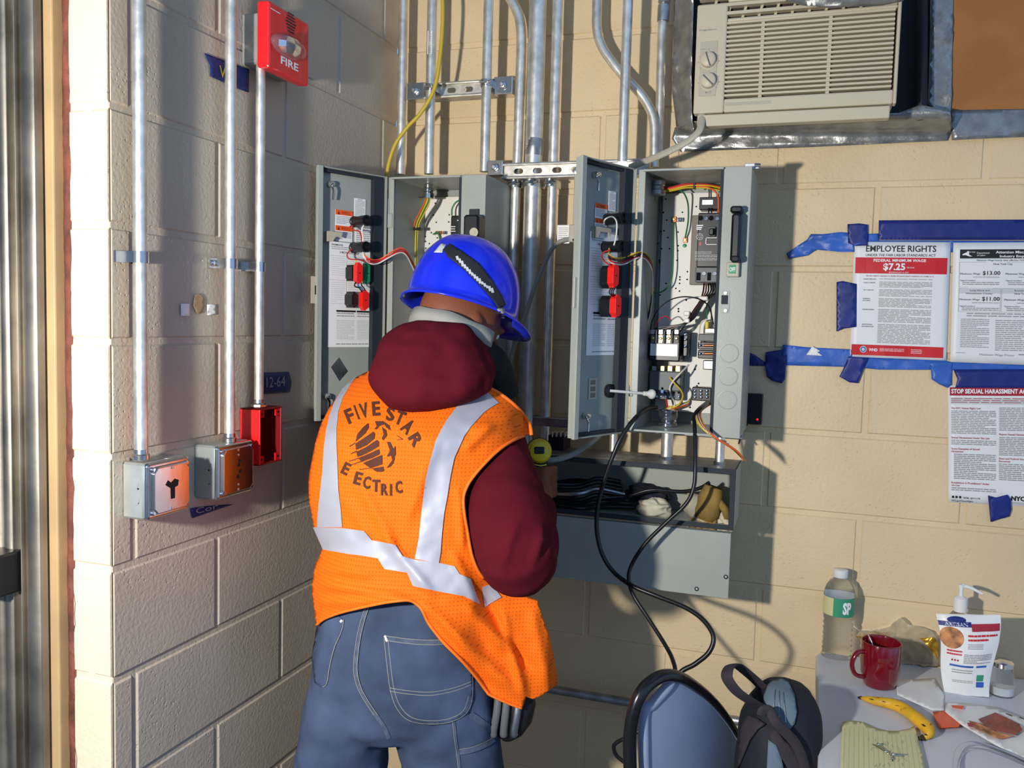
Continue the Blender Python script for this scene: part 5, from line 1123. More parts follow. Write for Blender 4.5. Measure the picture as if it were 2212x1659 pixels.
for i in range(2, 14):
    th = math.pi*i/16; R.append([hc+hf*(-.010)+hf*.096*math.sin(th)*math.cos(2*math.pi*j/36)+hs*.079*math.sin(th)*math.sin(2*math.pi*j/36)+hu*.110*math.cos(th) if math.cos(2*math.pi*j/36) < .55 else hc+hf*(-.012)+hf*.078*math.sin(th)*math.cos(2*math.pi*j/36)+hs*.07*math.sin(th)*math.sin(2*math.pi*j/36)+hu*.100*math.cos(th) for j in range(36)])
R = R[8:]
m.rings(R, 'hair'); m.sphere(hc+hf*.040-hu*.092, 1, 'hair', 24, 14, (.062, .058, .042), (hf, hs, hu)); 
hr = m.build('hair', W, smooth=2, label='short dark hair and beard'); hr.modifiers.new('s', 'SMOOTH').iterations = 2
# glasses / ear gear band below the helmet
m = M(); R = []
for j in range(57):
    a = math.radians(70+j*220/56); c = hc+hf*(.104*math.cos(a))+hs*(.088*math.sin(a)); o_ = (hf*math.cos(a)+hs*math.sin(a))*.004; h = .016+.0015*math.sin(j*.5)
    zc_ = -hu*(.040+.010*math.cos(a))
    R.append([c+zc_+hu*h, c+zc_-hu*h, c+zc_-hu*h+o_, c+zc_+hu*h+o_])
m.rings(R, 'band_grey'); m.build('head_band', W, smooth=2, label='pale grey band round the back of the head')
m = M(); m.tube(smooth_path([atd(1010, 745, 1.83), atd(1040, 775, 1.86), atd(1065, 815, 1.90), atd(1080, 860, 1.92)], 4), [.045]*5+[.05]*4+[.045]*4, 'hair', 20); o = m.build('neck_gaiter', W, smooth=2, label='dark scarf under the chin'); cloth(o, .006, 4)
# --- hard hat
m = M(); R = []; n = 72; HL, HWd, HH_ = .126, .108, .146; HO = HC-hu*.004
def hrad(a, r, h, vis=0): 
    v_ = max(0, math.cos(a))**3*vis
    return HO+hf*((HL*r+v_)*math.cos(a))+hs*(HWd*r*math.sin(a))+hu*h
for i in range(19):
    t_ = i/18; r = math.sin(t_*math.pi/2)**.86 if i else .001; h = HH_*math.cos(t_*math.pi/2)**.92
    R.append([hrad(2*math.pi*j/n, r, h*(1+.0*math.cos(2*math.pi*j/n))+(.0035*math.exp(-(math.sin(2*math.pi*j/n)/.22)**2)*math.sin(t_*math.pi) if i else 0)) for j in range(n)])
for r, h, v_ in ((1.01, -.010, .004), (1.06, -.016, .030), (1.10, -.020, .045), (1.10, -.024, .045), (1.05, -.021, .028), (.97, -.014, 0), (.95, .01, 0), (.80, .09, 0), (.3, .125, 0)): R.append([hrad(2*math.pi*j/n, r, h-(.003*max(0, math.cos(2*math.pi*j/n))**3 if v_ > .02 else 0), v_) for j in range(n)])
m.rings(R, 'helmet'); HM = m.build('hard_hat', W, smooth=2, label='bright blue hard hat')
hb = bvh_of(HM)
def z6(l): return [(640+x/3.318, 500+y/3.318) for x, y in l]
def decal(par, name, poly, k, fn, step=6, label=None, solid=0):
    mm = M(); sheet(mm, poly, step, fn, k); return mm.build(name, par, smooth=2, label=label, solid=solid)
ph = projector(hb, .003); ph2 = projector(hb, .0045)
ST = decal(HM, 'head_strap', z6([(1050, 130), (1100, 88), (1200, 150), (1310, 230), (1400, 345), (1475, 465), (1500, 525), (1455, 560), (1400, 480), (1300, 370), (1190, 262), (1090, 185)]), 'strap', ph, 5, 'black elastic strap with white lettering', .0015)
m = M(); random.seed(11)
for i in range(15):
    t_ = i/14; cx = 1155+t_*250; cy = 190+t_*230+18*math.sin(t_*3); a = 12+random.uniform(-4, 6); m2 = z6([(cx-14, cy-a), (cx+4, cy-a*1.3), (cx+14, cy+a), (cx-5, cy+a*1.2)]); m.add([ph2(*q) for q in m2], [(0, 1, 2, 3)], 'strap_print')
m.build('strap_marks', ST)
decal(HM, 'front_strap', z6([(985, 150), (1040, 85), (1075, 92), (1050, 135), (1045, 152)]), 'strap_print', ph, 5, 'grey striped strap', .001)
decal(HM, 'strap_clip', z6([(1440, 555), (1490, 548), (1492, 590), (1450, 585)]), 'band_grey', ph2, 5, None, .002)
# --- hoodie : torso, right sleeve, left sleeve and hood
m = M(); k = 'maroon'
tor2 = [(790, 840, 985, 1.90, .06), (825, 770, 1045, 1.89, .095), (880, 722, 1100, 1.87, .115), (950, 696, 1105, 1.85, .122), (1050, 684, 1080, 1.835, .118), (1150, 694, 1060, 1.825, .115), (1230, 700, 1040, 1.83, .105), (1268, 720, 1025, 1.84, .09)]
m.rings([cring(*q) for q in tor2], k)
sp = smooth_path([atd(1030, 905, 1.91), atd(1068, 960, 1.87), atd(1086, 1020, 1.785), atd(1095, 1090, 1.71), atd(1108, 1160, 1.655), atd(1117, 1206, 1.65), atd(1134, 1200, 1.74), atd(1151, 1140, 1.85), atd(1160, 1098, 1.93)], 4)
rr = [interp([(0, .060), (4, .064), (8, .070), (12, .079), (16, .080), (20, .073), (24, .066), (28, .054), (32, .044)], i) for i in range(len(sp))]
m.tube(sp, rr, k, 24)
m.tube(smooth_path([atd(*q) for q in LA[:4]], 4), [.062]*5+[.058]*4+[.048]*4, k, 20)
HD = M()
hood = [(694, 905, 985, 1.80, .04), (704, 868, 1015, 1.79, .068), (722, 838, 1035, 1.78, .088), (750, 814, 1052, 1.77, .10), (785, 801, 1064, 1.76, .106), (820, 801, 1066, 1.75, .106), (846, 812, 1062, 1.745, .10), (866, 826, 1020, 1.742, .088), (880, 838, 970, 1.745, .07), (890, 850, 925, 1.75, .045)]
HD.rings([cring(*q) for q in hood], k)
for rp, rw in (([(1078, 965), (1055, 1030), (1032, 1100), (1028, 1150)], .010), ([(1112, 965), (1098, 1040), (1068, 1120), (1052, 1190), (1060, 1230)], .012), ([(1146, 1000), (1138, 1080), (1108, 1150), (1090, 1215), (1100, 1250)], .013), ([(1172, 1090), (1166, 1160), (1142, 1225), (1125, 1260)], .012), ([(1184, 1130), (1182, 1190), (1160, 1240)], .009)):
    Q = []
    for x, y in rp:
        cd_ = interp([(960, 1.86), (1020, 1.785), (1090, 1.71), (1160, 1.655), (1210, 1.65), (1260, 1.655)], y); cx_ = interp([(960, 1070), (1020, 1086), (1090, 1095), (1160, 1108), (1260, 1117)], y); cr_ = interp([(960, .064), (1020, .070), (1090, .079), (1160, .08), (1210, .074), (1260, .055)], y)
        e_ = min(.97, abs(x-cx_)/(cr_*F/cd_)); Q.append(atd(x, y, cd_-cr_*math.sqrt(1-e_*e_)-rw*.2))
    Q = smooth_path(Q, 5); m.tube(Q, [rw*(.45+.55*math.sin(math.pi*(i+.5)/len(Q))) for i in range(len(Q))], k, 10)
hj = m.build('hoodie', W, smooth=2, label='maroon hooded sweatshirt'); cloth(hj, .006, 3, .012, .075)
hdo = HD.build('hood', hj, smooth=2); cloth(hdo, .006, 6, .022, .07)
m = M(); c0 = sp[-1]; m.tube([sp[-2], sp[-1], sp[-1]+(sp[-1]-sp[-2]).normalized()*.012], [.046, .043, .038], 'maroon', 20); o = m.build('cuff', hj, smooth=2)
# --- jeans
m = M(); k = 'denim'
hips = [(1255, 700, 1036, 1.82, .112), (1290, 697, 1040, 1.812, .120), (1340, 693, 1046, 1.808, .120), (1400, 681, 1055, 1.80, .130), (1450, 671, 1062, 1.80, .132), (1500, 666, 1066, 1.80, .128), (1545, 672, 1062, 1.80, .115), (1575, 690, 1050, 1.80, .09)]
m.rings([cring(*q, 44, .92) for q in hips], k)
lg = [(1420, 676, 852, 1.805, .112), (1500, 664, 850, 1.805, .114), (1560, 652, 846, 1.81, .11), (1620, 642, 838, 1.815, .105), (1700, 632, 830, 1.82, .10), (1900, 640, 822, 1.82, .09), (2100, 652, 815, 1.83, .082), (2330, 660, 812, 1.85, .078)]
m.rings([cring(*q) for q in lg], k)
lg = [(1420, 872, 1062, 1.80, .112), (1500, 868, 1070, 1.80, .114), (1560, 842, 1077, 1.80, .112), (1620, 856, 1084, 1.80, .108), (1700, 872, 1092, 1.795, .104), (1900, 890, 1088, 1.79, .092), (2100, 900, 1082, 1.80, .084), (2330, 905, 1070, 1.82, .08)]
m.rings([cring(*q) for q in lg], k)
JN = m.build('jeans', W, smooth=2, label='faded blue carpenter jeans'); cloth(JN, .007, 7, .016, .075)
jb = bvh_of(JN); pj = projector(jb, .0025); pj2 = projector(jb, .0042)
def line(par, name, pts, wpx, k, fn, label=None):
    """ribbon along a pixel polyline laid on a surface"""
    P = [V((a, b, 0)) for a, b in pts]; P = smooth_path(P, 5); mm = M(); L = []; Rr = []
    for i, p in enumerate(P):
        t_ = (P[min(i+1, len(P)-1)]-P[max(i-1, 0)]).normalized(); nn = V((-t_.y, t_.x, 0))*wpx/2; L.append(fn(p.x+nn.x, p.y+nn.y)); Rr.append(fn(p.x-nn.x, p.y-nn.y))
    mm.add(L+Rr, [(i, i+1, len(P)+i+1, len(P)+i) for i in range(len(P)-1)], k); return mm.build(name, par, smooth=2, label=label)
pk = decal(JN, 'back_pocket', [(827, 1372), (900, 1380), (960, 1379), (1010, 1400), (1022, 1450), (1023, 1510), (1012, 1540), (975, 1562), (930, 1567), (890, 1560), (862, 1540), (846, 1500), (835, 1440)], 'denim', pj, 8, 'right back pocket', .002)
line(pk, 'hem_band', [(828, 1378), (880, 1385), (930, 1388), (980, 1384), (1010, 1398)], 11, 'denim_seam', pj2)
line(pk, 'side_stitch', [(829, 1376), (835, 1430), (843, 1490), (858, 1532), (885, 1557), (930, 1564), (975, 1559), (1008, 1540), (1020, 1508), (1021, 1460)], 1.1, 'thread', pj2)
line(pk, 'side_stitch', [(838, 1382), (843, 1430), (851, 1488), (865, 1526), (890, 1550), (930, 1557), (972, 1552), (1001, 1535), (1012, 1505)], 1.1, 'thread', pj2)
for dy in (0, 7): line(pk, 'cross_stitch', [(842, 1486+dy), (880, 1492+dy), (930, 1495+dy), (980, 1486+dy), (1018, 1472+dy)], 1.1, 'thread', pj2)
for dy in (0, 10): line(pk, 'top_stitch', [(830, 1373+dy), (880, 1380+dy), (930, 1383+dy), (980, 1380+dy)], 1.1, 'thread', projector(jb, .0055))
decal(pk, 'bar_tack', [(829, 1374), (833, 1372), (838, 1385), (834, 1387)], 'w_white', projector(jb, .006), 4)
pl_ = decal(JN, 'back_pocket', [(690, 1328), (720, 1322), (742, 1338), (738, 1362), (722, 1400), (712, 1440), (706, 1475), (696, 1486), (680, 1474), (674, 1420), (684, 1360)], 'denim', pj, 8, 'left back pocket', .002)
line(pl_, 'side_stitch', [(742, 1338), (738, 1362), (722, 1400), (712, 1440), (706, 1475), (696, 1485)], 1.3, 'thread', pj2); decal(pl_, 'bar_tack', [(733, 1342), (737, 1338), (741, 1341), (736, 1346)], 'w_white', pj2, 3)
line(JN, 'centre_seam', [(797, 1300), (785, 1335), (775, 1375), (769, 1420), (768, 1452), (776, 1485), (792, 1515), (812, 1545), (830, 1572), (840, 1596)], 9, 'denim_seam', pj)
for dx in (-4, 4): line(JN, 'seam_stitch', [(797+dx, 1300), (785+dx, 1335), (775+dx, 1375), (769+dx, 1420), (768+dx, 1452), (776+dx, 1485), (792+dx, 1515), (812+dx, 1545)], 1.1, 'thread', pj2)
line(JN, 'side_seam', [(980, 1560), (984, 1600), (990, 1640), (994, 1690)], 7, 'denim_seam', pj); line(JN, 'seam_stitch', [(978, 1560), (982, 1600), (988, 1640), (992, 1690)], 1.1, 'thread', pj2)
line(JN, 'tool_loop', [(992, 1625), (1020, 1620), (1050, 1608), (1068, 1596)], 12, 'denim_seam', pj2); line(JN, 'loop_stitch', [(992, 1619), (1020, 1614), (1050, 1602), (1068, 1590)], 1.1, 'thread', projector(jb, .006))
line(JN, 'tool_loop', [(1016, 1543), (1040, 1560), (1064, 1580)], 14, 'denim_seam', pj2)
# boots
for x in (745, 985):
    m = M(); a = atd(x, 2330, 1.85 if x < 800 else 1.82); fz = V((FW.x, FW.y, 0)).normalized(); g = V((a.x, a.y, 0)); sd = V((fz.y, -fz.x, 0)); R = []
    for q, wd, h in ((-.09, .030, .07), (-.075, .042, .11), (-.03, .045, .13), (.03, .046, .115), (.09, .05, .075), (.15, .048, .06), (.19, .03, .045)):
        R.append([g+fz*q+sd*wd*math.cos(2*math.pi*j/20)+V((0, 0, max(.0, h*.5+h*.5*math.sin(2*math.pi*j/20)*(1 if math.sin(2*math.pi*j/20) > 0 else 1)))) for j in range(20)])
    m.rings(R, 'leather'); m.build('boot', W, smooth=2)
# --- hi-vis vest: precise back panel plus a closed wrap underneath
VL = [(800, 790), (830, 752), (860, 724), (890, 706), (930, 690), (990, 675), (1040, 667), (1095, 668), (1140, 678), (1185, 694), (1220, 682), (1266, 674), (1310, 678), (1350, 684)]
FOLDS = [((700, 1262), (885, 1295), 11, .007), ((688, 1300), (880, 1299), 9, .006), ((690, 1225), (800, 1240), 12, .006), ((785, 1060), (850, 1180), 13, .006), ((740, 1070), (800, 1160), 12, .004), ((880, 1120), (940, 960), 14, .006), ((905, 1300), (1120, 1500), 16, .010), ((930, 1330), (1060, 1490), 10, -.006), ((1010, 1310), (1090, 1400), 14, .010), ((1045, 1290), (1140, 1440), 12, -.012), ((1020, 930), (1110, 900), 12, .007), ((1005, 970), (1060, 920), 10, .006), ((1150, 1320), (1180, 1470), 14, .008), ((1085, 1330), (1132, 1500), 10, .012), ((990, 1060), (1000, 1180), 8, .006), ((830, 1160), (930, 1280), 12, .007), ((980, 1200), (1030, 1300), 12, .008)]
def fold(x, y):
    s_ = 0
    for (a, b, w_, am) in FOLDS:
        dx, dy = b[0]-a[0], b[1]-a[1]; L2 = dx*dx+dy*dy; t_ = ((x-a[0])*dx+(y-a[1])*dy)/L2
        if -.15 < t_ < 1.15:
            d2 = ((x-a[0]-t_*dx)**2+(y-a[1]-t_*dy)**2); s_ += 1.5*am*math.exp(-d2/(w_*w_))*sst(-.15, .15, t_)*(1-sst(.85, 1.15, t_))
    return s_ + .0035*noise.noise((x/70, y/70, 1))+.0015*noise.noise((x/25, y/25, 4))
def dv(x, y):
    l = interp(VL, y); xc = 888; a = xc-l+13 if x < xc else 240
    u = min(1, abs(x-xc)/a); dc = 1.818+(.14*((950-y)/150)**1.4 if y < 950 else 0); b = .160
    d = dc-b*math.sqrt(max(0, 1-u**2.3))
    if y > 1180: d = min(d, d-.0)
    wv = sst(985, 1060, x)*sst(1215, 1290, y); d = d*(1-wv)+wv*(1.715+(x-1050)/150*.05+.03*sst(1180, 1205, x))
    if x < xc: d -= fold(x, y)*(1-sst(.9, 1, u))
    else: d -= fold(x, y)
    return d
m = M(); R = []
for y in range(835, 1275, 14):
    l = interp(VL, y)+8; r = interp([(835, 1040), (870, 1090), (920, 1118), (1000, 1085), (1060, 1060), (1200, 1050), (1335, 1045)], y)
    dc = 1.835+(.14*((950-y)/150)**1.4 if y < 950 else 0); R.append(cring(y, l, r, dc, .132, 48))
m.rings(R, 'hiviz', cap=False); VW = m.build('vest', W, smooth=2, solid=.002, label='orange hi-vis mesh safety vest with grey reflective bands')
VP = [(860, 795), (820, 796), (792, 804), (770, 815), (740, 842), (712, 880), (694, 916), (683, 950), (675, 989), (669, 1020), (667, 1040), (667, 1070), (670, 1095), (678, 1139), (687, 1165), (696, 1185), (690, 1203), (681, 1220), (674, 1266), (676, 1295), (680, 1325), (684, 1352), (700, 1337), (730, 1325), (760, 1317), (800, 1308), (830, 1302), (860, 1298), (884, 1297), (900, 1305), (912, 1318), (925, 1345), (945, 1372), (962, 1392), (1000, 1430), (1030, 1465), (1050, 1492), (1060, 1502), (1100, 1520), (1127, 1530), (1132, 1518), (1136, 1505), (1150, 1510), (1170, 1503), (1203, 1479), (1202, 1450), (1195, 1415), (1186, 1370), (1172, 1335), (1160, 1296), (1130, 1285), (1095, 1280), (1062, 1262), (1045, 1250), (1030, 1228), (1018, 1195), (1010, 1150), (1003, 1110), (1001, 1075), (1010, 1048), (1025, 1026), (1045, 1003), (1068, 980), (1092, 961), (1115, 948), (1135, 940), (1148, 938), (1144, 918), (1130, 895), (1112, 876), (1090, 858), (1066, 843), (1045, 836), (1000, 825), (940, 805)]
def vfn(off): return lambda x, y: atd(x, y, dv(x, y)-off)
vb = decal(VW, 'back_panel', VP, 'hiviz', vfn(0), 6, 'orange mesh back of the vest', .0016)
for nm, poly in (('reflective_band', [(770, 811), (739, 840), (722, 868), (712, 895), (704, 930), (699, 970), (696, 1020), (690, 1075), (686, 1110), (685, 1139), (739, 1139), (736, 1100), (731, 1060), (729, 1010), (727, 960), (727, 925), (731, 888), (740, 860), (756, 832)]),
                 ('reflective_band', [(1041, 836), (1078, 870), (1060, 880), (1044, 892), (1017, 922), (1003, 942), (993, 964), (982, 988), (977, 1010), (972, 1036), (966, 1075), (960, 1106), (955, 1150), (952, 1193), (948, 1217), (896, 1207), (905, 1160), (910, 1110), (915, 1070), (919, 1036), (925, 1010), (932, 985), (941, 952), (953, 928), (965, 907), (985, 880), (1008, 856)]),
                 ('reflective_band', [(676, 1139), (740, 1141), (786, 1147), (803, 1167), (830, 1172), (854, 1177), (870, 1201), (895, 1209), (948, 1216), (982, 1223), (993, 1240), (1017, 1250), (1027, 1278), (1038, 1305), (1031, 1303), (1003, 1288), (944, 1277), (892, 1266), (879, 1237), (830, 1229), (816, 1206), (780, 1200), (748, 1196), (697, 1187)]),
                 ('reflective_band', [(1041, 1268), (1058, 1263), (1072, 1275), (1083, 1290), (1062, 1302), (1047, 1312)])):
    decal(VW, nm, poly, 'reflective', vfn(.0042), 6, 'silver-grey reflective band')
def vlog(l): return [(640+x/3.687, 900+y/3.687) for x, y in l]
m = M(); lf = vfn(.0036)
for poly in ([(470, 200), (485, 140), (530, 85), (572, 50), (578, 85), (545, 135), (500, 175)], [(475, 265), (470, 215), (530, 175), (590, 135), (612, 118), (625, 140), (620, 175), (560, 225), (510, 250)], [(485, 320), (478, 280), (560, 240), (640, 185), (655, 200), (655, 235), (590, 275), (520, 310)], [(520, 360), (490, 330), (590, 290), (655, 258), (662, 275), (660, 300), (600, 330)], [(590, 410), (530, 370), (610, 335), (680, 305), (683, 340), (682, 380), (620, 400)], [(640, 440), (600, 412), (690, 398), (697, 430), (680, 440)],
             [(625, 35), (690, 35), (740, 70), (750, 110), (715, 85), (700, 60), (660, 75), (640, 100), (620, 100), (640, 75)], [(680, 80), (715, 110), (720, 150), (690, 190), (680, 170), (695, 140)], [(720, 200), (745, 200), (770, 260), (788, 230), (790, 300), (765, 350), (755, 310), (720, 320), (745, 270)], [(745, 370), (765, 345), (785, 320), (770, 370), (750, 395), (720, 410)],
             [(420, 235), (470, 205), (468, 212), (425, 240)], [(430, 295), (480, 270), (482, 278), (432, 299)], [(415, 355), (500, 325), (502, 331), (418, 359)], [(430, 384), (520, 352), (524, 358), (432, 388)], [(500, 418), (600, 405), (602, 410), (502, 423)], [(840, 180), (798, 150), (802, 149), (846, 178)], [(846, 178), (800, 186), (799, 190), (845, 182)]):
    sheet(m, vlog(poly), 5, lf, 'vest_print')
m.build('printed_emblem', VW, label='dark printed globe emblem with stars and streaks')
m = M()
def arc(ch, x, y, rot, w_, h_):
    vs, fs = glyph(ch, .035); a = min(v[0] for v in vs); b = max(v[0] for v in vs); c_, s_ = math.cos(math.radians(rot)), math.sin(math.radians(rot)); out = []
    for q in vs:
        X = ((q[0]-a)/(b-a)-.5)*w_; Y = (q[1]/.7-.5)*h_; out.append(lf(x+X*c_+Y*s_, y+X*s_-Y*c_))
    m.add(out, fs, 'vest_print')
for q in (('F', 755, 898, -22, 17, 30), ('I', 770, 890, -20, 4, 30), ('V', 786, 886, -12, 19, 30), ('E', 812, 882, -4, 17, 29), ('S', 843, 894, 5, 18, 27), ('T', 864, 902, 22, 20, 29), ('A', 881, 921, 40, 21, 30), ('R', 898, 950, 58, 26, 24),
None,
          ('E', 747, 1012, 26, 15, 25), ('E', 773, 1033, 16, 16, 26), ('C', 792, 1042, 8, 16, 25), ('T', 812, 1049, 2, 17, 25), ('R', 830, 1057, 0, 15, 24), ('I', 844, 1058, 0, 4, 24), ('C', 861, 1052, -4, 15, 25)):
    if q is None: m.build('printed_lettering', VW, label='arched FIVE STAR lettering'); m = M()
    else: arc(*q)
m.build('printed_lettering', VW, label='ELECTRIC lettering with its L missing')
def edge(pts, r, off=.002):
    P = smooth_path([V((a, b, 0)) for a, b in pts], 4); mm = M(); mm.tube([atd(p.x, p.y, dv(p.x, p.y)-off) for p in P], r, 'hiviz_trim', 8); mm.build('binding', VW, smooth=2)
edge([(1045, 1250), (1030, 1228), (1018, 1195), (1010, 1150), (1003, 1110), (1001, 1075), (1010, 1048), (1025, 1026), (1045, 1003), (1068, 980), (1092, 961), (1115, 948), (1135, 940)], .0035)
edge([(1148, 940), (1144, 918), (1130, 895), (1112, 876), (1090, 858), (1066, 843), (1045, 836)], .004)
edge([(684, 1350), (700, 1337), (730, 1325), (760, 1317), (800, 1308), (830, 1302), (860, 1298), (884, 1297), (900, 1305), (912, 1318), (925, 1345), (945, 1372), (962, 1392), (1000, 1430), (1030, 1465), (1050, 1492), (1060, 1502), (1100, 1520), (1127, 1530)], .003)
# --- cordless drill held in the right hand
dx = atd(1166, 975, 2.0); T = thing('power_drill', 'yellow and black cordless drill held in the right hand beside the sleeve', 'drill', dx)
m = M(); m.lathe([(.014, -.020), (.022, -.017), (.027, -.008), (.028, .03), (.027, .085), (.022, .10)], dx, FW, 'drill_yellow', 28); m.build('motor_housing', T, smooth=1)
m = M(); f6 = Fr(dx-FW*.0195, RT, UP); m.bb(f6, (-.013, .010, -.004, .012), -.004, .004, 'black_pl', .002); m.lathe([(.0285, 0), (.0295, .002), (.0295, .014), (.0285, .016)], dx+FW*.03, FW, 'black_pl', 28); m.build('rear_vents', T, smooth=1)
m = M(); m.lathe([(.018, 0), (.020, .01), (.019, .03), (.010, .038), (.006, .04), (.003, .041), (.003, .09)], dx+FW*.10, FW, 'black_pl', 20); m.build('chuck', T, smooth=1)
m = M(); m.tube(smooth_path([dx-UP*.018+FW*.020, dx-UP*.05+FW*.014, dx-UP*.09+FW*.012, dx-UP*.115+FW*.012], 4), [.019]*5+[.017]*4+[.018]*4, 'black_soft', 18, flat=(FW, 1.25)); m.build('grip', T, smooth=2)
m = M(); 
for q in (.028, .042, .056): m.tube(smooth_path([dx-UP*q-RT*.016-FW*.006, dx-UP*(q+.004)-FW*.0115, dx-UP*(q+.002)+RT*.015-FW*.006], 4), .0016, 'drill_yellow', 6)
m.build('grip_stripes', T, smooth=2)
m = M(); f6 = Fr(dx-UP*.145+FW*.015, RT, UP); m.bb(f6, (-.034, .034, -.022, .022), -.045, .055, 'black_pl', .006); m.build('battery', T, bevel=.002)
# --- tool pouch on the belt
c = atd(1098, 1535, 1.80); T = thing('tool_pouch', 'dark leather tool pouch with grey plier handles on the right hip', 'tool pouch', c)
m = M(); m.rings([cring(q[0], q[1], q[2], 1.79, q[3], 24, .8) for q in ((1480, 1062, 1150, .03), (1520, 1060, 1158, .038), (1555, 1064, 1150, .036), (1582, 1072, 1130, .03), (1596, 1085, 1108, .015))], 'leather'); m.build('pouch', T, smooth=2)
for x0, x1, k in ((1073, 1066, 'grey_pl'), (1092, 1088, 'grey_pl'), (1117, 1110, 'galv_dull')):
    m = M(); m.tube(smooth_path([atd(x0+4, 1500, 1.75), atd(x0, 1540, 1.745), atd(x1, 1580, 1.75), atd(x1+1, 1590, 1.755)], 4), [.0065]*10+[.007, .006, .004], k, 12, flat=(RT, 1.2)); m.build('plier_handle', T, smooth=2)
# ================================================================== NOTICES AND PAINTER'S TAPE
def r2(x, y): return (1600+x/3.614, 440+y/3.614)
def r3(x, y): return (1600+x/3.614, 800+y/3.614)
def notice(name, label, c, cat='notice'):
    """c: four pixel corners TL TR BR BL on the wall"""
    Y = -.0035; W_ = [at(x, y, Y) for x, y in c]; fn0 = quadfn(W_, 0); nn = V((0, -1, 0))
    def fs(s, t_):
        p = fn0(s, t_); p.y -= .0025*math.sin(s*3.1)*math.sin(t_*4+.5)+.002*noise.noise((s*4, t_*4, 1)); return p
    m = M(); N = 14; vs = [fs(i/N, j/N) for j in range(N+1) for i in range(N+1)]
    m.add(vs, [(j*(N+1)+i, j*(N+1)+i+1, (j+1)*(N+1)+i+1, (j+1)*(N+1)+i) for j in range(N) for i in range(N)], 'paper')
    o = m.build(name, smooth=2, solid=.0004); tag(o, label, cat, 'printed notices taped to the wall')
    return o, (lambda s, t_: fs(s, t_)+nn*.0008)
def grid(m, fn, x0, x1, y0, y1, k, n=8):
    for i in range(n): m.poly(q4(fn, x0+(x1-x0)*i/n, x0+(x1-x0)*(i+1)/n, y0, y1), k)
o, f = notice('wage_notice', 'white and red EMPLOYEE RIGHTS notice reading $7.25', [r2(886, 298), r2(1640, 300), r2(1605, 1226), r2(853, 1196)])
m = M(); X = lambda x: (x-880)/760; Y_ = lambda y: (y-300)/915
def L1(s, x0, x1, y0, y1, k, b=.02): txt(m, f2_, s, X(x0), X(x1), Y_(y0), Y_(y1), k, b)
f2_ = lambda s, t_: f(s, t_)+V((0, -.0006, 0))
grid(m, f, X(896), X(1620), Y_(422), Y_(548), 'print_red'); grid(m, f, X(890), X(1615), Y_(1112), Y_(1196), 'print_red')
L1('EMPLOYEE RIGHTS', 978, 1530, 328, 376, 'print_black', .012); L1('UNDER THE FAIR LABOR STANDARDS ACT', 978, 1528, 393, 413, 'print_black', .0)
L1('FEDERAL MINIMUM WAGE', 1042, 1455, 434, 455, 'print_white'); L1('$7.25', 1120, 1295, 468, 518, 'print_white', .03); L1('PER HOUR', 1308, 1366, 494, 505, 'print_white', .0); L1('BEGINNING JULY 24, 2009', 1168, 1320, 532, 543, 'print_white', .0)
L1('The law requires employers to display this poster where employees can readily see it.', 985, 1520, 560, 571, 'print_maroon', 0)
for s_, y in (('OVERTIME PAY', 592), ('CHILD LABOR', 620), ('TIP CREDIT', 678), ('NURSING', 746), ('MOTHERS', 761), ('ENFORCEMENT', 832), ('ADDITIONAL', 950), ('INFORMATION', 966)): L1(s_, 966, 966+len(s_)*8.6, y-4, y+5, 'print_black', .0)
for (a, b, n_) in ((588, 598, 1), (612, 660, 5), (672, 730, 6), (742, 815, 7), (828, 935, 9), (945, 1100, 13)): fine(m, f2_, X(1094), X(1508), Y_(a), Y_(b), n_, 'print_grey', .45)
cx, cy = X(985), Y_(1150)
for rr_, k, oo in ((.036, 'print_lightgrey', 0), (.029, 'blue_pl', -.0003), (.017, 'print_lightgrey', -.0006)): m.poly([f2_(cx+rr_*math.cos(i*math.pi/12), cy+rr_*.82*math.sin(i*math.pi/12))+V((0, oo, 0)) for i in range(24)], k)
L1('WHD', 1030, 1100, 1140, 1162, 'print_white', .03); fine(m, f2_, X(1115), X(1310), Y_(1138), Y_(1165), 3, 'print_white', .3); fine(m, f2_, X(1365), X(1450), Y_(1138), Y_(1176), 3, 'print_white', .3)
m.build('printing', o)
o, f = notice('wage_notice', 'notice with black header listing $13.00 and $11.00 minimum wages', [r2(1660, 305), r2(2440, 300), r2(2420, 1262), r2(1636, 1238)])
m = M(); X = lambda x: (x-1660)/780; Y_ = lambda y: (y-305)/940; f2_ = lambda s, t_: f(s, t_)+V((0, -.0006, 0))
grid(m, f, X(1716), X(2385), Y_(358), Y_(428), 'print_black')
L1('NEW YORK', 1778, 1838, 374, 384, 'print_white', .0); L1('Department', 1850, 1950, 378, 392, 'print_white', .0); L1('of Labor', 1850, 1918, 398, 410, 'print_white', 0); m.poly([f2_(X(a), Y_(b)) for a, b in ((1735, 395), (1770, 380), (1775, 370), (1785, 372), (1788, 400), (1815, 412), (1790, 412), (1760, 402), (1735, 403))], 'print_white')
L1('Attention Miscellaneous', 1998, 2350, 370, 390, 'print_white', .02); L1('Industry Employees', 2030, 2310, 402, 420, 'print_white', .02)
L1('Minimum Wage hourly rates effective 12/31/2017', 1850, 2280, 436, 448, 'print_black', 0); L1('New York City', 1982, 2130, 464, 478, 'print_black', 0)
def rect_(x0, x1, y0, y1):
    for (a, b, c, d) in ((x0, x1, y0, y0+2), (x0, x1, y1-2, y1), (x0, x0+2, y0, y1), (x1-2, x1, y0, y1)): m.poly(q4(f2_, X(a), X(b), Y_(c), Y_(d)), 'print_grey')
grid(m, f, X(1712), X(2380), Y_(660), Y_(700), 'print_lightgrey')
rect_(1712, 2380, 456, 652); rect_(1712, 2042, 660, 845); rect_(2050, 2380, 660, 845)
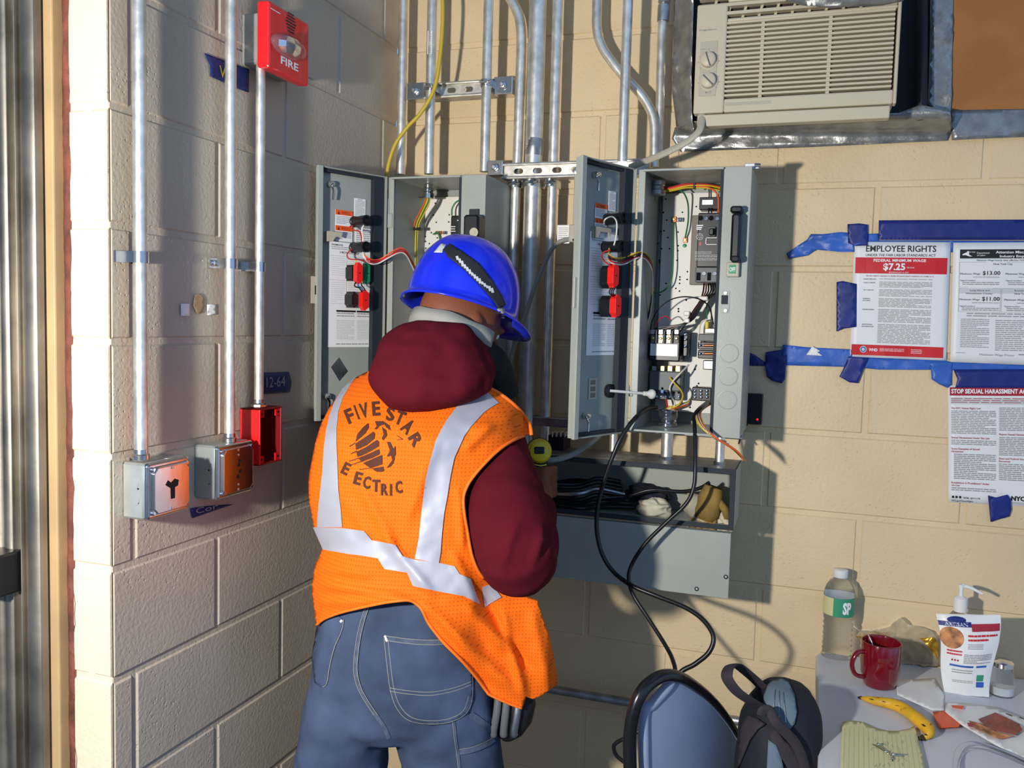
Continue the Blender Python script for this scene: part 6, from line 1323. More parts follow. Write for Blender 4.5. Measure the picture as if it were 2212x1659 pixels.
for x_, am, y_ in ((1720, '$13.00', 548), (2078, '$12.00', 548), (1720, '$11.00', 748), (2072, '$10.40', 748)):
    L1('Minimum Wage', x_, x_+160, y_-8, y_+6, 'print_black', .0); L1(am, x_+178, x_+316, y_-22, y_+8, 'print_black', .01)
    L1('Tipped workers', x_, x_+125, y_+46, y_+56, 'print_black', .0); fine(m, f2_, X(x_+100), X(x_+310), Y_(y_+22), Y_(y_+32), 1, 'print_grey', .5); fine(m, f2_, X(x_+20), X(x_+310), Y_(y_+64), Y_(y_+92), 2, 'print_grey', .45)
L1('Long Island and', 1800, 1955, 670, 682, 'print_black', 0); L1('Westchester County', 1768, 1978, 694, 706, 'print_black', 0); L1('Remainder of', 2150, 2290, 670, 682, 'print_black', 0); L1('New York State', 2150, 2300, 694, 706, 'print_black', 0)
fine(m, f2_, X(1780), X(2330), Y_(853), Y_(890), 2, 'print_grey', .4)
fine(m, f2_, X(1735), X(1960), Y_(900), Y_(1130), 16, 'print_grey', .4); fine(m, f2_, X(2010), X(2350), Y_(905), Y_(1150), 16, 'print_grey', .4); L1('Minimum Wage Poster', 1890, 2165, 1168, 1184, 'print_grey', 0); fine(m, f2_, X(1702), X(1778), Y_(1165), Y_(1173), 1, 'print_grey', .5); fine(m, f2_, X(2195), X(2380), Y_(1165), Y_(1180), 1, 'print_grey', .6)
m.build('printing', o)
o, f = notice('harassment_notice', 'white notice with maroon STOP SEXUAL HARASSMENT ACT heading, bottom right', [r3(1618, 118), r3(2420, 118), r3(2420, 1075), r3(1622, 1028)])
m = M(); X = lambda x: (x-1620)/800; Y_ = lambda y: (y-118)/(912+(0))
f2_ = lambda s, t_: f(s, t_)+V((0, -.0006, 0)); grid(m, f, X(1634), X(2405), Y_(132), Y_(196), 'print_maroon'); grid(m, f, X(1640), X(2400), Y_(212), Y_(262), 'print_lightgrey')
L1('STOP SEXUAL HARASSMENT ACT', 1646, 2262, 146, 178, 'print_white', .035); L1('NOTICE', 2285, 2395, 146, 178, 'print_white', .035)
fine(m, f2_, X(1646), X(2395), Y_(216), Y_(260), 3, 'print_maroon', .3)
for s_, x_, y_ in (('The NYC Human Rights Law', 1644, 292), ('Sexual Harassment Under the Law', 1644, 520), ('Some Examples of Sexual', 1644, 607), ('Harassment', 1644, 628), ('Retaliation Is Prohibited Under', 1644, 873), ('the Law', 1644, 893), ('Report Sexual Harassment', 2022, 486), ('State and Federal Government', 2022, 672), ('Resources', 2022, 692)): L1(s_, x_, x_+len(s_)*9.8, y_-6, y_+8, 'print_maroon', .012)
for (x_, a, b, n_) in ((1644, 312, 496, 14), (1644, 540, 582, 3), (1664, 648, 850, 14), (1644, 912, 942, 2), (2022, 285, 465, 14), (2022, 508, 655, 11), (2022, 712, 845, 9)): fine(m, f2_, X(x_), X(1998 if x_ < 2000 else 2375), Y_(a), Y_(b), n_, 'print_grey', .5)
L1('NYC', 2118, 2225, 958, 990, 'print_black', .05); fine(m, f2_, X(2120), X(2260), Y_(1002), Y_(1022), 2, 'print_grey', .4)
for x_ in (1648, 1676, 1706): m.poly(q4(f2_, X(x_), X(x_+18), Y_(978), Y_(996)), 'print_black')
L1('YouTube', 1738, 1785, 982, 996, 'print_black', .02); L1('@NYCCHR', 1795, 1875, 984, 996, 'print_black', 0); L1('NYC.gov/HumanRights', 1646, 1818, 1008, 1022, 'print_black', 0); m.build('printing', o)
tc_ = [0]
def ptape(label, l, k, off, cv=r2, amp=.0015, step=9):
    pts = [cv(*q) for q in l]; tape_sheet('painters_tape', label, pts, -off, k, amp, step, 20, "blue painter's tape around the notices", 'tape', .0005)
ptape('long dark blue tape strip above the two wage notices', [(1078, 130), (1600, 126), (2212, 124), (2640, 120), (2640, 290), (2212, 284), (1600, 284), (1075, 282)], 'tape_dark', .0065)
ptape('light blue tape layer under the long dark strip above the notices', [(985, 236), (1075, 232), (1075, 286), (2640, 290), (2640, 312), (1660, 318), (1658, 380), (1640, 380), (1640, 300), (985, 300)], 'tape_light', .0022)
ptape('light blue tape twisted and torn, upper left of the notices', [(357, 388), (430, 340), (520, 280), (548, 238), (640, 240), (780, 222), (845, 228), (985, 234), (985, 300), (880, 330), (884, 378), (780, 378), (700, 370), (590, 360), (520, 405), (375, 432)], 'tape_light', .004, amp=.012, step=7)
ptape('square dark blue tape on the top left corner of the red and white notice', [(833, 160), (920, 154), (992, 164), (990, 327), (890, 330), (838, 305)], 'tape_dark', .0085)
ptape('upright dark blue tape on the left edge of the red and white notice', [(748, 612), (790, 604), (903, 626), (901, 962), (800, 975), (747, 998)], 'tape_dark', .0075, amp=.003)
ptape('long light blue tape strip under the wage notices', [(330, 1100), (440, 1112), (520, 1120), (700, 1130), (870, 1140), (870, 1195), (1600, 1225), (1640, 1236), (2640, 1275), (2640, 1300), (1660, 1300), (1480, 1297), (1080, 1295), (860, 1275), (360, 1262), (315, 1200)], 'tape_light', .0026, amp=.004)
ptape('crumpled dark blue tape at the left end of the lower strip', [(195, 1160), (260, 1148), (320, 1140), (316, 1190), (358, 1180), (345, 1370), (320, 1402), (245, 1382), (205, 1350), (190, 1250)], 'tape_dark', .006, amp=.012, step=7)
ptape('dark blue tape end in the shadow of the right enclosure', [(60, 1160), (110, 1180), (195, 1240), (192, 1266), (60, 1264)], 'tape_dark', .0026)
ptape('slanting dark blue tape on the lower strip, under the red and white notice', [(842, 1192), (1000, 1202), (965, 1270), (915, 1402), (850, 1395), (770, 1350), (800, 1290)], 'tape_dark', .0085, amp=.003)
ptape('light blue tape flap hanging above the maroon-headed notice', [(1480, 1238), (1650, 1240), (1648, 1330), (1645, 1412), (1615, 1438), (1550, 1410), (1490, 1370)], 'tape_light', .0045, amp=.004)
ptape('wide dark blue tape between the wage notices and the maroon-headed notice', [(1660, 1296), (2640, 1290), (2640, 1442), (1675, 1436), (1692, 1370)], 'tape_dark', .0065)
ptape('dark blue tape on the bottom edge of the maroon-headed notice', [(1930, 976), (1990, 992), (2080, 970), (2108, 1005), (2112, 1085), (2096, 1140), (2020, 1160), (1950, 1184)], 'tape_dark', .0075, r3, .003)
tape_sheet('paper_scrap', 'small torn white paper scrap on the lower blue tape', [r2(560, 1112), r2(622, 1150), r2(600, 1160), r2(642, 1188), r2(512, 1180)], -.009, 'paper', .001, 6, 20, None, 'paper')
# ================================================================== FOLDING TABLE AND WHAT IS ON IT
TZ = atz(1763, 1400, .778).z; 
def tt(x, y, h=0): return atz(x, y, TZ+h)
def g4(x, y): return (1700+x/3.779, 1220+y/3.779)
TB = thing('folding_table', 'white plastic folding table pushed against the back wall', 'table', (tt(2100, 1560).x, tt(2100, 1560).y, 0))
e0 = tt(1762, 1408); e1 = tt(1768, 1659); ed = (e1-e0).normalized(); ed.z = 0; ed.normalize(); back = -.03; sd = V((-ed.y, ed.x, 0)); sd = sd if sd.x > 0 else -sd
A = e0+ed*((back-e0.y)/ed.y); TWd, TLn = .76, 1.5
m = M(); cr = .03; loop = []
for (s_, t_) in ((0, 0), (TLn, 0), (TLn, TWd), (0, TWd)):
    for q in range(6):
        a = math.pi*(1 if s_ == 0 and t_ == 0 else 0)+0; pass
def rr_loop(o, u, v, U, Vv, r, n=5):
    out = []
    for (cu, cv_, a0) in ((r, r, 180), (U-r, r, 270), (U-r, Vv-r, 0), (r, Vv-r, 90)):
        for q in range(n+1): a = math.radians(a0+90*q/n); out.append(o+u*(cu+r*math.cos(a))+v*(cv_+r*math.sin(a)))
    return out
lp_ = rr_loop(A, sd, ed, TLn, TWd, .03)
z = lambda h: [p+V((0, 0, h)) for p in lp_]
cen = A+sd*TLn/2+ed*TWd/2
R = [[cen+(p-cen)*.985+V((0, 0, -.044)) for p in lp_], z(-.036), z(-.006), [cen+(p-cen)*.994 for p in lp_]]
m.rings(R, 'table_top'); m.build('table_top', TB, smooth=1)
for (a, b) in ((.12, .1), (.12, TWd-.1), (TLn-.12, .1), (TLn-.12, TWd-.1)):
    m = M(); p = A+sd*a+ed*b; m.cyl((p.x, p.y, 0), (p.x, p.y, TZ-.042), .014, 'galv_dull', 14); m.build('leg', TB, smooth=1)
# water bottle
b = tt(1806, 1418); rb = .5*63/F*proj(b)[2]; ztop = TZ+(1421-1233)*proj(b)[2]/F*1.02; H = ztop-TZ
T = thing('water_bottle', 'clear plastic water bottle with green and cream label and white cap', 'bottle', b)
pr = [(.7, .0), (.95, .012), (1, .03)]
for i in range(14): pr.append((.97 if i % 2 else .90, .06+i*.031))
pr += [(1, .52), (1, .74), (.97, .78), (.86, .84), (.62, .90), (.44, .925), (.42, .94)]
m = M(); m.lathe([(r*rb, h*H*.97) for r, h in pr], b, (0, 0, 1), 'clear_pl', 36); m.build('bottle_body', T, smooth=2)
m = M(); m.lathe([(rb*1.014, H*.50), (rb*1.014, H*.71)], b, (0, 0, 1), 'label_green', 40, cap=False); m.lathe([(rb*1.006, H*.50), (rb*1.006, H*.71)], b, (0, 0, 1), 'label_white', 40, cap=False)
L_ = m.build('label', T, smooth=2, label='green paper label'); m = M(); n_ = 10; vs = []
dirc = (V((CAM.x, CAM.y, 0))-V((b.x, b.y, 0))).normalized(); base_a = math.atan2(dirc.y, dirc.x)
for i in range(n_+1):
    a = base_a-.35-i*.11; vs += [(b.x+rb*1.022*math.cos(a), b.y+rb*1.022*math.sin(a), TZ+H*.505), (b.x+rb*1.022*math.cos(a), b.y+rb*1.022*math.sin(a), TZ+H*.705)]
m.add(vs, [(2*i, 2*i+2, 2*i+3, 2*i+1) for i in range(n_)], 'label_cream'); m.build('cream_panel', L_, smooth=2)
m = M(); fl = lambda s, t_: V((b.x+rb*1.03*math.cos(base_a+.25+s*.6), b.y+rb*1.03*math.sin(base_a+.25+s*.6), TZ+H*(.545+.12*t_))); text(m, fl, 'SP', 0, 1, 0, 1, 'print_white', .05)
m.build('label_lettering', L_)
m = M(); m.lathe([(.46*rb, H*.915), (.48*rb, H*.92), (.48*rb, H*.995), (.44*rb, H)], b, (0, 0, 1), 'white_pl', 28); m.build('cap', T, smooth=1)
# mug
b = tt(1899, 1480); rm = 41/F*proj(b)[2]; hm = 98*proj(b)[2]/F; T = thing('mug', 'dark red ceramic mug with a spoon handle, in front of the snack bag', 'mug', b)
m = M(); m.lathe([(.72*rm, 0), (.80*rm, .004), (.97*rm, hm*.3), (rm, hm*.6), (rm*.99, hm-.002), (rm*.96, hm), (rm*.93, hm-.003), (rm*.92, hm*.5), (rm*.7, .006), (.001, .006)], b, (0, 0, 1), 'mug_red', 44); m.build('mug_body', T, smooth=2)
c = b+V((0, 0, hm*.5)); hd_ = (-RT*.95-FW*.15); hd_.z = 0; hd_.normalize(); m = M(); m.tube(smooth_path([c+hd_*rm*.90+V((0, 0, hm*.27)), c+hd_*rm*1.35+V((0, 0, hm*.26)), c+hd_*rm*1.62+V((0, 0, hm*.02)), c+hd_*rm*1.42+V((0, 0, -hm*.22)), c+hd_*rm*.93+V((0, 0, -hm*.30))], 6), .0062, 'mug_red', 14, flat=((0, 0, 1), .8)); m.build('handle', T, smooth=2)
m = M(); a = b+V((0, 0, hm*.35)); m.tube(smooth_path([a, b+V((0, 0, hm*1.0))-RT*rm*.35+FW*rm*.7, at(1856, 1362, (b.y+.05)), at(1842, 1351, b.y+.06)], 5), .0014, 'galv', 8); tag(m.build('stirrer', smooth=2), 'thin dark stirrer leaning out of the red mug', 'stirrer')
# snack bag
m = M(); P = [g4(*q) for q in ((560, 580), (600, 535), (700, 520), (800, 500), (860, 430), (920, 420), (990, 490), (1080, 500), (1180, 540), (1225, 600), (1240, 760), (1220, 860), (1180, 920), (1050, 930), (900, 900), (880, 700), (700, 600))]
yb_ = tt(1950, 1430).y
def bagf(sgn):
    def fn(x, y): 
        u_ = (x-1938)/92; w_ = (y-1400)/70; h = .028*math.sqrt(max(0, 1-min(1, u_*u_*.8+w_*w_*.6))); p = at(x, y, yb_+.01-sgn*h+.010*noise.noise((x/14, y/14, sgn))); p.z = max(p.z, TZ+.001); return p
    return fn
T = thing('snack_bag', 'crumpled clear and gold snack bag behind the mug', 'bag', tt(1950, 1435))
sheet(m, P, 5, bagf(1), 'bag_clear'); sheet(m, P, 5, bagf(-1), 'bag_clear'); m.build('bag_film', T, smooth=2)
m = M(); P = [g4(*q) for q in ((560, 590), (620, 540), (830, 550), (860, 580), (700, 590), (620, 600))]; sheet(m, P, 4, bagf(.5), 'gold_foil'); P = [g4(*q) for q in ((1080, 600), (1200, 590), (1235, 640), (1235, 780), (1190, 720), (1130, 640))]; sheet(m, P, 4, bagf(1.1), 'gold_foil'); build_each(m, 'gold_foil', T, smooth=2, label='gold foil patch')
m = M(); P = [g4(*q) for q in ((920, 640), (1080, 620), (1180, 740), (1215, 850), (1180, 920), (1060, 920), (940, 860))]; sheet(m, P, 5, bagf(.2), 'trim_wood'); m.build('food_inside', T, smooth=2)
# stand-up pouch
Yp = tt(2090, 1500).y; PQ = [at(*g4(*q), Yp+dy) for q, dy in (((1215, 402), .03), ((1742, 412), .03), ((1650, 1075), .0), ((1290, 1040), .0))]
f0 = quadfn(PQ, 0); T = thing('snack_pouch', 'white stand-up snack pouch with blue band and round cookie picture', 'pouch', tt(2090, 1500))
def pf(w_):
    def fn(s, t_):
        p = f0(s+.035*math.sin(t_*6), t_); p.y -= w_*(.004+.026*math.sin(math.pi*min(1, max(0, s)))*t_**.7*(1.05-t_)*2.2)+.002*noise.noise((s*5, t_*6, 2)); return p
    return fn
for w_ in (1, -.7):
    m = M(); N = 16; fn = pf(w_); m.add([fn(i/N, j/N) for j in range(N+1) for i in range(N+1)], [(j*(N+1)+i, j*(N+1)+i+1, (j+1)*(N+1)+i+1, (j+1)*(N+1)+i) for j in range(N) for i in range(N)], 'label_white'); o = m.build('front_film' if w_ == 1 else 'back_film', T, smooth=2)
    if w_ == 1: FFm = o
fn1 = pf(1); fq = lambda s, t_: fn1(s, t_)+V((0, -.0012, 0)); fq2 = lambda s, t_: fn1(s, t_)+V((0, -.002, 0)); m = M()
def rg(s0, s1, t0, t1, k, fn=fq, n=6):
    for i in range(n):
        for j in range(max(1, n//2)): h_ = max(1, n//2); m.poly(q4(fn, s0+(s1-s0)*i/n, s0+(s1-s0)*(i+1)/n, t0+(t1-t0)*j/h_, t0+(t1-t0)*(j+1)/h_), k)
rg(.0, .52, .07, .13, 'tape_dark'); rg(.52, .98, .09, .18, 'print_maroon'); m.poly([fq(.30+.15*math.cos(i*math.pi/12), .05+.04*math.sin(i*math.pi/12)) for i in range(24)], 'tape_dark')
vs = [fq(.18, .27)]+[fq(.18+.20*math.cos(i*math.pi/12), .27+.135*math.sin(i*math.pi/12)) for i in range(24)]; m.add(vs, [(0, 1+i, 1+(i+1) % 24) for i in range(24)], 'cookie')
text(m, lambda a, b_: fq(a, b_), 'ARTISAN', .10, .46, .122, .08, 'print_white', .0)
fine(m, fq, .45, .95, .22, .25, 1, 'print_red', .8); fine(m, fq, .45, .8, .27, .30, 1, 'print_red', .8); fine(m, fq, .45, .72, .33, .40, 4, 'print_grey', .4); rg(.76, .95, .30, .44, 'tape_light') if False else None
fine(m, fq, .10, .36, .42, .50, 2, 'print_red', .5); fine(m, fq, .40, .92, .46, .58, 6, 'print_grey', .5); rg(.16, .60, .60, .625, 'tape_light'); rg(.66, .86, .60, .625, 'tape_light'); fine(m, fq, .2, .6, .66, .72, 2, 'print_grey', .4); rg(.70, .84, .72, .80, 'label_green'); rg(.70, .86, .81, .88, 'tape_light'); fine(m, fq, .2, .62, .80, .84, 2, 'print_grey', .4)
for i in range(3): m.poly([fq(.20+i*.05+.018*math.cos(a_*math.pi/5), .545+.013*math.sin(a_*math.pi/5)) for a_ in range(10)], 'print_maroon')
m.build('pouch_printing', FFm)
# hand sanitizer pump bottle behind the pouch
b = V((at(2075, 1300, Yp+.085).x, Yp+.085, TZ)); s_ = proj(b)[2]/F; T = thing('pump_bottle', 'pump dispenser bottle with white pump, standing behind the snack pouch', 'bottle', b)
zc = at(2075, 1320, b.y).z; m = M(); m.lathe([(.026, 0), (.031, .004), (.031, (zc-TZ)*.75), (.026, (zc-TZ)*.9), (.013, (zc-TZ)*1.0)], b, (0, 0, 1), 'clear_pl', 28); m.build('bottle_body', T, smooth=2)
m = M(); z1_ = at(2075, 1292, b.y).z; z2_ = at(2076, 1268, b.y).z; m.lathe([(.0145, 0), (.0145, z1_-zc), (.009, z1_-zc+.004), (.0045, z1_-zc+.006), (.0045, z2_-zc), (.007, z2_-zc), (.007, z2_-zc+.006)], (b.x, b.y, zc), (0, 0, 1), 'white_pl', 22); m.tube(smooth_path([(b.x, b.y, z2_+.004), (b.x+.020, b.y-.004, z2_+.001), (b.x+.042, b.y-.010, z2_-.008)], 4), [.0042]*5+[.0035]*3+[.003], 'white_pl', 10); m.build('pump', T, smooth=1)
# salt shaker
b = tt(2163, 1500); rs = .024; zt_ = at(2165, 1425, b.y).z; T = thing('salt_shaker', 'small glass salt shaker with a metal lid right of the pouch', 'shaker', b); h_ = zt_-TZ
m = M(); m.lathe([(rs, 0), (rs*1.05, .004), (rs*.98, h_*.5), (rs*.8, h_*.8), (rs*.72, h_*.82)], b, (0, 0, 1), 'glass', 12); m.build('glass_body', T, smooth=1)
m = M(); m.lathe([(rs*.82, .003), (rs*.84, .02), (.001, .021)], b, (0, 0, 1), 'salt', 20); m.build('salt', T, smooth=1); m = M(); m.lathe([(rs*.80, h_*.80), (rs*.86, h_*.82), (rs*.86, h_*.93), (rs*.6, h_*1.0), (.001, h_*1.01)], b, (0, 0, 1), 'chrome', 24); m.build('lid', T, smooth=1)
# banana
bp = [(600, 1085, 8), (650, 1088, 28), (720, 1100, 42), (800, 1112, 50), (880, 1128, 56), (960, 1165, 60), (1030, 1215, 62), (1090, 1265, 66), (1140, 1310, 66), (1160, 1350, 58), (1145, 1390, 34), (1110, 1410, 16)]
P = []; rr2 = []
for x, y, r in bp:
    px = g4(x, y); r_ = r/3.779*.86; q = tt(px[0], px[1]); rm_ = r_*proj(q)[2]/F; q = tt(px[0], px[1]+r_*.3, rm_*1.0); P.append(q); rr2.append(rm_)
P2 = smooth_path(P, 4); r3_ = []
for i in range(len(P)-1):
    for j in range(4): r3_.append(rr2[i]+(rr2[i+1]-rr2[i])*j/4)
r3_.append(rr2[-1]); T = thing('banana', 'yellow banana with brown streaks lying across the table', 'banana', V((P[5].x, P[5].y, TZ)))
m = M(); m.tube(P2, r3_, 'banana', 9); m.build('peel', T, smooth=2, sub=1)
m = M(); m.tube([P2[0]+(P2[0]-P2[3]).normalized()*.006, P2[0], P2[1]], [.0025, .004, .0045], 'banana_tip', 10); m.tube([P2[-2], P2[-1], P2[-1]+(P2[-1]-P2[-3]).normalized()*.012], [.0075, .006, .005], 'banana_tip', 10); m.build('tips', T, smooth=2)
m = M()
for (x, y, l_, w_) in ((690, 1098, 26, 5), (790, 1118, 22, 4), (900, 1150, 30, 2.5), (740, 1085, 26, 2), (1115, 1310, 22, 10), (1130, 1385, 24, 8)):
    px = g4(x, y); bb_ = bvh_of(T.children[0]); fnb = projector(bb_, .0008); sheet(m, [(px[0]-l_/3.8, px[1]-w_/4), (px[0], px[1]-w_/3.8), (px[0]+l_/3.8, px[1]+w_/6+l_*.05), (px[0], px[1]+w_/3.8)], 2.5, fnb, 'banana_tip')
m.build('brown_spots', T)
# note pad
m = M(); P = [g4(*q) for q in ((452, 1290), (520, 1276), (600, 1284), (700, 1330), (800, 1358), (900, 1362), (1000, 1342), (1042, 1318), (1070, 1420), (1125, 1659), (1160, 1900), (430, 1900), (440, 1500))]
def pad(h): 
    def fn(x, y):
        lift = .022*sst(60, 0, y-1560)*(.5+.5*math.cos((x-1850)/50)) ; return tt(x, y, h) if lift < .0001 else tt(x, y+lift*0, h)
    return fn
sheet(m, P, 8, pad(.006), 'pad_yellow'); o = m.build('note_pad', smooth=2, solid=.003); tag(o, 'yellow lined note pad on the near part of the table', 'note pad')
m = M()
for i in range(17):
    x0, y0 = g4(470+i*38, 1300+ (i > 6)*30+(i > 10)*30); x1, y1 = g4(470+i*38+(i-3)*6, 1850); y0 += 8; n_ = 6
    for j in range(n_): 
        a0 = (x0+(x1-x0)*j/n_, y0+(y1-y0)*j/n_); a1 = (x0+(x1-x0)*(j+1)/n_, y0+(y1-y0)*(j+1)/n_); m.poly([tt(a0[0], a0[1], .0083), tt(a0[0]+.5, a0[1], .0083), tt(a1[0]+.5, a1[1], .0083), tt(a1[0], a1[1], .0083)], 'pad_line')
random.seed(4)
for i in range(22):
    x0, y0 = g4(random.uniform(650, 980), random.uniform(1395, 1640)); pts = [(x0+random.uniform(-3, 3), y0+j*1.8) for j in range(5)]
    for a_, b_ in zip(pts, pts[1:]): m.poly([tt(a_[0], a_[1], .0086), tt(a_[0]+.8, a_[1], .0086), tt(b_[0]+.8, b_[1], .0086), tt(b_[0], b_[1], .0086)], 'print_grey')
m.build('lines_and_notes', o)
T = thing('wire_scraps', 'small tangle of silver wire pieces lying on the yellow note pad', 'wire scraps', tt(*g4(860, 1540), .009))
for l in (((740, 1460), (800, 1510), (850, 1560), (865, 1585)), ((865, 1540), (900, 1545), (970, 1548)), ((700, 1465), (760, 1500), (830, 1545)), ((850, 1600), (860, 1560), (940, 1560))):
    m = M(); m.tube(smooth_path([tt(*g4(*q), .0105) for q in l], 4), .0012, 'zinc', 8); m.build('wire', T, smooth=2)
for q in ((745, 1465), (805, 1525), (868, 1545)): m = M(); m.sphere(tt(*g4(*q), .0125), .0032, 'chrome', 12, 8); m.build('wire_end', T, smooth=2)
# napkin, orange wrapper, meat packet, plastic tray
def flat(name, label, cat, l, k, h, amp=.004, step=7, solid=.0008, cv=g4):
    mm = M(); P = [cv(*q) for q in l]; sheet(mm, P, step, lambda x, y: tt(x, y, h+amp*(.5+.5*noise.noise((x/22, y/22, h*99)))), k); o = mm.build(name, smooth=2, solid=solid); return tag(o, label, cat)
flat('paper_napkin', 'white paper lying behind the banana', 'paper', [(880, 935), (1060, 935), (1200, 925), (1282, 1060), (1285, 1190), (1180, 1185), (1050, 1130), (900, 1060)], 'paper', .001, .003)
flat('wrapper', 'orange snack wrapper beside the banana tip', 'wrapper', [(1190, 1200), (1260, 1195), (1330, 1190), (1420, 1295), (1400, 1325), (1240, 1332), (1215, 1270)], 'orange_label', .004, .006)
o = flat('food_packet', 'clear food packet of brown dried meat at the right edge of the table', 'packet', [(1300, 1120), (1480, 1130), (1700, 1160), (1935, 1250), (2200, 1350), (2200, 1750), (1935, 1590), (1700, 1470), (1430, 1310), (1290, 1200)], 'label_white', .005, .006, 8)
mm = M(); 
for l, k in (([(1560, 1260), (1700, 1205), (1900, 1300), (1920, 1350), (1860, 1390), (1640, 1340)], 'meat'), ([(1480, 1270), (1560, 1290), (1700, 1360), (1850, 1400), (1740, 1425), (1540, 1340)], 'cookie'), ([(1340, 1145), (1450, 1150), (1430, 1180), (1350, 1165)], 'orange_label'), ([(1470, 1290), (1530, 1285), (1550, 1330), (1480, 1320)], 'print_maroon')): sheet(mm, [g4(*q) for q in l], 6, lambda x, y: tt(x, y, .0135+.003*noise.noise((x/10, y/10, 1))), k)
for q in ((1790, 1210), (1900, 1240)): sheet(mm, [g4(q[0], q[1]), g4(q[0]+50, q[1]+22), g4(q[0]+46, q[1]+28), g4(q[0]-6, q[1]+6)], 6, lambda x, y: tt(x, y, .0135), 'print_black')
mm.build('contents', o, smooth=2, label='reddish brown meat slices')
m = M(); P = smooth_path([tt(*g4(*q), .012) for q in ((1372, 1720), (1370, 1600), (1390, 1520), (1440, 1470), (1540, 1455), (1700, 1500), (1935, 1600), (2200, 1740))], 6); m.tube(P, .0035, 'clear_pl', 10); m.tube([p+V((.006, -.004, -.008)) for p in P], .002, 'clear_pl', 8); tag(m.build('plastic_tray', smooth=2), 'rim of a clear plastic tray at the bottom right of the table', 'tray')
# ================================================================== CHAIR AND BACKPACK
def r5(x, y): return (1200+x/3.568, 1200+y/3.568)
CD = 1.62
T = thing('folding_chair', 'folding chair with dark tube frame and blue-grey back panel', 'chair', (atd(1480, 1600, CD).x, atd(1480, 1600, CD).y, 0))
arc_ = [(590, 2300, 1.60), (583, 1900, 1.60), (575, 1638, 1.60), (572, 1400, 1.60), (603, 1200, 1.60), (660, 1060, 1.605), (745, 970, 1.62), (850, 925, 1.64), (960, 940, 1.66), (1080, 1010, 1.70), (1200, 1110, 1.74), (1310, 1240, 1.78), (1400, 1390, 1.82), (1480, 1600, 1.86), (1560, 1900, 1.88), (1640, 2300, 1.9)]
P = smooth_path([atd(*r5(x, y), d) for x, y, d in arc_], 5); n_ = len(P)
m = M(); m.tube(P, [.0125*(1 if i < n_*.45 else max(.62, 1-(i-n_*.45)/n_*1.2)) for i in range(n_)], 'chair_black', 20); m.build('frame', T, smooth=2)
m = M(); pp_ = [r5(*q) for q in ((890, 958), (960, 965), (1080, 1030), (1200, 1130), (1300, 1250), (1390, 1390), (1460, 1560), (1530, 1800), (1560, 2050), (700, 2050), (700, 1800), (690, 1638), (684, 1500), (688, 1205), (735, 1160), (800, 1090), (860, 1015))]
def cf(off):
    def fn(x, y):
        xi = (x-1200)*3.568; d = 1.615+(xi-680)/(1400-680)*.20-.03*math.sin(max(0, min(1, (xi-690)/720))*math.pi); return atd(x, y, d+off)
    return fn
sheet(m, pp_, 10, cf(.004), 'chair_panel'); sheet(m, pp_, 10, cf(.022), 'chair_panel'); m.build('back_panel', T, smooth=2, label='blue-grey back panel')
m = M(); q_ = [r5(*q) for q in ((684, 2050), (690, 1800), (686, 1638), (682, 1500), (684, 1208), (735, 1155), (800, 1085), (865, 1010), (892, 955))]; m.tube(smooth_path([cf(.012)(x, y) for x, y in q_], 5), .011, 'chair_panel', 12)
q_ = [r5(*q) for q in ((892, 955), (960, 962), (1080, 1028), (1200, 1128), (1300, 1248), (1390, 1388), (1460, 1560), (1530, 1800))]; m.tube(smooth_path([cf(.012)(x, y) for x, y in q_], 5), .009, 'chair_panel', 12); m.build('panel_rim', T, smooth=2)
a = atd(1400, 1659, 1.6); z_s = .43; sc_ = V((a.x+.20, a.y+.0, 0)); m = M(); s0 = atd(1360, 1659, 1.6); s1 = atd(1640, 1659, 1.86); sv = V((s1.x-s0.x, s1.y-s0.y, 0)); sn = V((sv.y, -sv.x, 0)).normalized(); lo_ = rr_loop(V((s0.x, s0.y, .42)), sv.normalized(), sn, sv.length, .40, .05); m.rings([lo_, [p+V((0, 0, .045)) for p in lo_]], 'chair_panel'); m.build('seat', T, bevel=.008)
for e in (0, 1):
    m = M(); p0 = V((s0.x, s0.y, 0))+sv*e; m.cyl(p0+sn*.40, p0+V((0, 0, .45))+sn*.02, .011, 'chair_black', 12); m.build('leg', T, smooth=1); m = M(); m.cyl(p0, p0+V((0, 0, .6)), .011, 'chair_black', 12); m.build('leg', T, smooth=1)
# backpack on the chair
T = thing('backpack', 'black backpack with grey mesh panel and raised carry loop, beside the chair', 'backpack', (atd(1690, 1659, 1.68).x, atd(1690, 1659, 1.68).y, .40))
m = M(); R = []
for y, xl, xr, d, b_ in ((1470, 1690, 1712, 1.74, .02), (1478, 1655, 1735, 1.735, .045), (1492, 1640, 1752, 1.73, .06), (1515, 1620, 1762, 1.725, .07), (1545, 1604, 1768, 1.72, .08), (1590, 1598, 1769, 1.715, .085), (1640, 1594, 1770, 1.71, .09), (1720, 1590, 1775, 1.70, .095), (1850, 1588, 1780, 1.70, .095), (1980, 1595, 1775, 1.70, .09), (2040, 1620, 1750, 1.70, .06)): R.append(cring(y, xl, xr, d, b_, 36, .85))
m.rings(R, 'pack_black'); o = m.build('main_bag', T, smooth=2); cloth(o, .006, 4, .010, .05); pb = bvh_of(o)
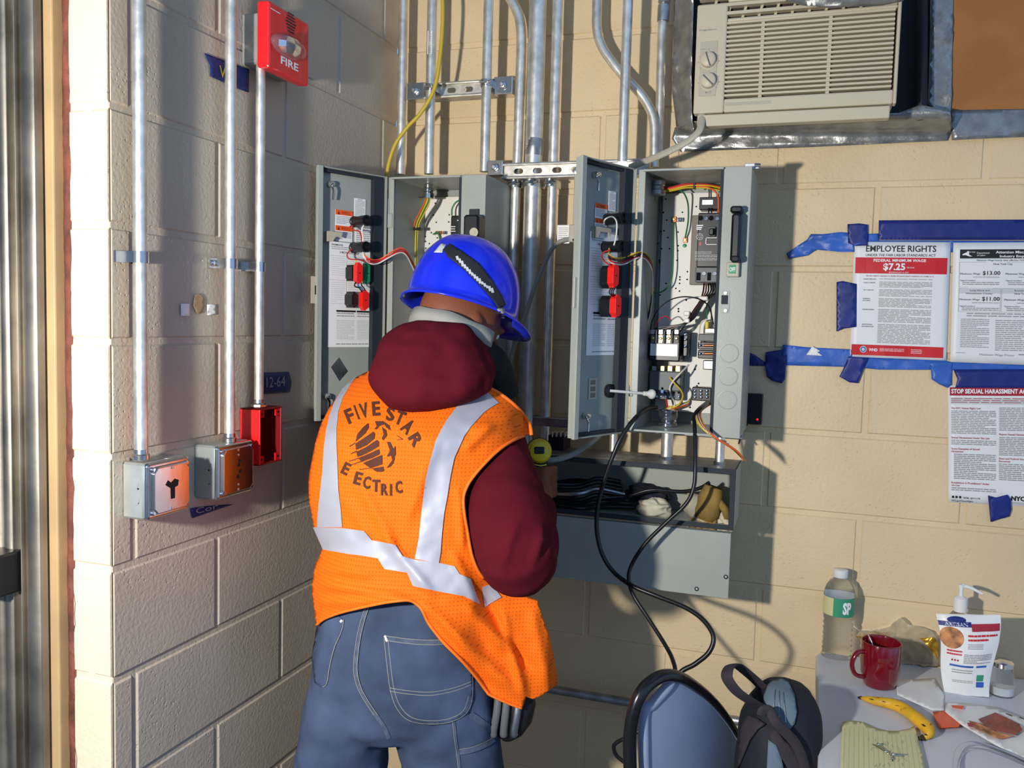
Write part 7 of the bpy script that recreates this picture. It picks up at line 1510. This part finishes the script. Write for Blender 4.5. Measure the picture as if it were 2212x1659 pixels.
fnp = projector(pb, .004, 1.66)
decal(T, 'mesh_panel', [r5(*q) for q in ((1640, 1000), (1680, 965), (1745, 952), (1800, 985), (1840, 1080), (1858, 1210), (1840, 1300), (1800, 1345), (1700, 1300), (1600, 1200), (1610, 1080))], 'pack_grey', fnp, 6, 'grey ribbed mesh shoulder panel', .004)
for i in range(5): line(T, 'rib', [r5(1665+i*30, 1020+i*10), r5(1640+i*42, 1140+i*16), r5(1625+i*50, 1230+i*18)], 2.2, 'w_blue' if False else 'galv_dull', projector(pb, .0085, 1.66)) if i in (1, 2, 3) else None
for l, k, off in (([(1430, 1330), (1480, 1230), (1560, 1260), (1620, 1300), (1560, 1340), (1500, 1420), (1440, 1560), (1410, 1640)], 'pack_brown', .006), ([(1640, 1350), (1700, 1340), (1760, 1420), (1830, 1480), (1890, 1560), (1910, 1660), (1800, 1660), (1740, 1560), (1650, 1420)], 'pack_brown', .006), ([(1640, 1420), (1700, 1460), (1740, 1560), (1760, 1660), (1630, 1660)], 'pack_grey', .008)):
    decal(T, 'front_flap', [r5(*q) for q in l], k, projector(pb, off, 1.66), 8, None, .005)
m = M(); loop_ = [(1600, 1180, 1.68), (1500, 1120, 1.665), (1400, 1050, 1.66), (1330, 960, 1.66), (1322, 900, 1.665), (1350, 850, 1.68), (1400, 848, 1.70), (1470, 900, 1.715), (1540, 960, 1.725), (1610, 1030, 1.73)]
P = smooth_path([atd(*r5(x, y), d) for x, y, d in loop_], 5); m.tube(P, .013, 'pack_brown', 12, flat=((0, 0, 1), .22) if False else (FW*.6+UP*.8, .2)); m.build('carry_loop', T, smooth=2)
m = M(); P = smooth_path([atd(*r5(x, y), d) for x, y, d in ((1590, 1230, 1.63), (1600, 1195, 1.63), (1650, 1200, 1.63), (1700, 1290, 1.62), (1780, 1370, 1.62), (1850, 1450, 1.62), (1900, 1560, 1.62), (1930, 1700, 1.62))], 5); m.tube(P, .010, 'pack_brown', 12, flat=(FW, .4)); m.build('zip_flap', T, smooth=2)
